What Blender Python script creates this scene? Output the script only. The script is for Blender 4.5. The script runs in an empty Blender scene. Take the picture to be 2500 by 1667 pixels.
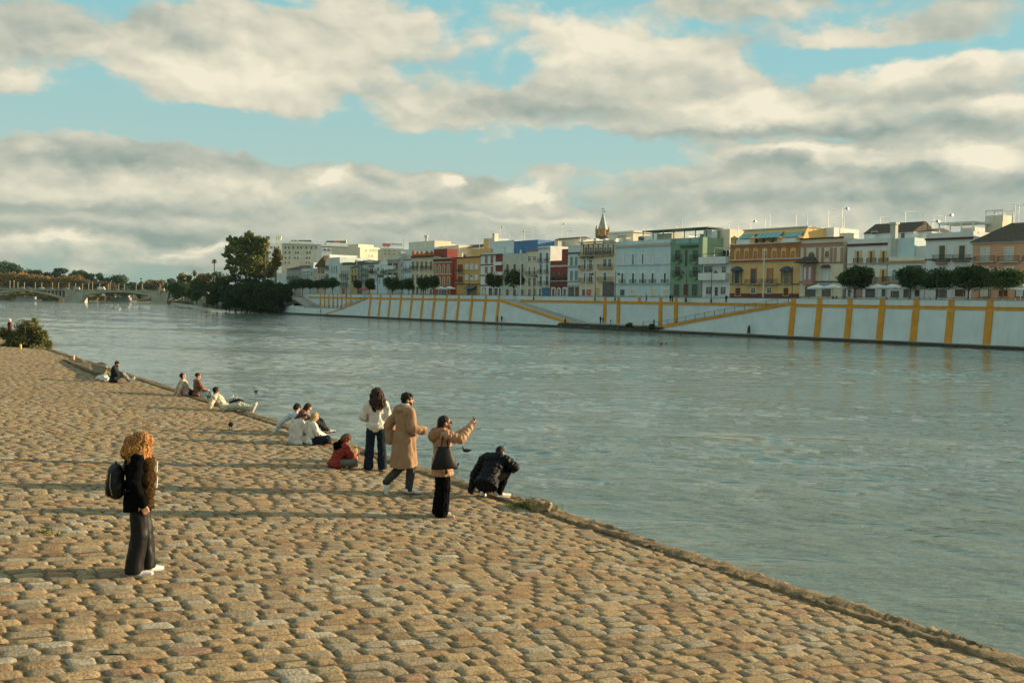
import bpy, bmesh, math, random
import numpy as np
from mathutils import Vector, Matrix
R=math.radians
rnd=random.Random(7)
NP=np.random.default_rng(5)
S=bpy.context.scene
COL=S.collection
# ------------------------------------------------------------------ camera
F=2430.0; CZ=6.1
cam=bpy.data.cameras.new('camera'); camo=bpy.data.objects.new('camera',cam); COL.objects.link(camo)
cam.sensor_width=36; cam.lens=36*F/2500; cam.clip_start=.1; cam.clip_end=20000
PITCH=math.atan(97.5/F); ROLL=.0175
camo.matrix_world=Matrix.Translation((0,0,CZ))@Matrix.Rotation(math.pi/2-PITCH,4,'X')@Matrix.Rotation(ROLL,4,'Z')
S.camera=camo
CM=camo.matrix_world.to_3x3()
def ray(px,py): return (CM@Vector(((px-1250)/F,-(py-833.5)/F,-1))).normalized()
def at_z(px,py,z):
    d=ray(px,py); t=(z-CZ)/d.z; return Vector((0,0,CZ))+d*t
def at_y(px,py,Y):
    d=ray(px,py); return Vector((0,0,CZ))+d*(Y/d.y)
def at_plane(px,py,p0,n):
    d=ray(px,py); o=Vector((0,0,CZ)); return o+d*((p0-o).dot(n)/d.dot(n))
# ------------------------------------------------------------------ tagging
def tag(o,label=None,cat=None,group=None,kind=None):
    if label: o['label']=label
    if cat: o['category']=cat
    if group: o['group']=group
    if kind: o['kind']=kind
    return o
def empty(name,loc=(0,0,0),rz=0,**k):
    o=bpy.data.objects.new(name,None); COL.objects.link(o); o.location=loc; o.rotation_euler=(0,0,rz)
    o.empty_display_size=.3
    return tag(o,**k)
def objm(name,me,mats,parent=None,smooth=False):
    o=bpy.data.objects.new(name,me); COL.objects.link(o)
    for m in (mats if isinstance(mats,(list,tuple)) else [mats]): me.materials.append(m)
    if parent: o.parent=parent
    if smooth: me.polygons.foreach_set('use_smooth',[True]*len(me.polygons))
    return o
def npmesh(name,V,Fc,cols=None,mi=None):
    """V (n,3) ; Fc (m,4) or list of arrays with the same width"""
    me=bpy.data.meshes.new(name)
    V=np.asarray(V,dtype=np.float32)
    if not isinstance(Fc,list): Fc=[Fc]
    Fc=[np.asarray(f,dtype=np.int32) for f in Fc if len(f)]
    nl=sum(f.size for f in Fc); nf=sum(len(f) for f in Fc)
    me.vertices.add(len(V)); me.vertices.foreach_set('co',V.ravel())
    me.loops.add(nl); me.loops.foreach_set('vertex_index',np.concatenate([f.ravel() for f in Fc]))
    me.polygons.add(nf)
    st=[];c=0
    for f in Fc:
        w=f.shape[1]; st.append(np.arange(len(f))*w+c); c+=f.size
    me.polygons.foreach_set('loop_start',np.concatenate(st).astype(np.int32))
    if mi is not None: me.polygons.foreach_set('material_index',np.asarray(mi,dtype=np.int32))
    me.update(calc_edges=True)
    if cols is not None:
        a=me.color_attributes.new('col','FLOAT_COLOR','POINT')
        c4=np.ones((len(V),4),dtype=np.float32); c4[:,:3]=cols; a.data.foreach_set('color',c4.ravel())
    return me
class MB:
    """collects boxes, tubes, prisms, sheets into one mesh"""
    def __init__(s): s.v=[]; s.f=[]; s.m=[]
    def add(s,V,Fs,m=0):
        b=len(s.v); s.v+= [tuple(p) for p in V]; s.f+=[tuple(i+b for i in f) for f in Fs]; s.m+=[m]*len(Fs); return s
    def box(s,x0,x1,y0,y1,z0,z1,m=0):
        V=[(x,y,z) for z in (z0,z1) for y in (y0,y1) for x in (x0,x1)]
        return s.add(V,[(0,2,3,1),(4,5,7,6),(0,1,5,4),(2,6,7,3),(0,4,6,2),(1,3,7,5)],m)
    def hexa(s,P,m=0): # 8 points, bottom 4 then top 4, ccw
        return s.add(P,[(3,2,1,0),(4,5,6,7),(0,1,5,4),(1,2,6,5),(2,3,7,6),(3,0,4,7)],m)
    def prism(s,poly,y0,y1,m=0): # poly in x,z ; extruded along y
        n=len(poly); V=[(x,y0,z) for x,z in poly]+[(x,y1,z) for x,z in poly]
        return s.add(V,[tuple(range(n)),tuple(range(2*n-1,n-1,-1))]+[(i,i+n,(i+1)%n+n,(i+1)%n) for i in range(n)],m)
    def prismz(s,poly,z0,z1,m=0):
        n=len(poly); V=[(x,y,z0) for x,y in poly]+[(x,y,z1) for x,y in poly]
        return s.add(V,[tuple(range(n-1,-1,-1)),tuple(range(n,2*n))]+[(i,(i+1)%n,(i+1)%n+n,i+n) for i in range(n)],m)
    def tube(s,pts,rs,n=6,m=0,cap=True):
        pts=[Vector(p) for p in pts]; 
        if not isinstance(rs,(list,tuple)): rs=[rs]*len(pts)
        V=[];a=None
        for i,p in enumerate(pts):
            d=(pts[min(i+1,len(pts)-1)]-pts[max(i-1,0)]).normalized()
            if a is None: a=d.orthogonal().normalized()
            else: a=(a-d*a.dot(d)).normalized()
            b=d.cross(a)
            for k in range(n):
                t=2*math.pi*k/n; V.append(p+(a*math.cos(t)+b*math.sin(t))*rs[i])
        Fs=[(i*n+k,i*n+(k+1)%n,(i+1)*n+(k+1)%n,(i+1)*n+k) for i in range(len(pts)-1) for k in range(n)]
        if cap: Fs+=[tuple(range(n-1,-1,-1)),tuple(range((len(pts)-1)*n,len(pts)*n))]
        return s.add(V,Fs,m)
    def lathe(s,prof,c=(0,0,0),n=12,m=0):
        V=[(c[0]+r*math.cos(2*math.pi*k/n),c[1]+r*math.sin(2*math.pi*k/n),c[2]+z) for r,z in prof for k in range(n)]
        Fs=[(i*n+k,i*n+(k+1)%n,(i+1)*n+(k+1)%n,(i+1)*n+k) for i in range(len(prof)-1) for k in range(n)]
        Fs+=[tuple(range(n-1,-1,-1)),tuple(range((len(prof)-1)*n,len(prof)*n))]
        return s.add(V,Fs,m)
    def build(s,name,mats,parent=None,smooth=False):
        me=bpy.data.meshes.new(name); me.from_pydata(s.v,[],s.f)
        me.polygons.foreach_set('material_index',s.m); me.update()
        return objm(name,me,mats,parent,smooth)
# ------------------------------------------------------------------ materials
def newmat(name):
    m=bpy.data.materials.new(name); m.use_nodes=True; nt=m.node_tree; b=nt.nodes['Principled BSDF']; return m,nt,b
def N(nt,t,**k):
    n=nt.nodes.new(t)
    for a,v in k.items(): setattr(n,a,v)
    return n
def L(nt,a,b): nt.links.new(a,b)
_mc={}
def mat(name,col,rough=.8,var=.12,scale=1.5,bump=0,metal=0,bscale=None,spec=.3,dirt=0,dcol=(.12,.11,.09),coord='Object'):
    if name in _mc: return _mc[name]
    m,nt,b=newmat(name)
    b.inputs['Roughness'].default_value=rough; b.inputs['Metallic'].default_value=metal
    b.inputs['Specular IOR Level'].default_value=spec
    tc=N(nt,'ShaderNodeTexCoord')
    nz=N(nt,'ShaderNodeTexNoise'); nz.inputs['Scale'].default_value=scale; nz.inputs['Detail'].default_value=5
    L(nt,tc.outputs[coord],nz.inputs['Vector'])
    mr=N(nt,'ShaderNodeMapRange'); mr.inputs[1].default_value=.3; mr.inputs[2].default_value=.7
    mr.inputs[3].default_value=1-var; mr.inputs[4].default_value=1+var
    L(nt,nz.outputs[0],mr.inputs[0])
    mx=N(nt,'ShaderNodeVectorMath',operation='SCALE'); mx.inputs[0].default_value=col
    L(nt,mr.outputs[0],mx.inputs['Scale']); out=mx.outputs[0]
    if dirt>0:
        mp=N(nt,'ShaderNodeMapping'); mp.inputs['Scale'].default_value=(1.3,1.3,.16); L(nt,tc.outputs['Object'],mp.inputs[0])
        n2=N(nt,'ShaderNodeTexNoise'); n2.inputs['Scale'].default_value=1.1; n2.inputs['Detail'].default_value=6; L(nt,mp.outputs[0],n2.inputs['Vector'])
        r2=N(nt,'ShaderNodeMapRange'); r2.inputs[1].default_value=.52; r2.inputs[2].default_value=.8; r2.inputs[4].default_value=dirt; L(nt,n2.outputs[0],r2.inputs[0])
        mm=N(nt,'ShaderNodeMix',data_type='RGBA'); L(nt,r2.outputs[0],mm.inputs[0]); L(nt,out,mm.inputs[6]); mm.inputs[7].default_value=(*dcol,1); out=mm.outputs[2]
    L(nt,out,b.inputs['Base Color'])
    if bump:
        n3=N(nt,'ShaderNodeTexNoise'); n3.inputs['Scale'].default_value=bscale or scale*8; n3.inputs['Detail'].default_value=6
        L(nt,tc.outputs[coord],n3.inputs['Vector'])
        bp=N(nt,'ShaderNodeBump'); bp.inputs['Strength'].default_value=bump; bp.inputs['Distance'].default_value=.02
        L(nt,n3.outputs[0],bp.inputs['Height']); L(nt,bp.outputs[0],b.inputs['Normal'])
    _mc[name]=m; return m
def vcmat(name,rough=.9,bump=.0,bscale=60,mul=None,var=.15,scale=25,trans=0,spec=.25,bdist=.01):
    m,nt,b=newmat(name); at=N(nt,'ShaderNodeAttribute',attribute_name='col')
    tc=N(nt,'ShaderNodeTexCoord')
    nz=N(nt,'ShaderNodeTexNoise'); nz.inputs['Scale'].default_value=scale; nz.inputs['Detail'].default_value=4; L(nt,tc.outputs['Object'],nz.inputs['Vector'])
    mr=N(nt,'ShaderNodeMapRange'); mr.inputs[1].default_value=.3; mr.inputs[2].default_value=.7; mr.inputs[3].default_value=1-var; mr.inputs[4].default_value=1+var
    L(nt,nz.outputs[0],mr.inputs[0])
    mx=N(nt,'ShaderNodeVectorMath',operation='SCALE'); L(nt,at.outputs['Color'],mx.inputs[0]); L(nt,mr.outputs[0],mx.inputs['Scale'])
    L(nt,mx.outputs[0],b.inputs['Base Color']); b.inputs['Roughness'].default_value=rough; b.inputs['Specular IOR Level'].default_value=spec
    if bump:
        n3=N(nt,'ShaderNodeTexNoise'); n3.inputs['Scale'].default_value=bscale; n3.inputs['Detail'].default_value=5; L(nt,tc.outputs['Object'],n3.inputs['Vector'])
        bp=N(nt,'ShaderNodeBump'); bp.inputs['Strength'].default_value=bump; bp.inputs['Distance'].default_value=bdist
        L(nt,n3.outputs[0],bp.inputs['Height']); L(nt,bp.outputs[0],b.inputs['Normal'])
    if trans:
        tr=N(nt,'ShaderNodeBsdfTranslucent'); L(nt,mx.outputs[0],tr.inputs[0]); ms=N(nt,'ShaderNodeMixShader'); ms.inputs[0].default_value=trans
        L(nt,b.outputs[0],ms.inputs[1]); L(nt,tr.outputs[0],ms.inputs[2]); L(nt,ms.outputs[0],nt.nodes['Material Output'].inputs[0])
    return m
# ------------------------------------------------------------------ frames of the two banks
ZT=7.6                                   # top of the far retaining wall above the water
WA=at_z(2500,856,0); WB=at_z(700,766.5,0)
UX=(WA-WB); UX.z=0; UX.normalize()       # along the wall, to the right
UY=Vector((-UX.y,UX.x,0))                # inland on the far side
W0=WA.copy(); PHI=math.atan2(UX.y,UX.x)
W0=W0+UY*1.9                             # toe ledge and batter lie in front of the parapet line
def far(s,y,z): return W0+UX*s+UY*y+Vector((0,0,z))
def FP(px,py,off=0):
    """pixel on the vertical plane 'off' metres behind the wall parapet -> (s,z)"""
    p=at_plane(px,py,W0+UY*off,UY); q=p-W0; return q.dot(UX),p.z
STREET=6.6
# near quay: plane that rises inland from its edge
EA=at_z(2500,1605,2.45); EB=at_z(522,978,2.45)
EX=(EB-EA); EX.z=0; EX.normalize(); EN=Vector((-EX.y,EX.x,0))  # EN: inland
if EN.x>0: EN=-EN
SL=.065; E0=EA.copy()
QN=Vector((-EN.x*SL,-EN.y*SL,1)).normalized()
def qz(x,y):
    m=(Vector((x,y,0))-Vector((E0.x,E0.y,0))).dot(EN); return 2.45+SL*m
def quay(px,py): return at_plane(px,py,Vector((E0.x,E0.y,2.45)),QN)
# ------------------------------------------------------------------ light
EXPO=1.1
HAZE=.00004
S.view_settings.view_transform='Standard'; S.view_settings.look='None'; S.view_settings.gamma=1; S.view_settings.exposure=EXPO
SUN_EL=R(10.5); SUN_DIR=Vector((.955*math.cos(SUN_EL),.297*math.cos(SUN_EL),math.sin(SUN_EL))).normalized()
sl=bpy.data.lights.new('sun','SUN'); sl.energy=4.7; sl.angle=R(.5); sl.color=(1,.75,.45)
so=bpy.data.objects.new('sun',sl); COL.objects.link(so); so.rotation_euler=SUN_DIR.to_track_quat('Z','Y').to_euler(); so.location=(30,10,40)
w=bpy.data.worlds.new('World'); S.world=w; w.use_nodes=True; nt=w.node_tree; nt.nodes.clear()
EX_K=1/2**EXPO
tc=N(nt,'ShaderNodeTexCoord'); sep=N(nt,'ShaderNodeSeparateXYZ'); L(nt,tc.outputs['Generated'],sep.inputs[0])
def M(op,a,b=None,c=None,clamp=False):
    n=N(nt,'ShaderNodeMath',operation=op); n.use_clamp=clamp
    for i,v in enumerate((a,b,c)):
        if v is None: continue
        if isinstance(v,(int,float)): n.inputs[i].default_value=v
        else: L(nt,v,n.inputs[i])
    return n.outputs[0]
AZ=M('ARCTAN2',sep.outputs[0],sep.outputs[1]); EL=M('ARCSINE',sep.outputs[2])
cmb=N(nt,'ShaderNodeCombineXYZ'); L(nt,AZ,cmb.inputs[0]); L(nt,EL,cmb.inputs[1]); P=cmb.outputs[0]
# warp for ragged borders
def noise(vec,sc,det=6,rough=.55,off=(0,0,0),out=0,dist=0):
    mp=N(nt,'ShaderNodeMapping'); mp.inputs['Scale'].default_value=sc; mp.inputs['Location'].default_value=off; L(nt,vec,mp.inputs[0])
    n=N(nt,'ShaderNodeTexNoise'); n.inputs['Scale'].default_value=1; n.inputs['Detail'].default_value=det; n.inputs['Roughness'].default_value=rough; n.inputs['Distortion'].default_value=dist
    L(nt,mp.outputs[0],n.inputs['Vector']); return n.outputs[out]
wn=noise(P,(8,14,1),6,.6,(3.1,1.7,0),1)
v1=N(nt,'ShaderNodeVectorMath',operation='SUBTRACT'); L(nt,wn,v1.inputs[0]); v1.inputs[1].default_value=(.5,.5,.5)
v2=N(nt,'ShaderNodeVectorMath',operation='MULTIPLY'); L(nt,v1.outputs[0],v2.inputs[0]); v2.inputs[1].default_value=(.11,.065,0)
v3=N(nt,'ShaderNodeVectorMath',operation='ADD'); L(nt,P,v3.inputs[0]); L(nt,v2.outputs[0],v3.inputs[1]); PW=v3.outputs[0]
bg=bpy.data.node_groups.new('blob','ShaderNodeTree')
for nm,ty,io in (('P','NodeSocketVector','INPUT'),('C','NodeSocketVector','INPUT'),('S','NodeSocketVector','INPUT'),('A','NodeSocketFloat','INPUT'),('In','NodeSocketFloat','INPUT'),('Out','NodeSocketFloat','OUTPUT')):
    bg.interface.new_socket(nm,in_out=io,socket_type=ty)
gi=bg.nodes.new('NodeGroupInput'); go=bg.nodes.new('NodeGroupOutput')
a=bg.nodes.new('ShaderNodeVectorMath'); a.operation='SUBTRACT'; bg.links.new(gi.outputs[0],a.inputs[0]); bg.links.new(gi.outputs[1],a.inputs[1])
b=bg.nodes.new('ShaderNodeVectorMath'); b.operation='MULTIPLY'; bg.links.new(a.outputs[0],b.inputs[0]); bg.links.new(gi.outputs[2],b.inputs[1])
c=bg.nodes.new('ShaderNodeVectorMath'); c.operation='DOT_PRODUCT'; bg.links.new(b.outputs[0],c.inputs[0]); bg.links.new(b.outputs[0],c.inputs[1])
d=bg.nodes.new('ShaderNodeMath'); d.operation='POWER'; d.inputs[0].default_value=.36788; bg.links.new(c.outputs['Value'],d.inputs[1])
e=bg.nodes.new('ShaderNodeMath'); e.operation='MULTIPLY_ADD'; bg.links.new(d.outputs[0],e.inputs[0]); bg.links.new(gi.outputs[3],e.inputs[1]); bg.links.new(gi.outputs[4],e.inputs[2])
bg.links.new(e.outputs[0],go.inputs[0])
def blobs(lst,start,vec):
    cur=start
    for (px,py,rx,ry,amp) in lst:
        r=ray(px,py); az=math.atan2(r.x,r.y); el=math.asin(r.z)
        g=N(nt,'ShaderNodeGroup'); g.node_tree=bg; L(nt,vec,g.inputs[0])
        g.inputs[1].default_value=(az,el,0); g.inputs[2].default_value=(F/rx,F/ry,0); g.inputs[3].default_value=amp
        L(nt,cur,g.inputs[4]); cur=g.outputs[0]
    return cur
# cloud cover (pixel positions of the cloud masses in the photograph, turned into directions)
cover=[
 # upper left mass and its ragged right side
 (560,150,300,90,.95),(400,70,190,45,.6),(860,90,240,95,.95),(1000,40,150,50,.6),(640,225,230,40,.75),(430,215,130,30,.5),(60,60,150,60,.75),(30,120,160,45,.7),(170,130,80,25,.4),(30,210,110,32,.9),
 (1120,60,60,50,-.5),(230,30,60,40,-.3),(190,220,80,60,-.6),
 # central mass
 (1400,80,180,60,.8),(1330,130,150,45,.6),(1560,150,200,60,.85),(1500,230,330,55,1.0),(1180,250,200,45,.8),(1750,240,160,40,.7),(1900,290,240,42,.95),(1700,310,260,35,.7),(1400,300,200,30,.6),(1790,130,100,25,.5),(1050,280,80,25,.5),
 # right
 (2080,85,120,28,.8),(2350,45,240,32,.85),(1960,18,220,20,.75),(1650,15,150,25,.6),(2280,75,90,20,.5),(2230,185,140,38,.85),(2420,150,150,50,.9),(2300,240,220,32,.7),(2440,275,120,28,.8),(2330,335,260,35,.8),(2130,320,150,25,.6),
 # low cumulus line, left to right
 (60,370,110,30,.7),(280,400,230,50,1.0),(100,440,230,60,.9),(620,410,190,45,.9),(800,440,220,35,.8),(1010,430,130,32,.9),(1130,450,90,28,.7),(1300,470,110,30,.85),(480,470,300,40,.7),
 (1820,410,170,45,.9),(2000,395,180,38,.85),(2200,420,250,45,.9),(2430,400,150,35,.7),(1700,440,120,30,.5),(1560,470,160,20,.3),(1400,435,150,12,.5),(1230,425,100,10,.3),(900,385,160,14,-.4),(420,345,200,12,-.3),(2350,480,400,50,.8),(1950,480,300,40,.7),
 (700,350,90,12,.5),(770,290,60,10,.4),(880,230,80,10,.4),(300,300,120,14,.4),(560,345,90,8,.35),(750,340,50,9,.35),
 # even grey layer over the horizon
 (300,540,700,50,.85),(900,530,600,42,.85),(1500,545,600,38,.7),(2200,550,700,50,.7),(350,620,900,60,.8),(1400,620,900,50,.6),(2300,640,800,60,.5),
 # gaps of clear sky
 (620,320,420,34,-.75),(1150,365,260,34,-.65),(1480,385,240,18,-.35),(700,20,120,14,-.5),(480,10,140,22,-.5),(1450,395,260,20,-.5),(330,310,160,25,-.4),(1420,370,150,20,-.3),(1990,150,130,28,-.6),(1960,220,40,30,-.3),(2080,250,60,20,-.35),(2250,110,120,16,-.4),(2000,350,120,10,-.3)]
nA=noise(P,(6,10,1),7,.5,(1.3,4.2,0),0,.1)
st=M('MULTIPLY_ADD',nA,2.6,-1.42)
# away from the photographed part of the sky: scattered cloud
def vor(vec,sc,off):
    mp=N(nt,'ShaderNodeMapping'); mp.inputs['Scale'].default_value=sc; mp.inputs['Location'].default_value=off; L(nt,vec,mp.inputs[0])
    n=N(nt,'ShaderNodeTexVoronoi',feature='F1'); n.inputs['Scale'].default_value=1; n.inputs['Detail'].default_value=2.0; n.inputs['Roughness'].default_value=.55; n.inputs['Lacunarity'].default_value=2.2; n.normalize=True
    L(nt,mp.outputs[0],n.inputs['Vector']); return M('SUBTRACT',1,n.outputs['Distance'])
nW=noise(P,(22,34,1),5,.6,(5.2,9.1,0),0,.3)
vA=vor(PW,(13,22,1),(2,7,0))
st=M('ADD',st,M('MULTIPLY_ADD',nW,1.3,-.65)); st=M('ADD',st,M('MULTIPLY_ADD',vA,1.7,-1.12))
D=blobs(cover,st,PW)
inv=M('MULTIPLY',M('SMOOTH_MIN',M('ABSOLUTE',AZ),3,.1),1)
mo=N(nt,'ShaderNodeMapRange'); L(nt,inv,mo.inputs[0]); mo.inputs[1].default_value=.55; mo.inputs[2].default_value=.9; mo.inputs[4].default_value=.35
mt=N(nt,'ShaderNodeMapRange'); L(nt,EL,mt.inputs[0]); mt.inputs[1].default_value=.36; mt.inputs[2].default_value=.7; mt.inputs[4].default_value=.25
D=M('ADD',M('ADD',D,mo.outputs[0]),mt.outputs[0])
cov=N(nt,'ShaderNodeMapRange',interpolation_type='SMOOTHSTEP'); L(nt,D,cov.inputs[0]); cov.inputs[1].default_value=0; cov.inputs[2].default_value=.72
# light on the clouds: relief toward the sun plus broad lit and dark masses
v4=N(nt,'ShaderNodeVectorMath',operation='ADD'); L(nt,P,v4.inputs[0]); v4.inputs[1].default_value=(.006,.010,0)
nB=noise(v4.outputs[0],(6,10,1),7,.5,(1.3,4.2,0),0,.1)
v5=N(nt,'ShaderNodeVectorMath',operation='ADD'); L(nt,PW,v5.inputs[0]); v5.inputs[1].default_value=(.007,.009,0)
vB=vor(v5.outputs[0],(13,22,1),(2,7,0))
rel=M('ADD',M('MULTIPLY',M('SUBTRACT',nA,nB),1.7),M('MULTIPLY',M('SUBTRACT',vA,vB),.75))
lit=[(560,190,260,55,.22),(590,255,180,20,.1),(900,60,200,60,.14),(480,130,200,30,.12),(330,60,90,30,-.1),(60,60,160,60,-.10),(30,140,150,30,-.12),(40,200,90,20,.18),
 (1400,70,200,50,.2),(1480,140,240,40,.2),(1900,290,200,24,.3),(1750,250,150,20,.25),(1180,245,170,28,-.28),(1350,280,220,18,-.15),(1050,250,60,30,.15),(1650,330,220,14,-.2),(1850,335,220,14,-.2),
 (2080,80,110,25,.15),(2430,130,120,25,.3),(2330,165,70,16,-.25),(2200,170,70,22,.25),(2300,235,200,20,-.2),(2460,262,80,18,.4),(2330,345,260,25,-.28),(2130,320,150,22,-.15),
 (90,360,60,10,.2),(100,440,130,35,.16),(270,395,200,38,-.3),(620,400,160,28,-.22),(330,455,150,14,.14),(560,450,140,12,.12),(700,440,100,16,.1),(820,428,30,14,.4),(950,420,60,14,.12),(1075,432,35,14,.5),(1290,462,50,14,.55),(1330,482,50,10,.4),(1140,455,60,20,-.2),(1180,430,40,12,-.2),
 (1820,425,140,20,-.25),(1960,380,120,10,.35),(2110,395,100,10,.25),(2050,430,200,20,-.12),(2370,395,60,16,.35),(2400,420,60,16,.3),(2250,420,120,18,-.15),(2300,480,400,25,-.28),(1900,490,300,20,-.2),
 (250,500,500,16,-.25),(900,500,300,16,-.18),(400,570,600,16,-.3),(1000,560,400,14,-.15),(180,600,90,12,.3),(100,598,60,8,.15),(500,600,60,7,.3),(420,612,60,6,.2),(1180,530,160,10,.15),(900,535,100,8,.12),(1700,530,500,20,-.08),(1600,560,300,14,.12),(1400,540,80,8,.15),
 (300,655,900,14,-.3),(1200,600,500,16,-.1),(2300,570,500,30,-.15),(300,690,200,8,.3)]
lt=blobs([(x,y,rx*1.1,ry*1.15,am*(1.45 if am>0 else .85)) for x,y,rx,ry,am in lit],M('ADD',rel,.62),PW)
lv=N(nt,'ShaderNodeClamp'); L(nt,lt,lv.inputs[0])
cr=N(nt,'ShaderNodeValToRGB'); L(nt,lv.outputs[0],cr.inputs[0])
e=cr.color_ramp.elements
def lin(c): return tuple(((v/255)/12.92 if v/255<=.04045 else ((v/255+.055)/1.055)**2.4) for v in c)+(1,)
e[0].position=0; e[0].color=lin((122,143,136)); e[1].position=1; e[1].color=lin((249,239,213))
for p_,c_ in ((.25,(150,165,155)),(.5,(186,191,176)),(.72,(216,213,192))):
    x=e.new(p_); x.color=lin(c_)
# clear sky: physical sky tinted toward the teal of the photograph
sky=N(nt,'ShaderNodeTexSky',sky_type='NISHITA'); sky.sun_disc=False; sky.sun_elevation=SUN_EL; sky.sun_rotation=math.atan2(SUN_DIR.x,SUN_DIR.y); sky.air_density=1; sky.dust_density=1
bgN=N(nt,'ShaderNodeBackground'); L(nt,sky.outputs[0],bgN.inputs[0]); bgN.inputs[1].default_value=.05
g2=N(nt,'ShaderNodeMapRange'); L(nt,EL,g2.inputs[0]); g2.inputs[1].default_value=0; g2.inputs[2].default_value=.4
cs=N(nt,'ShaderNodeValToRGB'); L(nt,g2.outputs[0],cs.inputs[0]); q=cs.color_ramp.elements
q[0].color=lin((150,172,160)); q[1].position=1; q[1].color=lin((138,198,206))
x=q.new(.3); x.color=lin((176,206,198)); x=q.new(.62); x.color=lin((148,204,210))
mxc=N(nt,'ShaderNodeMix',data_type='RGBA'); L(nt,cov.outputs[0],mxc.inputs[0]); L(nt,cs.outputs[0],mxc.inputs[6]); L(nt,cr.outputs[0],mxc.inputs[7])
bgC=N(nt,'ShaderNodeBackground'); L(nt,mxc.outputs[2],bgC.inputs[0]); bgC.inputs[1].default_value=EX_K*1.0
ad=N(nt,'ShaderNodeMixShader'); ad.inputs[0].default_value=.93; L(nt,bgN.outputs[0],ad.inputs[1]); L(nt,bgC.outputs[0],ad.inputs[2])
wo=N(nt,'ShaderNodeOutputWorld'); L(nt,ad.outputs[0],wo.inputs[0])
S.cycles.max_bounces=5; S.cycles.diffuse_bounces=2; S.cycles.glossy_bounces=3; S.cycles.transmission_bounces=2; S.cycles.volume_bounces=0
w.cycles.sampling_method='MANUAL'; w.cycles.sample_map_resolution=512
# ------------------------------------------------------------------ river
m,nt,b=newmat('river_water')
b.inputs['Base Color'].default_value=(.16,.19,.145,1); b.inputs['Roughness'].default_value=.03; b.inputs['IOR'].default_value=1.7
tc=N(nt,'ShaderNodeTexCoord')
def wv(sc,rot,det,rough):
    mp=N(nt,'ShaderNodeMapping'); mp.inputs['Scale'].default_value=sc; mp.inputs['Rotation'].default_value=(0,0,rot); L(nt,tc.outputs['Object'],mp.inputs[0])
    n=N(nt,'ShaderNodeTexNoise'); n.inputs['Scale'].default_value=1; n.inputs['Detail'].default_value=det; n.inputs['Roughness'].default_value=rough; n.inputs['Distortion'].default_value=.4
    L(nt,mp.outputs[0],n.inputs['Vector']); return n.outputs[0]
def mth(op,a,b_,c=None):
    n=N(nt,'ShaderNodeMath',operation=op)
    for i,v in enumerate((a,b_,c)):
        if v is None: continue
        if isinstance(v,(int,float)): n.inputs[i].default_value=v
        else: L(nt,v,n.inputs[i])
    return n.outputs[0]
n1=wv((.55,1.5,1),R(-12),3,.5); n2=wv((2.2,5.5,1),R(9),4,.6); n3=wv((.16,.5,1),R(-5),2,.5)
patch=wv((.02,.05,1),R(10),3,.6)
pr=N(nt,'ShaderNodeMapRange'); L(nt,patch,pr.inputs[0]); pr.inputs[1].default_value=.38; pr.inputs[2].default_value=.62; pr.inputs[3].default_value=.45; pr.inputs[4].default_value=1.25
h=mth('ADD',mth('MULTIPLY',n1,.06),mth('ADD',mth('MULTIPLY',n2,.06),mth('MULTIPLY',n3,.06)))
p2_=wv((.13,.42,1),R(6),4,.6); pr2=N(nt,'ShaderNodeMapRange'); L(nt,p2_,pr2.inputs[0]); pr2.inputs[1].default_value=.38; pr2.inputs[2].default_value=.64; pr2.inputs[3].default_value=.35; pr2.inputs[4].default_value=1.5
h=mth('MULTIPLY',mth('MULTIPLY',h,pr.outputs[0]),pr2.outputs[0])
bp=N(nt,'ShaderNodeBump'); bp.inputs['Strength'].default_value=1; bp.inputs['Distance'].default_value=1; L(nt,h,bp.inputs['Height']); L(nt,bp.outputs[0],b.inputs['Normal'])
def build_river():
    g=np.random.default_rng(21)
    r=[8.5]
    while r[-1]<470: r.append(r[-1]+min(max(.075,.0026*r[-1]),.75))
    r=np.array(r); A=np.linspace(-.66,.62,430); RR,AA=np.meshgrid(r,A,indexing='ij')
    X=RR*np.sin(AA); Y=RR*np.cos(AA); Z=np.zeros_like(X)
    sp=np.minimum(np.maximum(.075,.0026*RR),.75)
    # calmer and rougher patches
    patch=np.zeros_like(X)
    for i in range(9):
        k=2*math.pi/g.uniform(25,90); t=g.uniform(-.5,.5)+1.2; patch+=np.sin(k*(X*math.cos(t)*.6+Y*math.sin(t)*1.6)+g.uniform(0,6.3)+1.5*np.sin(X*.02+i))
    patch=np.clip(.8+.22*patch,.25,1.5)
    for i in range(56):
        lam=math.exp(g.uniform(math.log(.35),math.log(3.2))); k=2*math.pi/lam; t=R(62)+g.normal()*.55
        a=.018/k*(1.25 if lam<2 else .9); ph=g.uniform(0,6.3)
        f=np.clip((lam/sp-2.5)/2,0,1)
        w1=.35*lam*np.sin(X*.21+Y*.13+i*2.1)
        Z+=a*f*np.sin(k*(X*math.cos(t)+Y*math.sin(t)+w1)+ph)
    Z=Z*patch*(.55+.45*np.clip((RR-20)/70,0,1))*np.clip((470-RR)/60,0,1)
    Z[-1]=-.3;
    V=np.stack([X,Y,Z],-1).reshape(-1,3); n=len(A)
    a=np.arange(len(r)-1)[:,None]*n+np.arange(n-1)[None,:]; Fc=np.stack([a,a+1,a+n+1,a+n],-1).reshape(-1,4)
    V2=np.array([(-8000,-600,-.3),(8000,-600,-.3),(8000,12000,-.3),(-8000,12000,-.3)])
    F2=np.array([[0,1,2,3]])+len(V)
    me=npmesh('river',np.concatenate([V,V2]),np.concatenate([Fc[:,::-1],F2])); return objm('river',me,m,smooth=True)
river=build_river(); tag(river,kind='structure')
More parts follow.
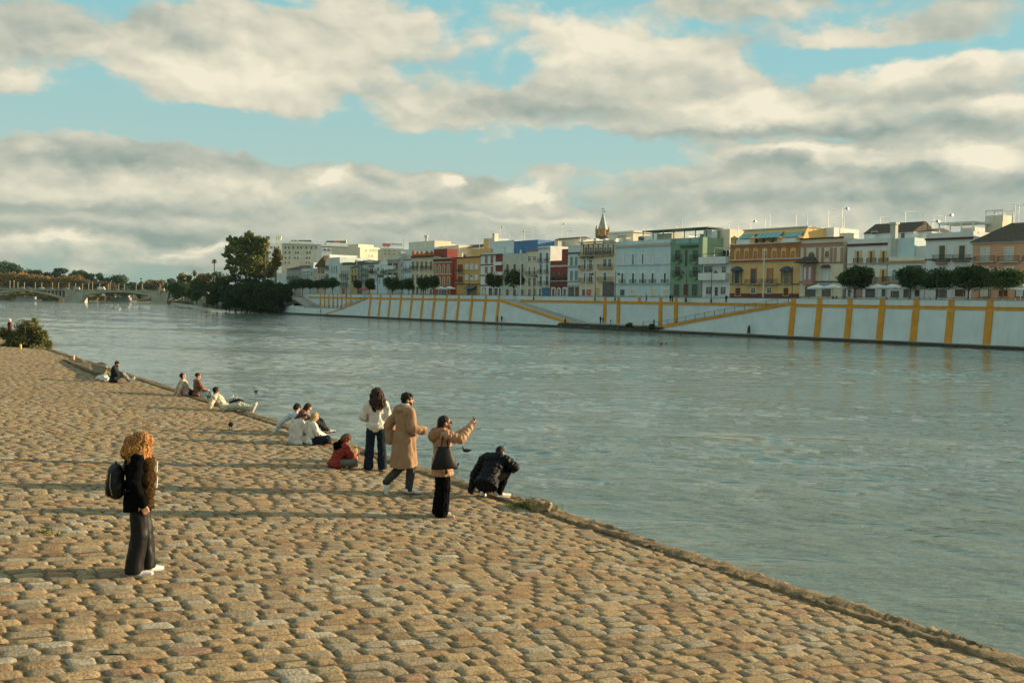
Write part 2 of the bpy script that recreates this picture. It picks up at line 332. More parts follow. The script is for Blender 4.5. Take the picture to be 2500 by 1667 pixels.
# ------------------------------------------------------------------ near quay
stone=vcmat('cobble_stone',rough=.9,bump=.9,bscale=42,var=.34,scale=30,bdist=.012)
def edge_wob(t): return .05*math.sin(t*1.3)+.04*math.sin(t*3.1+1)+.03*math.sin(t*7.7)
EXY=np.array([EX.x,EX.y]); ENY=np.array([EN.x,EN.y]); E0Y=np.array([E0.x,E0.y])
def qpt(t,mm,dz=0): # t along edge, mm inland
    x,y=E0Y+EXY*t+ENY*mm; return (x,y,2.45+SL*mm+dz)
# bed of earth between the stones, and the masonry under it down to the water
ba=MB(); ts=list(np.linspace(-14,110,63))
V=[];Fs=[]
for t in ts:
    for mm in (0.12,4,12,30,70): V.append(qpt(t,mm,-.009))
for i in range(len(ts)-1):
    for j in range(4): a0=i*5+j; Fs.append((a0,a0+1,a0+6,a0+5))
ba.add(V,Fs)
bed=ba.build('quay_bed',mat('joint_earth',(.13,.095,.05),.95,.3,6,.6)); tag(bed,kind='structure')
bed.name='quay_ground'
wl=MB(); V=[];Fs=[]
for t in ts:
    V+= [qpt(t,.15,-.06),qpt(t,.05,-.06),tuple(qpt(t,-.25)[:2])+(-1,)]
for i in range(len(ts)-1):
    for j in range(2): a0=i*3+j; Fs.append((a0,a0+1,a0+4,a0+3))
wl.add(V,Fs); wo_=wl.build('quay_wall',mat('quay_masonry',(.2,.17,.12),.95,.3,2,.8,dirt=.5)); tag(wo_,kind='structure')
# rough stone kerb along the edge
def rocky(name,t0,t1,m0,m1,h,mt,amp=.03,dt=.05,seed=1):
    g=np.random.default_rng(seed); nt_=int((t1-t0)/dt)+1; T=np.linspace(t0,t1,nt_)
    prof=[(m1,-.1),(m1-.01,h*.55),(m1-.05,h*.9),(m1*.7+m0*.3,h),(m1*.4+m0*.6,h*1.02),(m0+.08,h*.92),(m0+.02,h*.6),(m0,-.05),(m0-.02,-.5)]
    nn=len(prof); V=np.zeros((nt_*nn,3))
    ph=g.uniform(0,9,8)
    def wob(t,k): return sum(math.sin(t*f+ph[i]+k*1.7)*a for i,(f,a) in enumerate(((.9,1),(2.3,.7),(5.1,.5),(11.,.35),(23.,.25))))
    for i,t in enumerate(T):
        for k,(mm,z) in enumerate(prof):
            o=wob(t,k)*amp*.5+g.normal()*amp*.35
            oz=wob(t,k+3)*amp*.35+g.normal()*amp*.3
            if k==0: oz=0
            V[i*nn+k]=qpt(t,mm+o,z+oz)
    a=np.arange(nt_-1)[:,None]*nn+np.arange(nn-1)[None,:]; Fc=np.stack([a,a+1,a+nn+1,a+nn],-1).reshape(-1,4)
    me=npmesh(name,V,Fc); return objm(name,me,mt,smooth=True)
kerbm=mat('kerb_rock',(.18,.13,.07),.95,.45,5,1.0,bscale=38,dirt=.25)
kb=rocky('quay_kerb',-14,110,.0,.47,.012,kerbm,.04,.06); tag(kb,kind='structure')
# cobbles: each stone a small rounded cap
tmp=[]; ROW=.182
SR=R(4); 
def build_cobbles():
    VV=[];FF=[];CC=[];base=0
    g=np.random.default_rng(11)
    pal=np.array([(.36,.26,.15),(.32,.25,.155),(.36,.255,.14),(.30,.24,.16),(.25,.18,.11),(.32,.22,.12),(.33,.28,.20),(.38,.33,.245),(.31,.195,.105),(.31,.20,.13)])
    pw=np.array([3,3,3,2,1.3,1.5,1.2,.8,.8,.35]); pw/=pw.sum()
    grids={}
    def grid(nu,nv):
        if (nu,nv) in grids: return grids[(nu,nv)]
        u=np.linspace(-1,1,nu); v=np.linspace(-1,1,nv); u=np.sign(u)*np.abs(u)**.75; v=np.sign(v)*np.abs(v)**.75
        U,Vv=np.meshgrid(u,v,indexing='ij'); a=np.arange(nu-1)[:,None]*nv+np.arange(nv-1)[None,:]
        Fc=np.stack([a,a+nv,a+nv+1,a+1],-1).reshape(-1,4); grids[(nu,nv)]=(U.ravel(),Vv.ravel(),Fc); return grids[(nu,nv)]
    fwd=np.array([0,1.])
    t=-13.0; row=0
    while t<78:
        rw=ROW*(1+.10*g.normal()*.6); rw=min(max(rw,.135),.215)
        mm=.50+g.uniform(0,.15)
        tc_=t+rw/2
        # visible range of this row
        while mm<46:
            ln=float(np.clip(g.normal(.315,.07),.16,.50))
            mc=mm+ln/2; wob=.035*math.sin(mc*.5+row*.13)+.02*math.sin(mc*1.7+row*.4)
            x,y=E0Y+EXY*(tc_+wob+ (.10)*mc)+ENY*mc
            dpt=y
            if dpt>5.5 and abs(x)<.5145*dpt*1.06+1.3 and dpt<85:
                near=dpt<16; mid=dpt<30
                U,Vv,Fc=grid(9,7) if near else (grid(6,5) if mid else grid(4,4))
                gap=.008 if near else .009
                hl=ln/2-gap*(.5+g.random()); hw=rw/2-gap*(.5+g.random())
                # rounded corners
                p=g.uniform(4,9)
                rr=(np.abs(U)**p+np.abs(Vv)**p)**(1/p); mxx=np.maximum(np.abs(U),np.abs(Vv)); k=np.where(rr>0,mxx/np.maximum(rr,1e-6),1)
                uu=U*k; vv=Vv*k
                # ragged outline
                a_=g.normal(0,.05,6)
                lu=uu*(1+a_[0]*vv+a_[1]*vv*vv+a_[4]*.6*np.sin(5*vv+a_[2]*40)); lv_=vv*(1+a_[2]*uu+a_[3]*uu*uu+a_[5]*.8*np.sin(6*uu+a_[0]*40))
                cr_=g.uniform(.004,.010)
                prof=(1-mxx**g.uniform(3.5,7.0))
                z=-.018+(.018+cr_*.25)*np.clip((1-mxx)*6,0,1)**.5+cr_*prof*.8+g.normal()*.004
                z=z+g.normal()*.004*uu+g.normal()*.004*vv+g.normal(0,.0016,len(z))*(mxx<.95)
                z=z+ (.004*np.sin(uu*3+a_[0]*60)*np.sin(vv*3+a_[1]*60))
                px_=mc+lu*hl; pt=tc_+wob+(.10)*(mc+lu*hl)+lv_*hw+g.normal()*.02*lu*hw*2
                X=E0Y[0]+EXY[0]*pt+ENY[0]*px_; Y=E0Y[1]+EXY[1]*pt+ENY[1]*px_; Z=2.45+SL*px_+z
                VV.append(np.stack([X,Y,Z],-1)); FF.append(Fc+base); base+=len(U)
                c=pal[g.choice(len(pal),p=pw)]*g.uniform(.78,1.02); CC.append(np.repeat(c[None],len(U),0)*(1-.25*(mxx>.98))[:,None])
            mm+=ln
        t+=rw; row+=1
    me=npmesh('cobbles',np.concatenate(VV),np.concatenate(FF),np.concatenate(CC))
    return objm('pavement',me,stone,smooth=True)
pv=build_cobbles(); tag(pv,kind='structure')
print('cobble verts',len(pv.data.vertices))
# ------------------------------------------------------------------ far bank: ground, retaining wall, ramps
white=mat('whitewash',(.57,.65,.66),.85,.07,.4,.1,dirt=.38,dcol=(.38,.40,.35))
yellow=mat('ochre_paint',(.62,.29,.035),.85,.12,.8,.2,dirt=.4,dcol=(.3,.17,.05))
conc=mat('grey_concrete',(.26,.26,.23),.9,.2,.8,.3,dirt=.3)
darkst=mat('wet_stone',(.045,.045,.035),.8,.4,2,.8)
iron=mat('dark_iron',(.03,.035,.035),.5,.2,4,spec=.5)
def sx(px,py,off=0): return FP(px,py,off)[0]
def fobj(mb,name,mats,parent=None,smooth=False):
    o=mb.build(name,mats,parent,smooth)
    if not parent: o.location=W0; o.rotation_euler=(0,0,PHI)
    return o
SMAX=110
s_end=sx(700,745)
BAT=.12; ZB=6.25
def yb(z): return -(ZB-z)*BAT if z<ZB else 0
# street level of the far bank
g=MB().box(s_end-6,SMAX+200,5.41,500,3,STREET)
g.box(sx(904,724),sx(1221,723),.46,5.41,3,STREET).box(sx(1931,728)+.2,SMAX+200,.46,5.41,3,STREET)
tag(fobj(g,'promenade',mat('promenade_paving',(.28,.26,.22),.9,.2,.5)),kind='structure')
root=empty('retaining_wall',W0,PHI,label='long white river wall with ochre pilasters and ramps below the far houses',cat='wall')
def face(s0,s1,za0,za1,zb0=.5,zb1=.5,th=.45,m=0,mb=None,y0=0):
    """battered outer face from za (bottom) to zb (top) at both ends"""
    n=1; prof=lambda za,zb:[(yb(za)+y0,za),(yb(min(zb,ZB))+y0,min(zb,ZB)),(y0,max(zb,ZB) if zb>ZB else zb),]
    V=[]
    for s,za,zb in ((s0,za0,zb0),(s1,za1,zb1)):
        zm=min(zb,ZB)
        V+=[(s,yb(za)+y0,za),(s,yb(zm)+y0,zm),(s,(0 if zb>ZB else yb(zb))+y0,zb),(s,(0 if zb>ZB else yb(zb))+y0+th,zb),(s,y0+th,za)]
    mb.add(V,[(0,5,6,1),(1,6,7,2),(2,7,8,3),(3,8,9,4),(0,1,2,3,4),(9,8,7,6,5)],m)
w_=MB()
sA=sx(904,724);sB=sx(1221,723);sC=sx(1931,728);sL0=sx(1398,791);sL1=sx(1614,799);sLA=sx(712,716)
face(sA,sB,.5,.5,ZT,ZT,mb=w_); face(sC,SMAX,.5,.5,ZT,ZT,mb=w_)
# triangular outer walls of the ramps
zr=1.3
face(sB,sL0,.5,.5,6.6,zr,mb=w_); face(sL1,sC,.5,.5,zr,6.9,mb=w_)
z3=2.6; sM0=sx(757,752); sM1=sx(835,753)
face(sM1,sA,.5,.5,z3,6.9,mb=w_); face(sx(672,745),sM1,.5,.5,z3,z3,mb=w_,th=.4)
# inner walls behind the ramps
RW=5.0
w_.box(sB-1,sC+1,RW,RW+.4,.6,ZT); w_.box(sLA,sA+1,RW,RW+.4,.6,ZT)
# returns joining inner and outer wall at both ends of each recess
for s_,e in ((sB,-.4),(sC,.0),(sA,.0)): w_.box(s_+e,s_+e+.4,.46,RW+.45,.6,ZT-.003)
fobj(w_,'wall_face',white,root)
# ochre bands and pilasters
yl=MB()
def band(s0,s1,y,z0=6.02,z1=6.5,m=0):
    yl.box(s0,s1,y-.11,y+.05,z0,z1)
    yl.box(s0,s1,y-.17,y+.05,z1,z1+.09)
band(sA,sB,0);band(sC,SMAX,0);band(sB+2.2,sC,RW);band(sLA+4,sA-1,RW)
fobj(yl,'string_course',yellow,root)
def dband(sa,za,sb,zb,hh,name='ramp_band'):
    """sloping ochre strip on the battered face"""
    mb=MB(); V=[]
    for s,z in ((sa,za),(sb,zb)):
        for zz,o in ((z-hh,.12),(z+.03,.12),(z+.03,-.5),(z-hh,-.3)): V.append((s,yb(zz)-o,zz))
    mb.add(V,[(0,4,5,1),(1,5,6,2),(2,6,7,3),(0,3,7,4),(0,1,2,3),(7,6,5,4)])
    fobj(mb,name,yellow,root)
dband(sB,6.6,sL0,zr,.55); dband(sL1,zr,sC,6.9,.55); dband(sx(800,765),.9,sM1,z3,.3); dband(sM1,z3,sA,6.9,.4)
def pilaster(s,wd=.95,top=ZT-.02,y=0,z0=.5,battered=True,zlo=None):
    mb=MB(); a,b_=s-wd/2,s+wd/2
    f=(lambda z:yb(z)) if battered else (lambda z:0)
    mb.box(a+.08,b_-.08,y-.13,y+.02,6.62,top)
    n=11; zz=np.linspace(z0,6.0,n+1)
    for i in range(n):
        za,zb_=zz[i]+.03,zz[i+1]-.03
        mb.hexa([(a,y+f(za)-.2,za),(b_,y+f(za)-.2,za),(b_,y+f(za)+.1,za),(a,y+f(za)+.1,za),(a,y+f(zb_)-.2,zb_),(b_,y+f(zb_)-.2,zb_),(b_,y+f(zb_)+.1,zb_),(a,y+f(zb_)+.1,zb_)])
    mb.hexa([(a-.02,y+f(z0)-.155,z0),(b_+.02,y+f(z0)-.155,z0),(b_+.02,y+f(z0)+.1,z0),(a-.02,y+f(z0)+.1,z0),(a-.02,y-.155,6.03),(b_+.02,y-.155,6.03),(b_+.02,y+.1,6.03),(a-.02,y+.1,6.03)])
    return mb.build('pilaster',yellow,root)
for px in (904,929.5,953.5,979.7,1006.3,1033,1061.5,1091,1121,1153.5,1186.7,1221): pilaster(sx(px,722)+(.45 if px==904 else -.45 if px==1221 else 0))
lp=None
for px in (1933,2002,2076,2155,2238,2323.5,2418,2520): lp=sx(px,732); pilaster(lp+(.5 if px==1933 else 0),1.15)
for px in (1478,1511,1614,1651.7): pilaster(sx(px,724,RW),1.0,y=RW,z0=1.2,battered=False)
mb=MB(); s_=sx(1561.5,724,RW); mb.box(s_-.42,s_+.42,RW-.13,RW+.02,6.62,ZT-.02); mb.build('pilaster',yellow,root)
for px in (783,793,803.3,814,824.8,835,846,857): pilaster(sx(px,717,RW),.75,y=RW,z0=2.6,battered=False)
# ramps (paved floors between the two walls)
def ramp(name,pts):
    mb=MB()
    for (s0,z0),(s1,z1) in zip(pts,pts[1:]):
        mb.hexa([(s0,yb(z0)+.0,z0-.6),(s1,yb(z1)+.0,z1-.6),(s1,RW,z1-.6),(s0,RW,z0-.6),(s0,yb(z0)+.02,z0-.03),(s1,yb(z1)+.02,z1-.03),(s1,RW,z1-.03),(s0,RW,z0-.03)])
    return tag(fobj(mb,name,mat('ramp_paving',(.30,.31,.28),.9,.15,1,.2)),kind='structure')
ramp('ramp',[(sB,6.6),(sL0,zr),(sL1,zr),(sC,6.9)])
ramp('ramp',[(sx(712,728),6.4),(sM0,z3),(sM1,z3),(sA,6.9)])
# landing edge and toe ledge
tg=MB()
def led(s0,s1,y0,zt,n=60,dm=0,amp=.08,seed=3):
    g=np.random.default_rng(seed); mb=MB(); S_=np.linspace(s0,s1,n); V=[]
    for i,s in enumerate(S_):
        k=g.normal(0,amp,4); V+=[(s,y0+k[0]*1.5,-.6),(s,y0-.0+k[0],zt-.12+k[1]*.5),(s,y0+.25+k[2]*.6,zt+k[1]*.3),(s,.3,zt+k[3]*.1)]
    mb.add(V,[(i*4+j,i*4+4+j,i*4+5+j,i*4+1+j) for i in range(n-1) for j in range(3)]); return mb
tag(fobj(led(sx(672,766),SMAX,-2.35,.5,160),'toe_ledge',darkst),kind='structure')
mb=MB().box(sx(672,766),SMAX,-1.95,-.55,.35,.6); tag(fobj(mb,'ledge_walk',conc),kind='structure')
tag(fobj(led(sL0-3,sL1+1.5,-2.1,1.15,50,amp=.16,seed=5),'rock_landing',darkst),kind='structure')
# coping and railings
cp=MB(); 
for a,b_,y in ((sA,sB,0),(sC,SMAX,0),(sB+4,sC,RW),(sLA,sA,RW)): cp.box(a,b_,y-.06,y+.5,ZT,ZT+.09)
fobj(cp,'coping',mat('grey_coping',(.2,.21,.19),.9,.2,2),root)
def railing(name,pts,hgt,step,parent,nb=3,y=.2,bars=True):
    mb=MB()
    for (s0,z0),(s1,z1) in zip(pts,pts[1:]):
        n=max(1,int(abs(s1-s0)/step)); 
        for i in range(n+1):
            t=i/n; s=s0+(s1-s0)*t; z=z0+(z1-z0)*t; mb.box(s-.035,s+.035,y-.035,y+.035,z,z+hgt)
        for f in ([1.0,.12] if bars else [1.0]):
            mb.hexa([(s0,y-.03,z0+hgt*f-.05),(s1,y-.03,z1+hgt*f-.05),(s1,y+.03,z1+hgt*f-.05),(s0,y+.03,z0+hgt*f-.05),(s0,y-.03,z0+hgt*f),(s1,y-.03,z1+hgt*f),(s1,y+.03,z1+hgt*f),(s0,y+.03,z0+hgt*f)])
        if bars:
            nb_=int(abs(s1-s0)/.35)
            for i in range(nb_): 
                t=(i+.5)/nb_; s=s0+(s1-s0)*t; z=z0+(z1-z0)*t; mb.box(s-.01,s+.01,y-.01,y+.01,z+.1,z+hgt-.02)
    return fobj(mb,name,iron,parent)
railing('railing',[(sx(1575,790),1.2),(sL1,zr),(sC,6.9)],1.05,2.6,root,y=-1.0+.3)
railing('railing',[(sM0,z3),(sM1,z3),(sA,6.9)],1.05,2.6,root,y=-.5)
railing('railing',[(sA,ZT+.09),(sB,ZT+.09)],.28,2.0,root,bars=False); railing('railing',[(sC,ZT+.09),(SMAX,ZT+.09)],.28,2.0,root,bars=False); railing('railing',[(sB+4,ZT+.09),(sC,ZT+.09)],.28,2.0,root,y=RW+.2,bars=False)
# left end: sloping bank and little white landing block
lb=MB().box(s_end-5,s_end+.5,-1.6,5,-.5,1.0); 
# ------------------------------------------------------------------ houses
glassm=mat('dark_window_glass',(.035,.045,.045),.12,.3,.6,spec=.6)
def lightmat(c):  # reusable paint
    return mat('paint_%02x%02x%02x'%tuple(int(v*255) for v in c),tuple(v*.94 for v in c),.85,.09,.5,.1,dirt=.42,dcol=tuple(v*.55 for v in c))
PAL=dict(white=(.72,.75,.72),pale=(.62,.70,.70),blue=(.56,.69,.71),cream=(.72,.63,.46),yel=(.70,.47,.20),ylc=(.66,.57,.38),ochre=(.62,.37,.13),
 red=(.42,.10,.06),redd=(.27,.06,.045),green=(.22,.34,.23),peach=(.68,.38,.24),grey=(.42,.44,.40),gcream=(.55,.55,.46),brown=(.18,.10,.05),
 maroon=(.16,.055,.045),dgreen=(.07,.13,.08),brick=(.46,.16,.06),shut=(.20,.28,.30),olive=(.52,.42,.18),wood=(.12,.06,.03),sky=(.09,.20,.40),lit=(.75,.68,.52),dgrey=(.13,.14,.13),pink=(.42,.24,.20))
def C(n): return lightmat(PAL[n]) if isinstance(n,str) else n
tile=mat('dark_roof_tiles',(.075,.06,.045),.9,.35,2.5,.6,bscale=12)
tileo=mat('terracotta_tiles',(.42,.18,.08),.9,.25,2.5,.6,bscale=12)
FOFF=18.0
class Bld:
    def __init__(s,name,pl,pr,top,col,label,off=0,depth=13,cat='house',group='houses along the far promenade',base=STREET,street=True,turn=None):
        s.off=FOFF+off; s.base=base
        pr_m=650
        s.O,s.X,s.Y,s.rz=W0,UX,UY,PHI
        if turn is not None:
            a0,_=FP(pl,top,s.off); c_=far(a0,s.off,0); v=Vector((c_.x,c_.y,0)).normalized(); v.rotate(Matrix.Rotation(R(turn),3,'Z')); s.Y=v; s.X=Vector((v.y,-v.x,0)); s.O=c_; s.rz=math.atan2(s.X.y,s.X.x); s.off=0
        s0,z0=s.fp(pl,top,s.off); s1,_=s.fp(pr,top,s.off)
        s.w=s1-s0; s.s0=s0; s.h=z0-base; s.pl=pl; s.pr=pr; s.d=depth
        s.root=empty(name,s.O+s.X*s0+s.Y*s.off+Vector((0,0,base)),s.rz,label=label,cat=cat,group=group)
        s.col=C(col); mb=MB(); mb.box(0,s.w,0,depth,-.2,s.h); s.wall=mb.build('wall',s.col,s.root)
    def fp(s,px,py,off):
        p=at_plane(px,py,s.O+s.Y*off,s.Y)-s.O; return p.dot(s.X),p.z
    def q(s,px,py,dy=0):
        a,z=s.fp(px,py,s.off+dy); return a-s.s0,z-s.base
    def part(s,mb,name,m,parent=None,smooth=False): return mb.build(name,C(m),parent or s.root,smooth)
    def cornice(s,py,py2,m,proud=.25,name='cornice',x0=0,x1=None):
        _,za=s.q(s.pl,py); _,zb=s.q(s.pl,py2); x1=s.w if x1 is None else x1
        mb=MB().box(x0-.02,x1+.02,-proud,.05,min(za,zb),max(za,zb)); mb.box(x0-.04,x1+.04,-proud-.1,.06,max(za,zb),max(za,zb)+.12); return s.part(mb,name,m)
    def win(s,px,y0,y1,w,kind='r',fr='white',pane=None,name='window',bal=None,fw=.14,hood=None,parent=None):
        x,za=s.q(px,y0); _,zb=s.q(px,y1); z1,z0=za,zb
        # metres per source pixel along this facade
        mpp=(s.q(px+5,y0)[0]-s.q(px-5,y0)[0])/10; W=w*mpp; a,b=x-W/2,x+W/2
        mb=MB(); pn=MB()
        if kind=='a':
            r=W/2; zc=z1-r; ro=r+fw
            pin=[(a,z0),(b,z0)]+[(x+r*math.cos(t),zc+r*math.sin(t)) for t in np.linspace(0,math.pi,9)]
            pn.prism(pin,-.035,.02)
            o=[(x+ro*math.cos(t),zc+ro*math.sin(t)) for t in np.linspace(0,math.pi,9)]; i_=[(x+r*math.cos(t),zc+r*math.sin(t)) for t in np.linspace(0,math.pi,9)]
            for k in range(8): mb.prism([i_[k],o[k],o[k+1],i_[k+1]],-.1,.02)
            mb.box(a-fw,a,-.1,.02,z0,zc).box(b,b+fw,-.1,.02,z0,zc)
        else:
            pn.box(a,b,-.035,.02,z0,z1)
            mb.box(a-fw,a,-.1,.02,z0,z1+fw).box(b,b+fw,-.1,.02,z0,z1+fw).box(a,b,-.1,.02,z1,z1+fw)
        mb.box(a-fw-.06,b+fw+.06,-.17,.02,z0-.1,z0)
        if kind in('r','a') and W>.7: mb.box(x-.035,x+.035,-.07,.0,z0,z1-(W/2 if kind=='a' else 0)); mb.box(a,b,-.065,.0,z0+(z1-z0)*.66,z0+(z1-z0)*.66+.06)
        if kind=='s': # shutters half open
            mb.box(a,a+W*.28,-.12,-.04,z0,z1).box(b-W*.28,b,-.12,-.04,z0,z1)
        f=s.part(mb,name,fr,parent); s.part(pn,'pane',pane or glassm,f)
        if hood=='tile':
            hb=MB(); hb.hexa([(a-.35,-.7,z1+.15),(b+.35,-.7,z1+.15),(b+.35,0,z1+.15),(a-.35,0,z1+.15),(a,-.05,z1+.75),(b,-.05,z1+.75),(b,0,z1+.75),(a,0,z1+.75)]); hb.build('hood',[tile],f)
        if bal: s.balc(a-.35,b+.35,z0,bal,parent=f if False else s.root)
        return f
    def balc(s,a,b,z,kind='iron',dep=.7,h=1.0,m='grey',parent=None,slabm=None):
        mb=MB().box(a,b,-dep,.0,z-.16,z-.01)
        if kind=='solid':
            mb.box(a,b,-dep-.02,-dep+.12,z-.3,z+h).box(a,a+.12,-dep+.12,0,z-.01,z+h).box(b-.12,b,-dep+.12,0,z-.01,z+h)
            return s.part(mb,'balcony',m,parent)
        o=s.part(mb,'balcony',slabm or m,parent); r=MB()
        r.box(a,b,-dep,-dep+.05,z+h-.05,z+h).box(a,a+.05,-dep+.05,0,z+h-.05,z+h).box(b-.05,b,-dep+.05,0,z+h-.05,z+h)
        n=max(3,int((b-a)/.16)); 
        for k in range(n+1): t=a+.012+(b-a-.024)*k/n; r.box(t-.013,t+.013,-dep+.01,-dep+.036,z-.01,z+h-.05)
        for k in range(1,4): 
            for xx in (a+.02,b-.02): r.box(xx-.013,xx+.013,-dep*k/4-.013,-dep*k/4+.013,z-.01,z+h-.05)
        r.build('railing',[iron],o); return o
    def antenna(s,px,ytop,ybase=None,dy=4,style=0):
        a,zt=s.q(px,ytop,dy); zb=s.h-.05 if ybase is None else s.q(px,ybase,dy)[1]
        mb=MB(); mb.tube([(a,dy,zb),(a,dy,zt)],.05,5)
        if style==0:
            mb.tube([(a-.2,dy,zt-.1),(a+2.0,dy+.3,zt-.05)],.035,4)
            for k in range(6): xx=a+.1+k*.35; mb.tube([(xx,dy-.45+k*.03,zt-.07),(xx,dy+.45-k*.03,zt-.07)],.02,4)
        elif style==1:
            for k in range(4): mb.tube([(a-.5,dy,zt-.1-k*.35),(a+.5,dy,zt-.1-k*.35)],.025,4)
        else:
            mb.tube([(a-.3,dy,zt-.2),(a+1.4,dy,zt-.1)],.03,4); mb.box(a+1.0,a+1.5,dy-.3,dy+.3,zt-.35,zt+.1)
        mb.build('antenna',[mat('aerial_metal',(.35,.36,.34),.5,.1,2,metal=.3)],s.root)
    def parapet(s,m=None,h=.9,th=.2):
        mb=MB().box(0,s.w,0.002,th,s.h-.01,s.h+h).box(s.w-th,s.w-.002,th,s.d,s.h-.01,s.h+h).box(.002,th,th,s.d,s.h-.01,s.h+h); return s.part(mb,'parapet',m or s.col)
    def block(s,pl,pr,yt,m,dy=3,dep=5,name='roof_room',zb=None):
        a,z=s.q(pl,yt,dy); b,_=s.q(pr,yt,dy); mb=MB().box(a,b,dy,dy+dep,(s.h-.05) if zb is None else zb,z); return s.part(mb,name,m)
    def gable_roof(s,yt,m,ov=.4,name='roof',dep=None):
        """ridge along the facade at pixel height yt"""
        d=dep or s.d; _,z=s.q(s.pl,yt,d/2); mb=MB(); e=s.h
        mb.prism_x=None
        V=[(-.1,-ov,e-.05),(s.w+.1,-ov,e-.05),(s.w+.1,d/2,z),(-.1,d/2,z),(-.1,d+ov,e-.05),(s.w+.1,d+ov,e-.05)]
        mb.add(V,[(0,1,2,3),(3,2,5,4),(0,3,4),(1,5,2),(0,4,5,1)]); return s.part(mb,name,m)
    def ground(s,items):
        for (px,y0,y1,w,m,nm) in items:
            if nm=='door': s.win(px,y0,y1,w,'d',s.col,C(m),name='door')
            elif nm=='shop': s.win(px,y0,y1,w,'d','dgrey',C(m) if m else glassm,name='shop_front')
            else: s.win(px,y0,y1,w,'r','white',C(m) if m else glassm)
H=Bld
# ---- from the left end of the row
b=H('house',700,735.5,657,'grey','small grey house with low tiled roof at left end of the row'); b.gable_roof(650,tile)
for x in (707,716,725): b.win(x,668,679,4)
b.balc(1,b.w-1,b.q(715,681)[1],'iron')
b=H('house',736,757.5,656,'white','narrow white house with row of tall pale windows'); b.cornice(663,665,'gcream')
for x in (739,743,747,751,755): b.win(x,670,681,2,'r','blue','shut')
b=H('house',758,765.5,641,'blue','tall thin pale blue house left of the cream strip house'); b.win(761,650,656,3); b.win(761,664,672,3)
b=H('house',766,774.5,655,'cream','narrow cream house beside the brown roofed house')
for y in ((658,664),(674,681)): 
    for x in (768,772): b.win(x,*y,2)
b=H('house',775,793,649,'cream','cream house with steep brown tiled roof falling left',depth=11)
_x=b.w; z1=b.q(793,624)[1]; 
mb=MB().prism([(-1.2,b.h-.6),(_x+.1,b.h-.6),(_x+.1,z1),(-1.2,b.h+.1)],-.5,11); b.part(mb,'roof',mat('brown_tiles',(.14,.085,.035),.9,.25,3,.6,bscale=14))
for x in (779,785,790): b.win(x,656,666,3,'d','brown'); 
for x in (781,786,791): b.win(x,671,686,2.4)
b=H('house',793.5,805.5,640,'white','white gabled house with stacked dark balconies beside the brown roof')
mb=MB().prism([(0,b.h-.01),(b.w,b.h-.01),(b.w*.9,b.q(795,622)[1])],0.003,12); b.part(mb,'gable','white')
for y in ((648,657),(668,680)):
    b.win(799,*y,8,'r','white'); x,z=b.q(799,y[1]); b.balc(.4,b.w-.4,z,'iron')
b=H('house',806,829.5,635,'pale','pale blue white house with tall narrow windows'); b.parapet()
for x in (811,816.5,822): b.win(x,650,665,2.6,'d','pale','shut'); b.win(x,676,683,2.2,'d','pale','shut')
b=H('house',830,855.5,648,'gcream','plain cream house with two rows of black iron balconies')
for y in ((660,676),(681,697)):
    for x in (834.5,839.5,844,849.5): b.win(x,*y,2.2,'r','white')
    b.balc(.6,b.w-1.6,b.q(843,y[1])[1],'iron')
b.block(836,852,641,'dgreen',dy=1,dep=3,name='roof_planting')
b.ground([(839,704,724,7,'brick','door')])
b=H('house',856,873.5,653,'olive','yellow house with dark tiled roof and two windows per floor'); b.gable_roof(643,tile)
for x in (861,868.5): b.win(x,657,667,3,'r','cream'); b.win(x,674,688,3.4,'d','brown','wood')
b.cornice(671,672,'yel')
b=H('house',874,884.5,641,'dgrey','tall dark grey narrow house beside the yellow house'); b.block(866,884,638,'dgrey',dy=4)
for y in ((650,659),(665,674),(680,689)): b.win(879,*y,4)
b=H('house',885,901.5,647,'grey','grey house with balconies on every floor and bronze shutters'); b.block(886,901,636,'grey',dy=5)
for y in ((652,663),(666,676),(680,690)):
    for x in (888.5,893.5,898): b.win(x,*y,2.4)
    b.balc(.4,b.w-.4,b.q(893,y[1])[1],'iron')
b=H('house',902,912.5,652,'cream','slim cream house with two brown windows per floor'); b.cornice(650,652,'dgrey')
for y in ((656,668),(680,690)):
    for x in (905,909.7): b.win(x,*y,2.3,'r','brown',bal='iron')
b=H('house',913,923.5,645,'blue','slim pale blue house with small iron balcony')
for y in ((656,668),(676,688)):
    for x in (916,920.5): b.win(x,*y,2)
b.balc(.3,b.w-.3,b.q(918,668)[1],'iron')
b=H('house',924,945.5,650,'blue','light blue house with projecting bay window and brown band')
mb=MB(); a_,z_=b.q(925.5,650); c_,z2=b.q(931,666); mb.box(a_,c_,-.8,0,z2,z_); bw=b.part(mb,'bay_window','white'); MB().box(a_+.3,c_-.3,-.83,-.78,z2+.5,z_-.4).build('pane',[glassm],bw)
b.cornice(672,677,'brown',.3)
for x in (936,942): b.win(x,656,668,4,'r','white',bal='iron')
for x in (927,936,943): b.win(x,681,694,2.6)
b.block(926,946,640,'white',dy=5)
b=H('house',946,974.5,631,'grey','grey modern block with wide white balcony slabs and brown glazing')
for y in ((643,656),(667,679)):
    for x in (952,966): b.win(x,*y,9,'r','dgrey','brown')
    b.balc(-.2,b.w-2,b.q(958,y[1])[1],'solid',dep=1.2,h=1.0,m='white')
b.cornice(634,635.5,'white',.5)
b=H('house',975,986.5,630,'grey','narrow grey strip house with small square windows'); 
for y in ((641,651),(658,665),(673,680)): b.win(981,*y,5,'r','white')
b=H('house',987,1004,637,'blue','white blue house with two shuttered windows and full width balcony'); b.block(989,1003,622,'gcream',dy=5,dep=3,name='arched_roof_room')
b.cornice(634.5,636,'brick',.15)
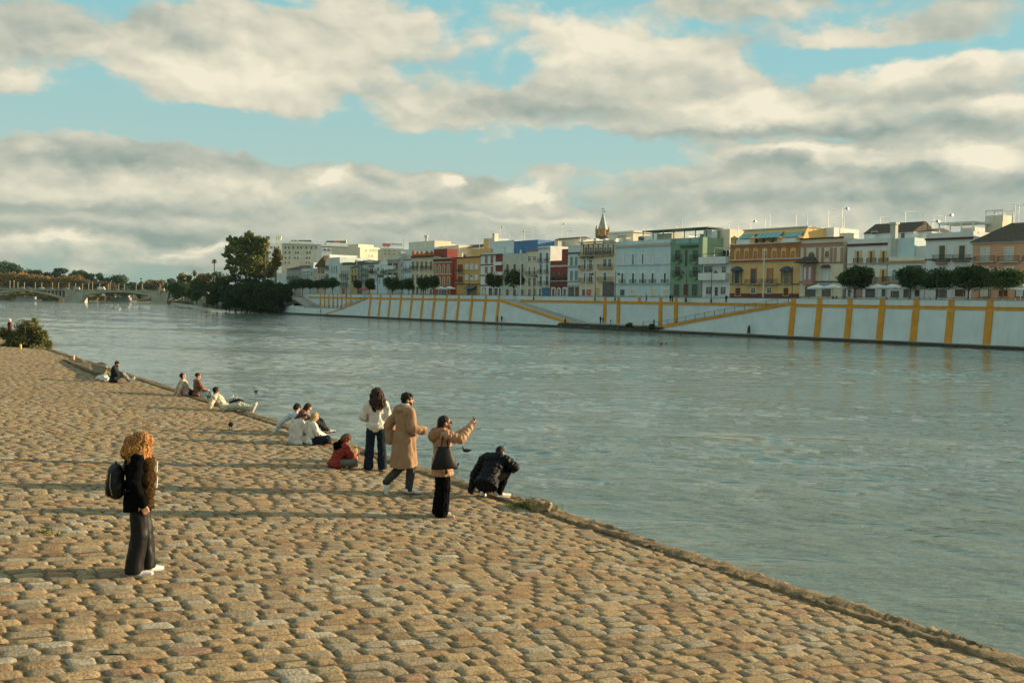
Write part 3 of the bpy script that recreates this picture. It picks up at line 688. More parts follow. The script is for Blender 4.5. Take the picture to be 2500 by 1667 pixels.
for y in ((647,662),(674,688)):
    for x in (991,1000): b.win(x,*y,3,'r','white','shut')
    b.balc(.3,b.w-.3,b.q(996,y[1])[1],'iron')
b=H('house',1005,1058,628,'ylc','pale yellow house with five brick pinnacles on its roof'); b.cornice(627,630,'maroon',.35)
for i,x in enumerate((1007,1017.5,1028,1039,1050)):
    a,zt=b.q(x,613,0); mb=MB().box(a-.45,a+.45,.1,1.0,b.h,zt-.6); mb.lathe([(.62,0),(.62,.15),(.4,.45),(.1,.8)],(a,.55,zt-.6),8); b.part(mb,'pinnacle','brick')
b.part(MB().box(.3,b.w-.3,.35,.6,b.h,b.h+1.0),'parapet','brick')
for x in (1009,1019.5,1030,1041,1052.5): b.win(x,639,657,5,'r','gcream','brown',bal='iron'); b.win(x,671,687,5,'r','gcream','brown'); b.win(x,700,722,5,'d','gcream')
b=H('house',1058.6,1102.5,630,'red','red house with four tall arched windows trimmed in white')
for x in (1062.7,1073.2,1083.7,1094.8): b.win(x,648,669,4,'a','cream',fw=.28); b.win(x,677,697,4,'a','cream',fw=.28)
b.cornice(670,671.3,'cream',.12); b.cornice(631,633,'gcream'); b.cornice(635,639,'maroon',.1); b.cornice(641,642.5,'cream',.12)
b.block(1059,1092,609,'redd',dy=3,dep=4); b.win(1081,707,722,20,'d','white',name='shop_front')
b.part(MB().box(b.w+.01,b.w+3.2,1.0,12,-.2,b.h-.6),'side_wing','red')
b=H('house',1116,1173,631,'ochre','plain ochre house with two rows of small square white windows')
for x in (1139.7,1151.5,1163.6): b.win(x,646,657,6.5,'d','white','pale'); b.win(x,672,683,6.5,'d','white','pale')
b.cornice(629,631,'maroon',.15); b.cornice(694,695,'brown',.15)
for y in ((647,665),(676,690)): b.win(1124,*y,10,'r','brown','redd'); b.balc(.3,4.2,b.q(1124,y[1])[1],'iron')
b.block(1148,1196,609,'yel',dy=3,dep=4); b.ground([(1152,700,722,22,None,'shop'),(1138,706,722,5,'grey','door')])
mb=MB(); a,z=b.q(1142,696); c,_=b.q(1165,696); mb.hexa([(a,-1.8,z-1.2),(c,-1.8,z-1.2),(c,0,z-.3),(a,0,z-.3),(a,-1.8,z-1.1),(c,-1.8,z-1.1),(c,0,z),(a,0,z)]); b.part(mb,'awning','dgrey')
b=H('house',1174,1227,619,'white','white house with maroon bay and maroon framed windows'); b.cornice(623,624.5,'dgrey',.3)
for y0,y1 in ((625,643),(651,667),(676,692)):
    for x in (1188,1201.5): b.win(x,y0,y1,6.5,'r','white','redd',fw=.3)
    b.win(1219,y0,y1,11,'r','redd','redd',fw=.6); a,z=b.q(1219,y1); b.balc(a-2.0,a+2.0,z-.3,'solid',h=.7,m='white')
b.cornice(647,648.3,'maroon',.12); b.cornice(672.5,673.7,'maroon',.12); b.cornice(696.5,698,'maroon',.12)
b.ground([(1182,704,722,7,'lit','shop'),(1198,704,722,7,None,'shop'),(1212,704,722,7,None,'door'),(1221,704,722,5,None,'door')])
b.block(1197,1256,590,'pale',dy=4,dep=7); 
mb=MB(); a,z=b.q(1208,570,5); mb.box(a-.6,a+.6,4.5,6,b.h,z); b.part(mb,'chimney','lit')
b=H('house',1227.5,1286,621,'gcream','wide grey white house with three tall balcony windows per floor')
for x in (1239.5,1257,1275.5): b.win(x,645,666,6,'d','white','brown',bal='iron'); b.win(x,677,693,6,'d','white'); b.win(x,706,722,7,'d','white')
b.block(1255,1313,589,'sky',dy=4,dep=7,name='roof_cover')
b=H('house',1286.5,1313.5,615,'cream','slim cream house with pairs of arched windows')
for x in (1293,1305.5): b.win(x,626,637,6.5,'r','white'); b.win(x,652,671,4.5,'a','white'); b.win(x,679,697,6,'r','gcream','dgrey'); b.win(x,705,722,5,'a','gcream')
b.balc(.2,b.w-.2,b.q(1300,671)[1],'iron'); b.cornice(638,639,'white',.12); b.cornice(612,614,'pink',.25)
b=H('house',1314,1344,602,'white','tall white house with blue shop front and black balcony windows'); b.cornice(606,607.5,'gcream')
for x in (1320.7,1336.3):
    for y in ((618,640),(646,667),(674,695)): b.win(x,*y,5.5,'d','white',bal='iron')
b.ground([(1333,704,722,16,(lambda:mat('blue_shop',(.05,.2,.33),.6))(),'shop'),(1319,705,722,5,None,'door')])
b=H('house',1344.5,1386.5,637,'redd','dark red house with white band and white trimmed doors')
b.cornice(649.5,652,'white',.12); b.cornice(688,702,'maroon',.05); b.cornice(686.5,687.5,'white',.12)
for x in (1351.5,1364.7,1379.3): b.win(x,663,685,5.5,'d','maroon'); b.win(x,705,722,6,'d' if x!=1364.7 else 'a','white',fw=.4)
b.block(1372,1386.5,608.5,'redd',dy=.01,dep=6,name='tower'); b.balc(.3,b.w-.3,b.q(1364,686)[1],'iron',dep=.4)
b.block(1345,1372,612,'pale',dy=6,dep=5)
b=H('house',1387,1415.5,610,'pale','light house with tall grey blue shuttered windows'); b.cornice(618,620,'dgrey',.3); b.parapet(h=1.1)
for x in (1396,1407.6): b.win(x,627,650,7,'d','white','shut'); b.win(x,661,686,7.5,'d','white','shut')
b.cornice(650.5,652,'gcream',.35); b.cornice(686.5,688,'gcream',.35); b.ground([(1395,702,722,12,None,'shop'),(1409,702,722,7,'brown','shop')]); b.cornice(697,701,'grey',.1)
b=H('house',1416,1504,596,'cream','cream house with six arched gallery windows under the church spire')
b.cornice(592.5,595,'gcream',.5)
for x in (1431.5,1443,1455,1466.7,1478.7,1490.6): b.win(x,604,623,5.5,'a','gcream',fw=.2)
for x in (1425.5,1437.3,1449,1461,1472.8,1485,1498): 
    a,z=b.q(x,597); _,z0=b.q(x,622); b.part(MB().box(a-.13,a+.13,-.14,.02,z0,z),'pilaster','brown')
a0,_=b.q(1417,622);a1,_=b.q(1497,622); b.balc(a0,a1,b.q(1460,624)[1],'iron',dep=.9,m='ochre')
for x,y0,y1,w in ((1430,634,658,7),(1442.5,634,658,7),(1477.5,633,650,8),(1489.5,633,652,7.5),(1430,667,688,6.5),(1442.5,667,688,8),(1477.5,666,686,7)): b.win(x,y0,y1,w,'r','white',fw=.3)
for p,q_,y in ((1416.5,1448,657),(1462,1497,655),(1416.5,1448,688),(1461,1498,686)): b.balc(b.q(p,y)[0],b.q(q_,y)[0],b.q(p,y)[1],'iron',m='ochre')
b.part(MB().box(b.q(1422,629)[0],b.q(1449,629)[0],-.9,0,b.q(1430,631)[1],b.q(1430,628)[1]),'awning','dgreen')
b.ground([(1486,691,723,26,None,'shop'),(1438,707,722,12,(lambda:mat('coral_shutter',(.5,.16,.09),.7))(),'door'),(1426,707,722,8,'dgrey','door'),(1458,703,722,10,'olive','door')])
for x in (1420,1451,1474,1505-6): b.part(MB().box(b.q(x,590)[0]-.55,b.q(x,590)[0]+.55,.15,1.2,b.h,b.q(x,582)[1]),'roof_pier','white')
b=H('house',1504.5,1638,591,'blue','wide light blue house with five tall windows on each floor')
b.cornice(600.5,605,'gcream',.3); b.cornice(648,649.3,'pale',.15); b.cornice(693,694.5,'gcream',.2)
for i,x in enumerate((1520,1546.3,1570,1594,1624)):
    b.win(x,621,647,7.5,'s' if i in(1,2) else 'd','white',None if i in(1,2) else 'pale'); b.win(x,667,692,5,'d','white',fw=.35)
    a,z=b.q(x,692); b.balc(a-1.1,a+1.1,z,'iron',dep=.4,m='blue')
    if i!=2: b.win(x,707,721,11,'d','white',('ylc' if i else None))
b=H('house',1638.5,1716,583,'green','green house with four dark balconies and three dark doorways'); b.cornice(602.5,605.5,'dgreen',.5,x0=3.4,x1=b.q(1705,603)[0])
for x in (1655,1698.5):
    for y0,y1 in ((611,634),(651,672)):
        b.win(x,y0,y1,12,'d','green'); a,z=b.q(x,y1+2); b.balc(a-1.5,a+1.5,z,'iron',h=1.3,m='dgreen',dep=.7)
        b.part(MB().prism([(a-1.4,z-.17),(a+1.4,z-.17),(a,z-.95)],-.5,0),'corbel','green')
b.win(1676,612,649,3,'d','dgreen')
b.ground([(1652.5,694,722,13,None,'door'),(1675,694,722,11,'maroon','door'),(1696.5,694,722,13,None,'door')])
gl=mat('green_glass',(.16,.34,.32),.1,.1,1,spec=.8)
b.part(MB().box(b.q(1652,590)[0],b.q(1684,590)[0],-.1,-.03,b.q(1652,596)[1],b.q(1652,582.5)[1]).box(b.q(1687.5,590)[0],b.q(1708,590)[0],-.1,-.03,b.q(1652,596)[1],b.q(1652,582.5)[1]),'glass_balustrade',gl)
mb=MB(); a,z=b.q(1592,566,6); c,_=b.q(1752,562,6); mb.box(a,c,2.5,8,z-.25,z); 
for k in range(7): xx=a+.3+(c-a-.6)*k/6; mb.box(xx-.08,xx+.08,2.55,2.7,b.h-.1 if 2<k else b.h-1.0,z-.24)
b.part(mb,'roof_canopy',mat('canopy_green',(.06,.12,.08),.8))
b.block(1604,1640,571,'gcream',dy=5,dep=6)
b=H('house',1716.5,1784,630,'white','white modern house with solid white balcony bands and roof terrace')
for y in (642,681): b.balc(-.2,b.w-.3,b.q(1740,y)[1],'solid',dep=1.3,h=1.3,m='white')
b.win(1729,651,665,19,'r','white','dgrey'); b.win(1768,651,667,9.5,'r','white','dgrey'); b.ground([(1731,701,718,13,'dgrey','win'),(1749.5,701,722,8,None,'door'),(1766,701,718,12,'dgrey','win')])
b.block(1718,1782,563,'lit',dy=7,dep=6,name='upper_storey'); mb=MB(); a,z=b.q(1744,605,.3); c,_=b.q(1784,605,.3); mb.box(a,c,.2,7,z-.15,z).box(a,a+.15,.2,.35,b.h,z-.15).box(c-.15,c,.2,.35,b.h,z-.15).box(b.q(1771,610)[0],b.q(1771,610)[0]+.15,.2,.35,b.h,z-.15); b.part(mb,'pergola','white')
b.balc(.1,b.w-.1,b.h+.02,'iron',dep=.3)
for x in (1755,1769): b.part(MB().box(b.q(x,620,7)[0]-1.4,b.q(x,620,7)[0]+1.4,6.9,7.0,b.h,b.q(x,612,7)[1]),'terrace_door',glassm)
b=H('house',1785,1954.5,599,'yel','large yellow house with brick arches and glass mansard windows')
# attic
_,zt=b.q(1790,566,3)
mb=MB().hexa([(.6,.6,b.h),(b.w-.3,.6,b.h),(b.w-.3,9,b.h),(.6,9,b.h),(1.2,3,zt),(b.w-.6,3,zt),(b.w-.6,9,zt),(1.2,9,zt)]); b.part(mb,'attic','yel'); b.part(MB().box(.8,b.w-.4,2.8,9.2,zt,zt+.3),'attic_cornice','gcream')
def sl(pxa,pxb,ya,yb_):
    a,_=b.q(pxa,ya); c,_=b.q(pxb,ya); z1=b.q(pxa,ya,2)[1]; z0=b.q(pxa,yb_,1)[1]; mb=MB()
    mb.hexa([(a,.1,z0),(c,.1,z0),(c,.5,z0),(a,.5,z0),(a+.2,2.0,z1),(c-.2,2.0,z1),(c-.2,2.4,z1),(a+.2,2.4,z1)]); o=b.part(mb,'skylight',mat('mansard_glass',(.10,.33,.33),.15,.1,1,spec=.8))
    m2=MB(); n=5
    for k in range(n+1): t=k/n; x0=a+(c-a)*t; m2.hexa([(x0-.05,.04,z0),(x0+.05,.04,z0),(x0+.05,.12,z0),(x0-.05,.12,z0),(x0-.05,1.94,z1),(x0+.05,1.94,z1),(x0+.05,2.02,z1),(x0-.05,2.02,z1)])
    m2.build('glazing_bar',[C('dgrey')],o)
sl(1799,1833,573,585); sl(1841,1899,570,583); sl(1909,1948,568,581)
for pa,pb,y0,y1 in ((1798,1831,586,597),(1909,1944,582,592)):
    a,z=b.q(pa,y0); c,z0=b.q(pb,y1); b.part(MB().box(a,c,-.05,.7,b.h-.2,z),'dormer_window','white')
for k,x in enumerate((1841,1857,1880,1898)): a,z=b.q(x,584); b.part(MB().box(a-.3,a+.3,.2,.9,b.h-.1,z),'attic_pier','brown')
for x in (1790,1837,1904,1951): a,z=b.q(x,578); b.part(MB().box(a-.6,a+.6,-.1,1.0,b.h-.1,z-.4).lathe([(.8,0),(.8,.2),(.5,.3),(.15,.6)],(a,.4,z-.4),8),'roof_pier','yel')
b.cornice(600,604,'brick',.35); b.cornice(598.5,599.5,'white',.5)
b.part(MB().box(0,b.w,-.06,.02,b.q(1790,637)[1],b.q(1790,606)[1]),'brick_storey','brick')
b.cornice(638,641,'brick',.3); b.cornice(636,637.3,'white',.4)
for x in (1802,1823.5,1845,1868,1891,1914,1936.5):
    f=b.win(x,613,634,9,'a','yel',fw=.75)
for x in (1789,1812.5,1834,1856.5,1879.5,1902.5,1925.5,1949): a,z=b.q(x,607); b.part(MB().box(a-.5,a+.5,-.2,-.05,b.q(x,636)[1],z),'pilaster',mat('brick_pilaster',(.42,.19,.08),.9,.2,3))
gold=mat('lit_interior_glass',(.30,.20,.09),.1,.6,1.2,spec=.8)
for i,x in enumerate((1800.6,1840.3,1880.5,1921)):
    b.win(x,658,692,10,'r','brick' if i in(1,2) else 'gcream',gold if i>1 else None,bal=None,fw=.3)
    a,z=b.q(x,693)
    if i in(1,2): b.balc(a-2.0,a+2.0,z,'iron',dep=.9)
    else: 
        b.balc(a-1.3,a+1.3,z,'iron',dep=.4,h=3.4); zz=b.q(x,655)[1]; b.part(MB().lathe([(1.6,0),(1.5,.35),(.9,.8),(.2,1.05)],(a,-.1,zz-.6),10),'awning',mat('navy_canvas',(.06,.08,.13),.8))
b.cornice(694.5,695.5,'brown',.15); b.ground([(1802,703,722,12,'wood','door'),(1839.5,703,716,10,None,'win'),(1878.5,703,716,10,None,'win'),(1919.5,703,722,12,'wood','door')])
b.part(MB().box(0,b.w,-.07,.02,0,b.q(1790,716)[1] if b.q(1790,716)[1]>.5 else 1.5),'plinth','maroon')
b=H('house',1955,2060,585,'cream','cream house with dark pink timbering and a tiled canopy'); b.cornice(584,585.5,'maroon',.3); b.cornice(596.5,604.5,'pink',.12); b.cornice(642.5,644,'pink',.15)
for x in (1966,1996,2009,2030,2039.5,2056): a,z=b.q(x,605); b.part(MB().box(a-.28,a+.28,-.13,.02,b.q(x,643)[1],z),'timber','pink')
b.win(1982,615,628,16,'a','cream',fw=.3); b.win(2020,613,628,10,'a','cream',fw=.3)
a,z=b.q(1953,643);c,_=b.q(2001,643); b.part(MB().hexa([(a,-2.2,z),(c,-2.2,z),(c,0,z),(a,0,z),(a+1.2,-.3,z+1.3),(c-1.2,-.3,z+1.3),(c-1.2,0,z+1.3),(a+1.2,0,z+1.3)]),'canopy_roof',tile)
a,z=b.q(1968,688);c,z1=b.q(1992,646); bb=b.part(MB().box(a,c,-1.2,0,z,z1).box(a-.3,c+.3,-1.4,0,z-.6,z),'bay_window','pink')
for k in range(2): 
    xa=a+.35+k*(c-a)/2; mb=MB().box(xa,xa+(c-a)/2-.7,-1.24,-1.18,z+.4,z1-.6); mb.build('pane',[C('pale')],bb)
b.win(2016.7,655,685,16,'r','gcream','pale',hood='tile'); b.ground([(1979,701,722,22,None,'shop'),(2018,703,722,18,None,'shop')]); b.cornice(688,689.5,'brown',.15)
a,z=b.q(2001,699);c,z1=b.q(2033,691); b.part(MB().box(a,c,-.25,-.12,z,z1),'shop_sign',mat('blue_sign',(.25,.36,.45),.6))
b=H('house',2070,2167.5,585,'white','white three storey house with yellow framed windows and maroon cornice'); b.cornice(598,602,'maroon',.2); b.cornice(644.5,646,'yel',.15)
for x in (2095.5,2128,2158): b.win(x,614,643,12,'s','yel',bal=None,fw=.2)
for x in (2128,2157,2095): b.win(x,659,689,13,'s','yel',fw=.2); a,z=b.q(x,689); b.balc(a-1.5,a+1.5,z,'iron',m='ochre')
for x in (2095.5,2128,2158): a,z=b.q(x,643); b.balc(a-1.0,a+1.0,z,'iron',dep=.3)
b.ground([(2074,706,724,8,None,'door'),(2095,706,724,18,'pink','shop'),(2125,706,724,20,None,'shop'),(2158,706,724,10,None,'door')])
b=H('house',2168,2260,628,'white','low white house with ochre cornice and big blank party walls'); b.cornice(639,643,'ochre',.3)
b.win(2184.7,658,686,12,'a','white',fw=.2,pane='shut'); a,z=b.q(2184.7,688); b.balc(a-1.9,a+1.9,z,'iron',m='ochre'); a,z=b.q(2220,662);c,z1=b.q(2250,648); b.part(MB().box(a,c,-1.2,0,z-3.2,z1),'bay_window','dgrey')
b.block(2168,2233,583,'blue',dy=2,dep=7,name='party_wall'); b.block(2234,2260,601,'white',dy=2.5,dep=6,name='side_room')
a,z=b.q(2183,548,1.6); b.part(MB().box(a-.6,a+.5,1.3,2.2,b.h,z).box(a-.8,a+.7,1.1,2.4,z,z+.4),'chimney','gcream'); b.ground([(2185,712,724,16,None,'shop'),(2215,708,724,14,None,'shop'),(2240,708,724,12,'wood','door')])
b=H('house',2260.5,2376,587,'white','broad white house with two dark balcony windows and roof pergola'); b.cornice(584.5,587.5,'maroon',.35); b.cornice(634,635.5,'dgrey',.1)
for x in (2301,2349.5): b.win(x,600,635,14,'d','yel' if 0 else 'cream',fw=.25); a,z=b.q(x,636); b.balc(a-1.6,a+1.6,z,'iron',dep=.8,m='maroon'); b.win(x,652,676,15,'r','gcream','dgrey',fw=.25)
b.cornice(645,647,'pink',.4,x0=b.q(2288,645)[0],x1=b.q(2312,645)[0]); b.ground([(2300,706,724,20,None,'shop'),(2345,704,724,26,'wood','door')])
b.parapet(h=1.3); a,z=b.q(2296,545,4);c,_=b.q(2384,547,4); mb=MB().box(a,c,3,9,z-.3,z)
for k in range(4): xx=a+.2+(c-a-.5)*k/3; mb.box(xx,xx+.2,3.05,3.25,b.h-.1,z-.29)
b.part(mb,'pergola','white'); b.block(2345,2380,556,'white',dy=9.5,dep=4)
b=H('house',2376.5,2575,592,'peach','peach house with big dark tiled roof at right end'); 
_,zr=b.q(2410,548,6); mb=MB(); V=[(-.5,-.6,b.h),(b.w+.5,-.6,b.h),(b.w+.5,13.5,b.h),(-.5,13.5,b.h),(3.6,6,zr),(b.w,6,zr)]; mb.add(V,[(0,1,5,4),(0,4,3),(1,2,5),(2,3,4,5),(3,2,1,0)]); b.part(mb,'roof',tile); b.cornice(592,596,'gcream',.3)
for x in (2405.6,2464,2525): b.win(x,607,637,15,'r','cream','pale',fw=.35); a,z=b.q(x,639); b.balc(a-1.8,a+1.8,z,'iron',m='gcream'); b.win(x,655,682,15,'r','cream',fw=.35)
b.cornice(641,642,'pink',.1); b.ground([(2405,706,724,24,'lit','shop'),(2450,708,724,22,'wood','door'),(2490,706,724,18,'pale','shop')]); b.cornice(690,692,'dgrey',.2)
b.block(2406,2448,527,'lit',dy=9,dep=4); 
a,z=b.q(2406,514,9);c,z0=b.q(2447,535,9); mb=MB()
for xx in (a,(a+c)/2,c): mb.box(xx,xx+.15,9,9.15,z0-.5,z).box(xx,xx+.15,12.6,12.75,z0-.5,z)
for yy in np.linspace(9,12.6,7): mb.box(a,c+.15,yy,yy+.12,z-.15,z)
b.part(mb,'pergola','white')
LASTB=b
# small clutter on every roof of the front row
g=random.Random(12)
for o in [o for o in S.objects if o.type=='EMPTY' and o.get('group')=='houses along the far promenade']:
    wl_=[c for c in o.children if c.name.startswith('wall')][0]; w_x=max(v.co.x for v in wl_.data.vertices); hh=max(v.co.z for v in wl_.data.vertices); dd=max(v.co.y for v in wl_.data.vertices)
    for k in range(max(1,int(w_x/4))):
        x=g.uniform(.8,max(1,w_x-2)); y=g.uniform(3,dd-2.5); t=g.random(); mb=MB()
        if t<.4: a,b_,c=g.uniform(1.2,2.6),g.uniform(1.2,2),g.uniform(.9,2.2); mb.box(x,x+a,y,y+b_,hh-.05,hh+c).box(x-.08,x+a+.08,y-.08,y+b_+.08,hh+c,hh+c+.1); mb.build('roof_hut',[C(g.choice(['white','gcream','pale','lit']))],o)
        elif t<.7: mb.box(x,x+.5,y,y+.5,hh-.05,hh+g.uniform(1,1.8)); mb.lathe([(.1,0),(.3,.05),(.05,.3)],(x+.25,y+.25,hh+1.8),6) if 0 else None; mb.build('chimney',[C(g.choice(['white','brick','gcream']))],o)
        else: mb.tube([(x,y,hh+.9),(x+1.3,y,hh+.9)],.45,8).box(x+.1,x+.25,y-.3,y+.3,hh-.05,hh+.6).box(x+1.05,x+1.2,y-.3,y+.3,hh-.05,hh+.6); mb.build('roof_tank',[C(g.choice(['lit','dgrey','white']))],o)
# ---- second row
def back(pl,pr,top,col,label,off,depth=12,wins=(),wc='dgrey',name='apartment_block',cat='apartment block',base=STREET,turn=None):
    b=H(name,pl,pr,top,col,label,off=off,depth=depth,cat=cat,group='buildings behind the front row',base=base,turn=turn)
    for (y0,y1,xs,w) in wins:
        for x in xs: b.win(x,y0,y1,w,'d','white',C(wc) if wc else None,fw=.12)
    return b
b=back(648,688.5,592,'white','white apartment slab behind the big tree with roof tanks',45,12,[(602,606,(654,662,670,680),4),(614,618,(660,670,680),4),(628,632,(660,672,682),4),(641,645,(665,675),4)],turn=8)
b.block(648,687,585,'white',dy=2,dep=6)
for i,x in enumerate((650,653,656,676,680,684)): a,z=b.q(x,577,4); MB().tube([(a,4,z-3.2),(a+.3,4,z)],.55,8).build('water_tank',[C('dgrey' if i<3 else 'lit')],b.root)
b=back(689,784,596,'gcream','long cream grey apartment slab with four window rows',70,14,[(602,608,(697,705,716,727,735,748,760,772,778),4.5),(614,620,(697,707,722,728,750,757),4.5),(627,632,(697,707,720,727,749,756),4.5),(639,644,(697,706,748,755),4)],turn=6)
b.block(708,765,588.5,'white',dy=3,dep=6); b.cornice(594,597,'gcream',.4)
for x in (714,722,731,738,745,752,757): a,z=b.q(x,586,5); b.part(MB().box(a-.7,a+.7,4.5,6,b.h,z-.1),'roof_unit','dgrey')
b=back(785,878.5,598,'white','long white apartment slab with dark square windows',60,14,[(608,612,(793,802,813,822),6),(608,613,(844,852,862,872),6),(620,625,(852,862,873),6),(620,624,(840,),5)],turn=10)
b.block(797,862,592,'white',dy=3,dep=6); b.cornice(602,603,'dgrey',.1)
for x in (800,806,812,820,826,832,840): a,z=b.q(x,588,5); b.part(MB().box(a-.6,a+.8,4.5,6,b.h,z),'roof_unit',('brick' if x in(820,826) else 'dgrey'))
b.part(MB().tube([(b.q(845,590,5)[0],5,b.h),(b.q(845,585,5)[0],5,b.q(845,584.5,5)[1])],.35,6),'vent_pipe','lit')
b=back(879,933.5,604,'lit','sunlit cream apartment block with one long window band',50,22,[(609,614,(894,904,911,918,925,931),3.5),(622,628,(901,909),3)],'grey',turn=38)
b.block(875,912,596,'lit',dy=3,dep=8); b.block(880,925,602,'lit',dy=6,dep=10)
b=back(934,985,606,'gcream','cream block carrying a red and black rooftop sign',50,16,[(611,613,(940,950,962),7),(619,621,(940,950,962),7)],turn=8); 
a,z=b.q(934,594,4); c,z0=b.q(952.5,602,4); b.part(MB().box(a,c,4,4.3,z0,z).box(a+1,a+1.2,4.1,4.3,b.h,z0).box(c-1.2,c-1,4.1,4.3,b.h,z0),'sign_board',mat('red_sign',(.6,.16,.13),.7,.3,1.2))
a,z=b.q(953.5,595.5,4); c,z0=b.q(983,603,4); mb=MB(); n=9; g=random.Random(4)
for k in range(n):
    xx=a+(c-a)*k/n; wd=(c-a)/n*.7; hh=(z-z0)*.8; zz=z0-(k*.02)+.6
    mb.box(xx,xx+wd*.3,4,4.2,zz,zz+hh); mb.box(xx+wd*.3,xx+wd,4,4.2,zz+hh*.75,zz+hh)
    if k%2: mb.box(xx+wd*.7,xx+wd,4,4.2,zz,zz+hh*.75)
    else: mb.box(xx+wd*.3,xx+wd,4,4.2,zz,zz+hh*.25)
b.part(mb,'sign_letters','dgrey')
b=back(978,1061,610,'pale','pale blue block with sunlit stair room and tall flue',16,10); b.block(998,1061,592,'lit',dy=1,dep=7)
a,z=b.q(1041,575,4); b.part(MB().tube([(a,4,b.h),(a,4,z-.5)],.45,8).lathe([(.5,0),(.8,.4),(.8,.9)],(a,4,z-.9),8),'flue','gcream')
b=back(1065,1120,602,'lit','white flat roofed block crowded with aerials behind the red house',20,10); b.block(1066,1085,597,'white',dy=2)
mb=MB(); a,z=b.q(1070,590,3); mb.lathe([(1.0,0),(.9,.6),(.1,3)],(a,3,z-3.0),4); b.part(mb,'pointed_cap','dgrey')
b=back(1120,1180,606,'gcream','long dark roofed building behind the ochre house',24,10,name='house',cat='house'); b.gable_roof(600,tile)
b=back(1181,1204,583,'yel','small yellow and blue stair tower behind the ochre house',10,6,name='stair_tower',cat='tower'); b.part(MB().box(b.w*.55,b.w+.02,-.05,6,b.h-7,b.h+.02),'blue_side','blue')
b=back(1314,1354,590,'gcream','grey roof house behind the tall white house',12,9,name='house',cat='house'); b.block(1316,1328,587,'gcream',dy=2)
b=back(1355,1416,585,'lit','long white roof house with tiled ridge left of the spire',16,10,[(594,600,(1363,),5)],name='house',cat='house'); b.gable_roof(582.5,tile,dep=4)
b=back(1485,1546,571,'lit','white penthouse right of the church spire',14,9,name='penthouse',cat='house'); b.part(MB().box(0,b.w+.5,-.3,9,b.h,b.h+.4),'roof_slab','white'); b.win(1519,574,582,22,'d','white','grey')
b=back(1558,1637,577,'white','white roof block behind the wide light blue house',12,10,name='house',cat='house')
b.block(1590,1610,567,'white',dy=2); a,z=b.q(1552,584,-3); 
b=back(1956,2036,560,'white','white roof storey above the cream timbered house',9,9,name='house',cat='house'); b.block(1957,1990,556,'lit',dy=3); b.block(1994,2034,562,'lit',dy=3)
b=back(2110,2231,571,'white','white house with dark tiled gable roof and chimney behind',10,8,[(566,572,(2135,),13),(569,584,(2205,),9)],name='house',cat='house'); b.gable_roof(549,tile,dep=8)
b=back(2236,2275,566,'white','white wall with short tiled roof behind the low white house',12,8,name='house',cat='house'); b.gable_roof(561,tile)
b=back(655,702,668,'pale','low pale house and wall behind the dark trees at left end',14,10,name='house',cat='house')
# church tower
cx,cz=FP(1470.5,600,45); base=far(cx,45,STREET)
T=empty('church_tower',base,PHI,label='yellow church tower with grey pointed spire, pinnacles and cross',cat='church tower')
def TZ(py): return FP(1470.5,py,45)[1]-STREET
mpp=base.xy.length/F*1.06
r=15.5*mpp; stone2=mat('golden_stone',(.42,.27,.12),.9,.3,1.5,.4)
mb=MB(); mb.lathe([(r,0),(r,TZ(577)),(r*1.1,TZ(576)),(r*1.1,TZ(574.5)),(r*.93,TZ(574)),(r*.93,TZ(564)),(r*1.02,TZ(563)),(r*1.02,TZ(561))],(0,0,0),8); mb.build('tower_body',[stone2],T)
mb=MB(); mb.lathe([(r*.72,TZ(561)),(r*.62,TZ(555)),(r*.04,TZ(519))],(0,0,0),8); mb.build('spire',[mat('spire_slate',(.30,.33,.33),.6,.15,2)],T)
for k in range(8):
    t=math.pi*k/4+.39; mb=MB(); mb.lathe([(.28,TZ(575)),(.28,TZ(561)),(.4,TZ(560.5)),(.12,TZ(558)),(.2,TZ(557)),(.03,TZ(551))],(r*1.0*math.cos(t),r*1.0*math.sin(t),0),6); mb.build('pinnacle',[stone2],T)
    t2=math.pi*k/4; c,s_=math.cos(t2),math.sin(t2); mb=MB(); rr=r*.90
    for (za,zb) in ((TZ(586),TZ(578)),): 
        w2=.75; P_=[Vector((r*.95*c,r*.95*s_,0))+Vector((-s_,c,0))*u for u in (-w2,w2)]; O=Vector((c,s_,0))*.1
        mb.hexa([P_[0]-O+Vector((0,0,za)),P_[1]-O+Vector((0,0,za)),P_[1]+O+Vector((0,0,za)),P_[0]+O+Vector((0,0,za)),P_[0]-O+Vector((0,0,zb)),P_[1]-O+Vector((0,0,zb)),P_[1]+O+Vector((0,0,zb)),P_[0]+O+Vector((0,0,zb))])
    mb.build('belfry_opening',[glassm],T)
mb=MB().tube([(0,0,TZ(522)),(0,0,TZ(507))],.1,6).tube([(-.7,0,TZ(511)),(.7,0,TZ(511))],.09,5).box(.2,1.0,-.06,.06,TZ(518),TZ(516)); mb.build('cross',[iron],T)
# aerials on the roofs: (building behind them is found from the pixel)
blds=[o for o in S.objects if o.type=='EMPTY' and o.get('category') in('house','apartment block')]
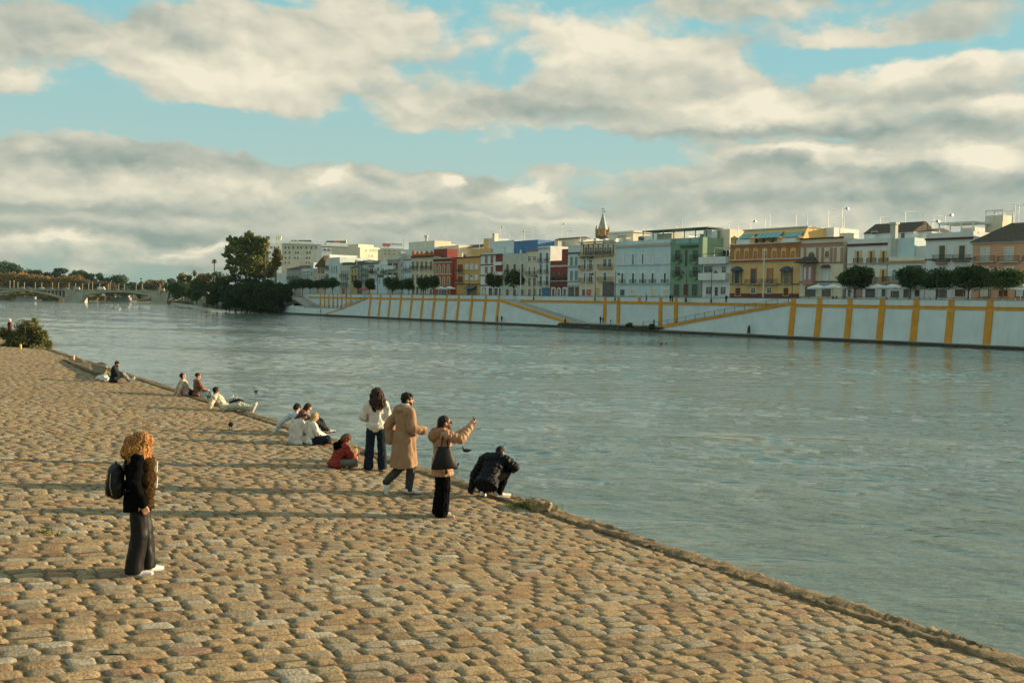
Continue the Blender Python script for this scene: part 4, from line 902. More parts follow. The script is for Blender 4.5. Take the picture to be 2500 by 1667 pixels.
# aerials stand on the roofs as things of their own
_i=0
for (px,yt,yb_,off,st) in ((985,577,605,30,0),(1075,577,600,40,1),(1090,577,600,40,0),(1104,577,601,40,1),(1171,583,605,38,1),(1196,567,592,30,0),(1221,555,590,26,2),(1228,563,590,28,1),(1244,568,590,26,0),(1274,565,590,28,2),(1281,566,590,28,0),(1301,556,592,30,0),(1335,564,590,34,1),(1372,547,584,38,2),(1385,564,584,36,0),(1418,570,594,34,1),(1529,556,572,36,1),(1571,555,583,32,0),(1630,549,572,28,1),(1652,548,572,28,0),(1666,541,570,28,1),(1704,538,566,28,0),(1780,545,570,30,0),(1803,547,566,24,0),(1833,540,564,24,2),(1868,535,562,24,0),(1880,523,562,24,0),(1944,524,560,24,0),(1972,522,558,24,1),(2023,512,560,28,0),(2026,545,562,28,0),(2057,509,572,30,2),(2061,530,570,30,1),(2149,530,556,34,0),(2211,517,556,34,0),(2258,522,566,34,1),(2276,540,566,34,2),(2280,528,566,34,0),(2308,525,548,28,2),(2478,499,545,28,1),(2488,500,545,28,2)):
    s_,zt=FP(px,yt,off); _,zb=FP(px,yb_,off); zb-=.6
    e_=empty('roof_aerial',far(s_,off,zb),PHI); hgt=zt-zb
    e_['label']='thin roof aerial, number %d from the left along the skyline'%(_i+1) if 0 else None or ''
    mb=MB().tube([(0,0,0),(0,0,hgt)],.05,5); mb.build('mast',[mat('aerial_metal',(.35,.36,.34),.5,.1,2,metal=.3)],e_); mb=MB()
    if st==0:
        mb.tube([(-.2,0,hgt-.1),(2.0,.2,hgt-.05)],.04,4)
        for k in range(6): mb.tube([(.1+k*.35,-.45,hgt-.07),(.1+k*.35,.45,hgt-.07)],.02,4)
    elif st==1:
        for k in range(4): mb.tube([(-.55+k*.05,0,hgt-.1-k*.4),(.55-k*.05,0,hgt-.1-k*.4)],.03,4)
    else: mb.tube([(-.3,0,hgt-.2),(1.4,0,hgt-.1)],.035,4).box(1.0,1.5,-.3,.3,hgt-.35,hgt+.1)
    mb.build('antenna_head',[mat('aerial_metal',(.35,.36,.34))],e_)
    # nearest house below for the label
    e_['category']='aerial'; e_['group']='roof aerials on the skyline'
    cand=min((o for o in blds),key=lambda o:abs((Vector(o.location)-e_.location).xy.dot(UX.xy)+2) )
    kinds=['arrow shaped aerial','comb shaped aerial','panel aerial']
    e_['label']='%s %s above %s'%({0:'thin',1:'tall'}[int(hgt>8)],kinds[st],'the '+' '.join(cand['label'].split(' with ')[0].split(' behind ')[0].split()[:5])); _i+=1
# make repeated aerial labels point to one each
seen={}
for o in [o for o in S.objects if o.get('category')=='aerial']:
    seen.setdefault(o['label'],[]).append(o)
for k,l in seen.items():
    if len(l)>1:
        l.sort(key=lambda o:(o.location-W0).dot(UX))
        for n,o in enumerate(l): o['label']=('leftmost ' if n==0 else 'rightmost ' if n==len(l)-1 else 'second ' if n==1 else 'third ')+k
# ------------------------------------------------------------------ vegetation
leafm=vcmat('foliage',rough=.75,var=.25,scale=.6,trans=.25,spec=.2)
def barkm(): return mat('bark',(.13,.10,.07),.95,.3,3,.5)
def leaves(clumps,n,size,cols,seed=0,shell=.55,flat=.6,curl=.0):
    """clumps: (x,y,z,rx,ry,rz,weight). small leaf faces spread through each clump. cols: list of base colours"""
    g=np.random.default_rng(seed); cl=np.array([c[:6] for c in clumps],float); wt=np.array([c[6] if len(c)>6 else c[3]*c[5] for c in clumps],float); wt/=wt.sum()
    k=g.choice(len(cl),n,p=wt); d=g.normal(size=(n,3)); d/=np.linalg.norm(d,axis=1)[:,None]
    rad=(shell+(1-shell)*g.random(n))**.6*(1+.16*g.normal(size=n))
    # twiggy lobes
    lob=1+.18*np.sin(d[:,0]*7+k)*np.sin(d[:,1]*6+2*k)*np.sin(d[:,2]*8+3*k)
    P=cl[k,:3]+d*cl[k,3:6]*(rad*lob)[:,None]
    nrm=d*.6+g.normal(size=(n,3))*.6; nrm/=np.linalg.norm(nrm,axis=1)[:,None]
    t=np.cross(nrm,g.normal(size=(n,3))); t/=np.linalg.norm(t,axis=1)[:,None]; b=np.cross(nrm,t)
    s=size*g.uniform(.6,1.4,n)[:,None]
    q=np.stack([P-t*s-b*s*flat*.3,P+b*s*flat-t*s*.1,P+t*s+b*s*flat*.2,P-b*s*flat+t*s*.15],1).reshape(-1,3)
    cc=np.array(cols)[g.integers(0,len(cols),n)]*g.uniform(.7,1.35,n)[:,None]
    # every clump of leaves has its own tint
    ct=g.uniform(.78,1.25,len(cl)); cc*=ct[k][:,None]
    return q,np.arange(n*4).reshape(-1,4),np.repeat(cc,4,0)
def crown(name,clumps,n,size,cols,parent,seed=0,**k):
    V,Fc,c=leaves(clumps,n,size,cols,seed,**k); return objm(name,npmesh(name,V,Fc,c),leafm,parent)
def trunk(parent,h,r,limbs=4,seed=0,spread=.5,top=None,name='trunk',split=.45,m=None):
    g=random.Random(seed); mb=MB(); hs=h*split
    mb.tube([(0,0,-.3),(g.uniform(-.03,.03)*h,0,hs*.5),(0,g.uniform(-.03,.03)*h,hs)],[r*1.25,r*.95,r*.8],8)
    for i in range(limbs):
        a=2*math.pi*i/limbs+g.uniform(-.4,.4); rr=h*spread*g.uniform(.5,1)*.5
        mb.tube([(0,0,hs*.9),(math.cos(a)*rr*.5,math.sin(a)*rr*.5,hs+(h-hs)*.35),(math.cos(a)*rr,math.sin(a)*rr,hs+(h-hs)*g.uniform(.65,.9))],[r*.6,r*.38,r*.12],6)
    return mb.build(name,[m or barkm()],parent,True)
GRD=[(.035,.07,.018),(.05,.09,.022),(.028,.055,.015)]
EUC=[(.13,.16,.045),(.17,.19,.055),(.10,.13,.035),(.20,.18,.05)]
DRK=[(.025,.045,.014),(.035,.06,.02),(.045,.065,.02)]
AUT=[(.30,.15,.04),(.22,.13,.04),(.34,.19,.05),(.12,.13,.04)]
GRN=[(.05,.085,.03),(.07,.10,.03),(.04,.07,.025)]
def pxz(px,py,Y):
    p=at_y(px,py,Y); return p
def mpp_(Y): return Y/F
def tree_at(name,px,py0,pytop,Y,wpx,cols,label,cat='tree',group=None,n=1400,seed=0,lobes=9,size=None,zb=None,shape='round',trunk_r=None,crown_base=.3,shell=.5):
    """tree whose foot is below pixel (px,py0) at distance Y and whose top reaches pytop"""
    p=at_y(px,py0,Y); zt=at_y(px,pytop,Y).z; z0=p.z if zb is None else zb; h=zt-z0; W=wpx*mpp_(Y)
    e=empty(name,(p.x,p.y,z0),rnd.uniform(0,6),label=label,cat=cat,group=group)
    g=random.Random(seed*7+3); cl=[]
    cb=h*crown_base
    for i in range(lobes):
        a=g.uniform(0,6.28); t=g.random()
        if shape=='round':
            zz=cb+(h-cb)*(.2+.65*t); env=math.sqrt(max(.05,1-(2*(.1+.8*t)-1)**2)); rr=W/2*env*g.uniform(.25,.66); s=W/2*g.uniform(.32,.5)
        elif shape=='cone':
            zz=cb+(h-cb)*t; rr=W/2*(1-t)*.5; s=W/2*(.5*(1-t)+.14)
        elif shape=='umb':
            zz=h*g.uniform(.72,.86); rr=W/2*g.uniform(.1,.65); s=W/2*g.uniform(.3,.42)
        else: # tall, open
            zz=cb+(h-cb)*(.1+.75*t); rr=W/2*g.uniform(.1,.6); s=W/2*g.uniform(.28,.42)
        cl.append((math.cos(a)*rr,math.sin(a)*rr,min(zz,h-s*.7),s,s,s*(.75 if shape!='umb' else .45)))
    if shape=='round': cl.append((0,0,h-W*.19,W*.26,W*.26,W*.2))
    crown('crown',cl,n,size or W*.035,cols,e,seed=seed,shell=shell)
    trunk(e,h*.85,trunk_r or max(.12,h*.022),seed=seed,spread=min(.8,W/h)); return e
# --- orange trees on the promenade, at right with clear trunks
protoc=[]
def orange(px,pyc,wpx,hpx,off,label,seed,n=2600):
    s_,zc=FP(px,pyc,off); mp=(FP(px+5,pyc,off)[0]-FP(px-5,pyc,off)[0])/10
    p=far(s_,off,STREET); e=empty('orange_tree',p,0,label=label,cat='orange tree',group='clipped orange trees along the promenade')
    zt=at_plane(px,pyc-hpx/2,W0+UY*off,UY).z; zb=at_plane(px,pyc+hpx/2,W0+UY*off,UY).z; Hh=(zt-zb)/2*1.15; zc=(zt+zb)/2-STREET
    # angular width -> radius
    d=(p-Vector((0,0,0))).xy.length; Wr=wpx*d/F/2*1.12
    g=random.Random(seed); cl=[(0,0,zc,Wr*.72,Wr*.72,Hh*.8)]
    for i in range(11):
        a=g.uniform(0,6.28); t=g.uniform(-.45,.5); cl.append((math.cos(a)*Wr*.5,math.sin(a)*Wr*.5,zc+t*Hh,Wr*.45,Wr*.45,Hh*.42))
    crown('crown',cl,n,.2,GRD,e,seed=seed,shell=.6)
    mb=MB(); 
    mb.tube([(0,0,-.1),(.06,0,zc-Hh*.9),(.0,.05,zc-Hh*.4)],[.15,.12,.09],7)
    for a in (0.4,2.3,4.4): mb.tube([(.05,0,zc-Hh*1.05),(math.cos(a)*Wr*.4,math.sin(a)*Wr*.4,zc-Hh*.3)],[.08,.04],5)
    mb.build('trunk',[barkm()],e); return e
for i,(px,pyc,w,h,lb) in enumerate(((2088,680,74,52,'round dark orange tree in front of the cream timbered house'),(2223,680,64,50,'dark orange tree in front of the low white house with ochre cornice'),(2287,684,70,50,'dark orange tree left of the middle of the broad white house'),(2365,681,84,58,'largest dark orange tree, between the broad white house and the peach house'),(2449,684,92,50,'wide dark orange tree in front of the peach house'),
   (1206,687,40,34,'small dark orange tree in front of the maroon framed white house'),(1254,683,54,42,'dark round orange tree in front of the wide grey white house'),
   (958,695,42,36,'dark round orange tree in front of the grey modern block'),(998,697,30,30,'dark orange tree left of the white flag pole'),(1034,694,34,34,'dark orange tree in front of the pale yellow house'),(1058,692,28,32,'dark orange tree at left edge of the red house'),(981,699,16,22,'smallest orange tree, between two larger ones by the grey block'),
   (873,697,20,22,'small round orange tree in front of the yellow tiled house'),(902,696,28,26,'dark round orange tree behind the red parasols'),
   (812,694,34,28,'rounded dark orange tree at right end of the left hedge of trees'),(794,696,30,24,'dark orange tree second from right in the left tree hedge'),(776,697,30,22,'dark orange tree in the middle of the left tree hedge'),(757,696,28,24,'dark orange tree left of middle in the left tree hedge'),(739,696,28,26,'dark orange tree beside the small grey house'),(720,696,32,26,'dark orange tree nearest the big riverside trees'))):
    orange(px,pyc-3,w,h,7 if px>1100 else 6.5,lb,i+2,n=5200 if px>2000 else 3000)
# --- left bank ground of the far side
def shore_pt(px,py): return at_z(px,py,0)
SH=[at_z(*q,0) for q in ((690,766),(655,764.5),(610,762),(560,757),(525,752),(500,748),(470,743),(440,739.5),(415,737.6))]
def land(name,pts,z,inl,mt,slope=None):
    V=[];Fs=[];n=len(pts)
    for p in pts: 
        V+=[(p.x,p.y,-.5),(p.x,p.y,z*.35),(p.x+8*UY.x,p.y+8*UY.y,z),(p.x+inl*UY.x,p.y+inl*UY.y,z+.1)]
    for i in range(n-1):
        for j in range(3): a0=i*4+j; Fs.append((a0+4,a0,a0+1,a0+5))
    mb=MB(); mb.add(V,Fs); return tag(mb.build(name,[mt]),kind='structure')
bankm=mat('bank_earth',(.07,.075,.035),.95,.35,.5,.6,bscale=4)
land('riverbank',SH,5.0,700,bankm)
# stone quay and jetty below the dark trees
A_=at_z(474,745,0);B_=at_z(583,756,0); d_=(B_-A_); ln=d_.length; a_=math.atan2(d_.y,d_.x)
e=empty('stone_jetty',(A_.x,A_.y,0),a_,label='low pale stone jetty below the dark riverside trees',cat='jetty')
MB().box(0,ln,0,9,-.5,2.6).box(-.3,ln*.99,-.3,9.2,2.6,2.9).build('jetty_wall',[mat('pale_stone',(.32,.29,.22),.9,.3,.5,.3,dirt=.4)],e); MB().box(ln*.45,ln*.78,1,6,2.9,3.9).build('parapet_block',[mat('pale_stone2',(.42,.42,.38),.9,.2,1)],e)
A_=at_z(642,763,0);e=empty('landing_block',(A_.x,A_.y,0),PHI,label='small white landing block at the foot of the dark trees',cat='landing block'); MB().box(0,7,0,4,-.4,1.9).box(-.1,7.1,-.1,4.1,1.9,2.1).box(1,1.2,-.25,0,.3,1.9).box(5.5,5.7,-.25,0,.3,1.9).build('block',[white],e)
e=empty('grass_slope',far(s_end-3,2,0),PHI); e.name='lawn'
S.collection.objects.unlink(e)
# --- big eucalyptus
Ye=395
def euc(px,py0,Y,lobpx,n,label,cols,name,size,trpx=(),seed=1,group=None):
    p=at_y(px,py0,Y); e=empty(name,(p.x,p.y,p.z),0,label=label,cat='tree',group=group); cl=[]
    g=random.Random(seed)
    for (lx,ly,rx,ry) in lobpx:
        q=at_y(lx,ly,Y); cl.append((q.x-p.x,g.uniform(-.5,.5)*rx*mpp_(Y),q.z-p.z,rx*mpp_(Y)*.78,rx*mpp_(Y)*.7,ry*mpp_(Y)*.8))
        for _k in range(3):
            a=g.uniform(0,6.28); cl.append((q.x-p.x+math.cos(a)*rx*mpp_(Y)*.8,g.uniform(-.6,.6)*rx*mpp_(Y),q.z-p.z+math.sin(a)*ry*mpp_(Y)*.8,rx*mpp_(Y)*.36,rx*mpp_(Y)*.36,ry*mpp_(Y)*.34))
    crown('crown',cl,n,size,cols,e,seed=seed,shell=.3)
    mb=MB()
    for tr in trpx:
        P_=[at_y(x,y,Y)-p for x,y in tr]; k=len(P_); mb.tube(P_,[.75*(1-.75*i/(k-1)) for i in range(k)],7)
    mb.build('trunk',[mat('pale_bark',(.28,.24,.18),.9,.3,1)],e,True); return e
euc(600,745,Ye,[(610,575,14,10),(590,590,26,16),(630,590,24,18),(572,592,16,12),(562,585,8,10),(560,608,12,12),(585,612,26,18),(617,612,24,20),(641,600,14,14),(645,620,14,18),(600,635,26,16),(628,640,26,22),(575,640,20,12),(556,622,12,7),(549,624,7,5),(566,634,10,6),(610,660,30,16),(648,650,18,18),(555,653,9,6),(570,660,14,9),(640,668,22,12)],17000,'tallest sunlit eucalyptus tree on the far bank',EUC,'eucalyptus_tree',.42,[[(600,760),(603,700),(596,640),(592,600)],[(603,700),(618,650),(622,610)],[(603,705),(640,660),(652,620)],[(598,660),(570,630),(556,622)]],1)
euc(672,720,Ye-12,[(676,612,9,8),(678,625,11,14),(672,640,13,14),(664,655,12,12),(680,640,6,10),(658,668,14,10)],5200,'smaller sunlit tree with drooping crown right of the tall eucalyptus',[(.16,.13,.04),(.10,.11,.035),(.20,.14,.045)],'drooping_tree',.38,[[(672,740),(673,680),(676,620)]],5)
# palms
def palm(px,pyb,pyt,Y,rpx,label,n=26,fr=(.05,.08,.02),dead=0,group='palm trees on the far bank'):
    p=at_y(px,pyb,Y); t=at_y(px,pyt,Y); e=empty('palm_tree',(p.x,p.y,p.z),0,label=label,cat='palm tree',group=group); h=t.z-p.z; r=rpx*mpp_(Y)
    MB().tube([(0,0,0),(.1,0,h*.5),(0,0,h)],[.32,.22,.2],8).build('trunk',[barkm()],e,True)
    V=[];Fs=[];Cc=[];g=random.Random(int(px))
    for i in range(n*2):
        a=g.uniform(0,6.28); el=g.uniform(-.9,1.3); ux=Vector((math.cos(a)*math.cos(el),math.sin(a)*math.cos(el),math.sin(el))); sd=ux.cross(Vector((0,0,1))).normalized()
        col=fr if el>-.35 or not dead else (.22,.13,.05)
        for k in range(5):
            t0,t1=k/5,(k+1)/5; dr=lambda t:Vector((0,0,-t*t*r*.5)); wd=lambda t:r*.16*math.sin(math.pi*(t*.8+.15))
            b_=len(V); A0=Vector((0,0,h))+ux*r*t0+dr(t0); A1=Vector((0,0,h))+ux*r*t1+dr(t1); V+=[A0-sd*wd(t0),A0+sd*wd(t0),A1+sd*wd(t1),A1-sd*wd(t1)]; Fs.append((b_,b_+1,b_+2,b_+3)); Cc+=[tuple(c*g.uniform(.7,1.3) for c in col)]*4
    me=npmesh('fronds',np.array([tuple(v) for v in V]),np.array(Fs),np.array(Cc)); objm('crown',me,leafm,e); return e
palm(523,690,636,385,8,'tall thin palm standing alone left of the big eucalyptus',fr=(.07,.10,.03))
palm(647,700,603,Ye-20,8,'palm with orange dead fronds in front of the eucalyptus',fr=(.22,.15,.05),dead=1)
palm(474,705,664,600,9,'short full palm among the autumn trees by the bridge end',fr=(.10,.11,.03))
# --- dark mass of trees below, each one a tree
dk=[(455,735,690,560,40),(480,742,680,470,46),(505,748,668,440,52),(470,738,700,500,36),(530,752,664,410,50),(552,756,672,400,46),(520,750,700,405,44),(575,760,668,395,60),(603,762,676,390,62),(632,763,672,385,60),(590,762,700,383,64),(622,764,706,378,60),(655,764,682,376,54),(680,762,690,374,46),(697,752,694,372,44),(648,766,712,371,50),(612,763,690,377,56),(640,764,694,374,50),(560,760,712,384,40),(668,758,700,371,46)]
for i,(px,pb,pt,Y,w) in enumerate(dk):
    words=['olive green','deep green','dark green','blackish green']
    tree_at('riverside_tree',px,pb,pt,Y,w,DRK if i>5 else GRN,'%s bushy tree number %d from the left in the dark riverside wood'%(words[i%4],sorted(d[0] for d in dk).index(px)+1),'tree','dark trees crowding the far riverbank',n=3600,seed=40+i,lobes=12,size=.34,crown_base=.02,shell=.5)
# --- trees beyond and beside the bridge
bg=[]
def bgt(px,pt,Y,w,cols,shape,desc,n=900,pb=733,cb=.05,lobes=14):
    w=w*1.6; n=int(n*2)
    bg.append((px,desc)); return tree_at('park_tree',px,pb,pt,Y,w,cols,desc,'tree','trees beyond the bridge',n=n,seed=int(px)*3+int(pt),lobes=lobes,size=.8*Y/1000,crown_base=cb,shape=shape,zb=3.0)
HZ=[(.055,.09,.045),(.07,.11,.05),(.05,.08,.045)]
names=[]
for i,(px,pt,w,sh) in enumerate(((-8,640,50,'round'),(14,637,44,'round'),(38,645,34,'round'),(50,655,26,'tall'),(68,658,30,'round'),(84,652,30,'tall'),(104,650,30,'tall'),(122,648,24,'tall'),(139,655,16,'round'),(156,646,26,'tall'),(176,668,20,'round'),(194,650,30,'tall'),(207,665,22,'round'),(222,668,18,'round'),(243,667,20,'round'),(262,678,22,'round'),(288,671,38,'round'),(310,692,30,'round'),(325,685,12,'umb'),(344,680,12,'cone'),(418,680,24,'round'),(508,667,12,'cone'))):
    bgt(px,pt,960 if px<330 else 800,w,HZ,sh,'dark green hazy tree on the skyline, %s'%(['at the left picture edge','second from the left','third from the left','fourth from the left','fifth from the left','sixth from the left','seventh from the left','eighth from the left','short, ninth from the left','forked, with open crown','low, right of the forked one','tall and open above the left bridge pier','right of the tall open one','low, twelfth from the right end','small and round, above the van','low and broad above mid span','big dome above the main span','low, right of the big dome','flat topped umbrella pine','pointed cypress above main span','dark, left of the yellow green tree','small pointed, left of the lone palm'][i]),n=1500)
for i,(px,pt,w,c) in enumerate(((8,668,40,AUT),(30,664,34,AUT),(56,664,36,AUT),(46,674,40,GRN),(80,670,34,AUT),(66,680,36,GRN),(98,672,34,AUT),(116,676,32,AUT),(138,678,36,AUT),(160,676,34,AUT),(180,672,36,AUT),(205,680,36,[(.13,.10,.05),(.16,.12,.05)]),(232,684,40,[(.13,.10,.05),(.16,.12,.05)]),(262,688,34,[(.12,.09,.05)]),(368,684,34,[(.14,.10,.06),(.17,.12,.06)]),(392,684,32,[(.14,.10,.06),(.17,.12,.06)]),(340,694,30,GRN),(446,667,22,[(.15,.17,.04),(.2,.2,.05)]),(462,672,16,[(.22,.15,.05)]),(492,668,26,[(.28,.16,.06),(.2,.15,.06)]),(425,690,34,GRN))):
    bgt(px,pt,900 if px<400 else 620,w,c,'round','%s tree %s'%('orange autumn' if c is AUT else 'green' if c is GRN else 'brownish autumn',['behind the left bridge arch, first from the left','behind the left bridge arch, second from the left','over the crown of the left arch','dark and low over the left arch','fourth orange one over the left arch','low beside the dark one over the left arch','sixth along the autumn row','seventh along the autumn row','eighth along the autumn row','ninth along the autumn row','above the left bridge pier','right of the left pier','above the van on the bridge','above mid span','right of the pointed cypress','above the right bridge pier','between dome tree and cypress','and yellowish above the bridge end','right of the yellow green one','right of the short palm','above the right end of the bridge'][i]),n=1500,cb=.05,pb=733)
# far shore land under them
V=[at_z(-300,725.6,0),at_z(100,733,0),at_z(260,733.6,0),at_z(420,736,0),at_z(520,738,0)]
mb=MB(); n=len(V); vv=[]
for p in V: vv+=[(p.x,p.y,-.5),(p.x,p.y+3,2.5),(p.x+(p.x)*.1,p.y+60,4.5),(p.x*1.3,p.y+900,5)]
mb.add(vv,[(i*4+4+j,i*4+j,i*4+1+j,i*4+5+j)[::-1] for i in range(n-1) for j in range(3)]); tag(mb.build('far_shore',[mat('far_shore_earth',(.05,.05,.022),.95,.6,.15,.3)]),kind='structure')
# bushes on the shore seen under the arch
for i,(px,pt,w) in enumerate(((30,716,22),(52,712,26),(74,714,20),(96,712,26),(118,716,24),(142,718,20),(225,722,24),(250,722,20))):
    tree_at('shore_bush',px,733,pt,865,w,AUT if i%2 else [(.16,.15,.05),(.2,.13,.05)],'%s seen under the bridge, number %d from the left'%('orange shore bush' if i%2 else 'olive shore bush',i+1),'bush','bushes on the far shore',n=700,seed=300+i,size=.8,crown_base=0,zb=1)
# --- bush on the near quay with its pale leaves
p=quay(62,848); e=empty('oleander_bush',(p.x,p.y,p.z-.1),0,label='large leafy oleander bush at the far left corner of the quay',cat='bush'); Yb=p.y
cl=[]
for (lx,ly,rx,ry) in ((30,822,22,20),(60,800,22,22),(75,785,9,14),(85,820,20,20),(55,828,26,18),(105,822,16,20),(115,838,10,14),(20,808,12,14),(92,805,12,14),(35,840,26,10),(98,846,20,10)):
    q=at_y(lx,ly,Yb); cl.append((q.x-p.x,rnd.uniform(-.6,.6),q.z-p.z,rx*mpp_(Yb),rx*mpp_(Yb),ry*mpp_(Yb)))
crown('foliage',cl,9000,.085,[(.13,.15,.05),(.17,.18,.07),(.09,.11,.035),(.20,.15,.06)],e,seed=9,shell=.35,flat=.35)
mb=MB()
for a in np.linspace(0,6.28,11): mb.tube([(math.cos(a)*.15,math.sin(a)*.15,0),(math.cos(a)*.7,math.sin(a)*.5,.8),(math.cos(a)*1.2,math.sin(a)*.8,1.6)],[.05,.035,.015],5)
mb.build('stems',[barkm()],e)
# ------------------------------------------------------------------ bridge
BY=760.0
def BP(px,py): p=at_y(px,py,BY); return p.x,p.z
bst=mat('bridge_concrete',(.42,.40,.31),.9,.2,.15,.2,dirt=.5,dcol=(.16,.15,.11)); bdk=mat('bridge_shadow_concrete',(.24,.23,.18),.9,.2,.2)
x0,zd=BP(-60,703); x1,zd2=BP(505,712.5); zd=9.3
BR=empty('bridge',(x0,BY,0),0,label='long pale arched bridge across the river with two thick piers',cat='bridge')
Wd=16
X=lambda px:BP(px,720)[0]-x0
mb=MB().box(X(-60),X(505),0,Wd,zd-1.0,zd).box(X(-60),X(505),-.5,0,zd-.55,zd+.05).box(X(-60),X(505),-.45,-.25,zd+.95,zd+1.1); mb.build('deck',[bst],BR)
mb=MB()
n=int((X(505)-X(-60))/2.2)
for i in range(n): x=X(-60)+i*2.2; mb.box(x-.1,x+.1,-.42,-.28,zd+.05,zd+.95)
mb.build('railing',[mat('bridge_railing',(.2,.19,.15),.8)],BR)
for (a,b) in ((159,203),(370,410)):
    mb=MB(); xa,xb=X(a),X(b); mb.hexa([(xa,-.6,-1),(xb-1,-.6,-1),(xb-1,9,-1),(xa,9,-1),(xa,-.6,zd-1.02),(xb+.4,-.6,zd-1.02),(xb+.4,9,zd-1.02),(xa,9,zd-1.02)])
    for k in range(7): t=xa+1.2+k*(xb-xa-3)/6; mb.box(t-.25,t+.25,-.8,-.59,1.2,zd-1.1)
    mb.box(xa-.3,xb-.6,-1.0,9.3,-1,1.0); mb.build('pier',[bst],BR)
    mb=MB(); c=X((a+b)/2+ (7 if a<200 else 5)); mb.box(c-2.2,c+2.2,-1.4,0,zd+.06,zd+2.0).box(c-1.6,c-.9,-2.2,-.9,zd-2.4,zd+.05); mb.build('pier_kiosk',[mat('pale_kiosk',(.42,.37,.28),.8)],BR)
def arch(pa,pb,zs,zc,rise_th=1.2,open_spandrel=True,name='arch'):
    xa,xb=X(pa),X(pb); n=24; L_=[];U_=[]
    for i in range(n+1):
        t=i/n; x=xa+(xb-xa)*t; k=1-(2*t-1)**2; z=zs+(zc-zs)*k; L_.append((x,z)); U_.append((x,min(z+rise_th*(1+.4*(1-k)),zd-1.0)))
    mb=MB()
    for i in range(n): mb.prism([L_[i],L_[i+1],U_[i+1],U_[i]],.3,Wd-.3)
    mb.build(name,[bst],BR)
    if open_spandrel:
        for i in range(1,n):
            if U_[i][1]<zd-1.6:
                mb=MB().box(U_[i][0]-.45,U_[i][0]+.45,.5,Wd-.5,U_[i][1]-.2,zd-1.0); mb.build('spandrel_column',[bst],BR)
arch(-55,159,1.2,zd-1.9); arch(410,505+60,1.5,zd-1.7)
# main span : shallow solid haunches
xa,xb=X(203),X(370); mb=MB(); n=26
for i in range(n):
    f=lambda t: zd-1.0-(.5+ (2*t-1)**2*2.0+ (abs(2*t-1)**9)*1.6)
    t0,t1=i/n,(i+1)/n; A0,A1=xa+(xb-xa)*t0,xa+(xb-xa)*t1
    mb.prism([(A0,f(t0)),(A1,f(t1)),(A1,zd-1.001),(A0,zd-1.001)],.0,Wd)
mb.build('main_span',[bst],BR)
# lamps
lm=mat('lamp_column',(.42,.33,.22),.6)
for i,px in enumerate((0,32.5,36,42,79,84.5,121,126.5,163,167,196,200,205.5,242,244.5,267,284.5,288.5,329.5,331,374,408)):
    tall= px in (32.5,267,205.5,408,0)
    e=empty('bridge_lamp',(BP(px,715)[0],BY+(1 if i%2 else Wd-1),zd),0,label='slender lamp column on the bridge, number %d from the left'%(i+1),cat='lamp',group='lamp columns on the bridge')
    hh=(5.8 if tall else 4.6); MB().box(-.15,.15,-.15,.15,0,hh).build('column',[lm],e); MB().box(-.3,.3,-.6,.6,hh,hh+.25).build('lamp_head',[mat('lamp_head_metal',(.3,.3,.28),.5)],e)
# vehicles on the bridge
def vehicle(name,x,y,z,rz,ln,wd,ht,colr,label,cat,van=False,group=None):
    e=empty(name,(x,y,z),rz,label=label,cat=cat,group=group); pm=mat('car_paint_%s'%label[:9].replace(' ','_'),colr,.35,.03,1,spec=.6)
    mb=MB(); l=ln/2
    if van: pr=[(-l,.35),(l,.35),(l,ht*.5),(l-.5,ht*.55),(l-1.1,ht),(-l,ht)]
    else: pr=[(-l,.3),(l,.3),(l,.7),(l-1.1,.88),(l-1.9,ht),(-l+1.2,ht),(-l+.3,.95),(-l,.85)]
    mb.prism(pr,-wd/2,wd/2); mb.build('body',[pm],e)
    mb=MB(); 
    if van: mb.prism([(l-1.0,ht*.58),(l-.55,ht*.58),(l-1.15,ht*.93),(l-1.9,ht*.93),(l-1.9,ht*.58)],-wd/2-.012,wd/2+.012)
    else: mb.prism([(l-1.35,.88),(-l+.75,.92),(-l+1.35,ht-.08),(l-1.95,ht-.08)],-wd/2-.012,wd/2+.012)
    mb.build('window',[glassm],e)
    for wx in (-l*.62,l*.62):
        for sy in (-1,1):
            mb=MB(); nn=12; V=[(wx+.33*math.cos(t),sy*(wd/2)+d,.33+.33*math.sin(t)) for d in (-.1,.1) for t in np.linspace(0,2*math.pi,nn,endpoint=False)]
            mb.add(V,[tuple(range(nn-1,-1,-1)),tuple(range(nn,2*nn))]+[(i,(i+1)%nn,(i+1)%nn+nn,i+nn) for i in range(nn)]); mb.build('wheel',[mat('tyre_rubber',(.02,.02,.02),.9)],e)
    return e
vehicle('van',BP(244,705)[0],BY+3,zd,0,5.6,2,2.4,(.7,.7,.68),'white van driving across the middle of the bridge','van',True)
for i,(px,c,lb) in enumerate(((47,(.15,.15,.15),'dark car on the left end of the bridge'),(60,(.16,.05,.04),'dark red car on the left part of the bridge'),(87,(.5,.5,.5),'silver car left of the left pier'),(117,(.03,.03,.03),'black car over the left arch'),(150,(.2,.2,.22),'grey car nearest the left pier'),(176,(.45,.45,.45),'pale grey car above the left pier'),(440,(.05,.07,.1),'dark blue car at right end of the bridge'),(342,(.1,.1,.1),'dark car left of the right pier'))):
    vehicle('car',BP(px,705)[0],BY+3+(i%3)*3,zd,0 if i%2 else math.pi,4.3,1.75,1.45,c,lb,'car',group='cars crossing the bridge')
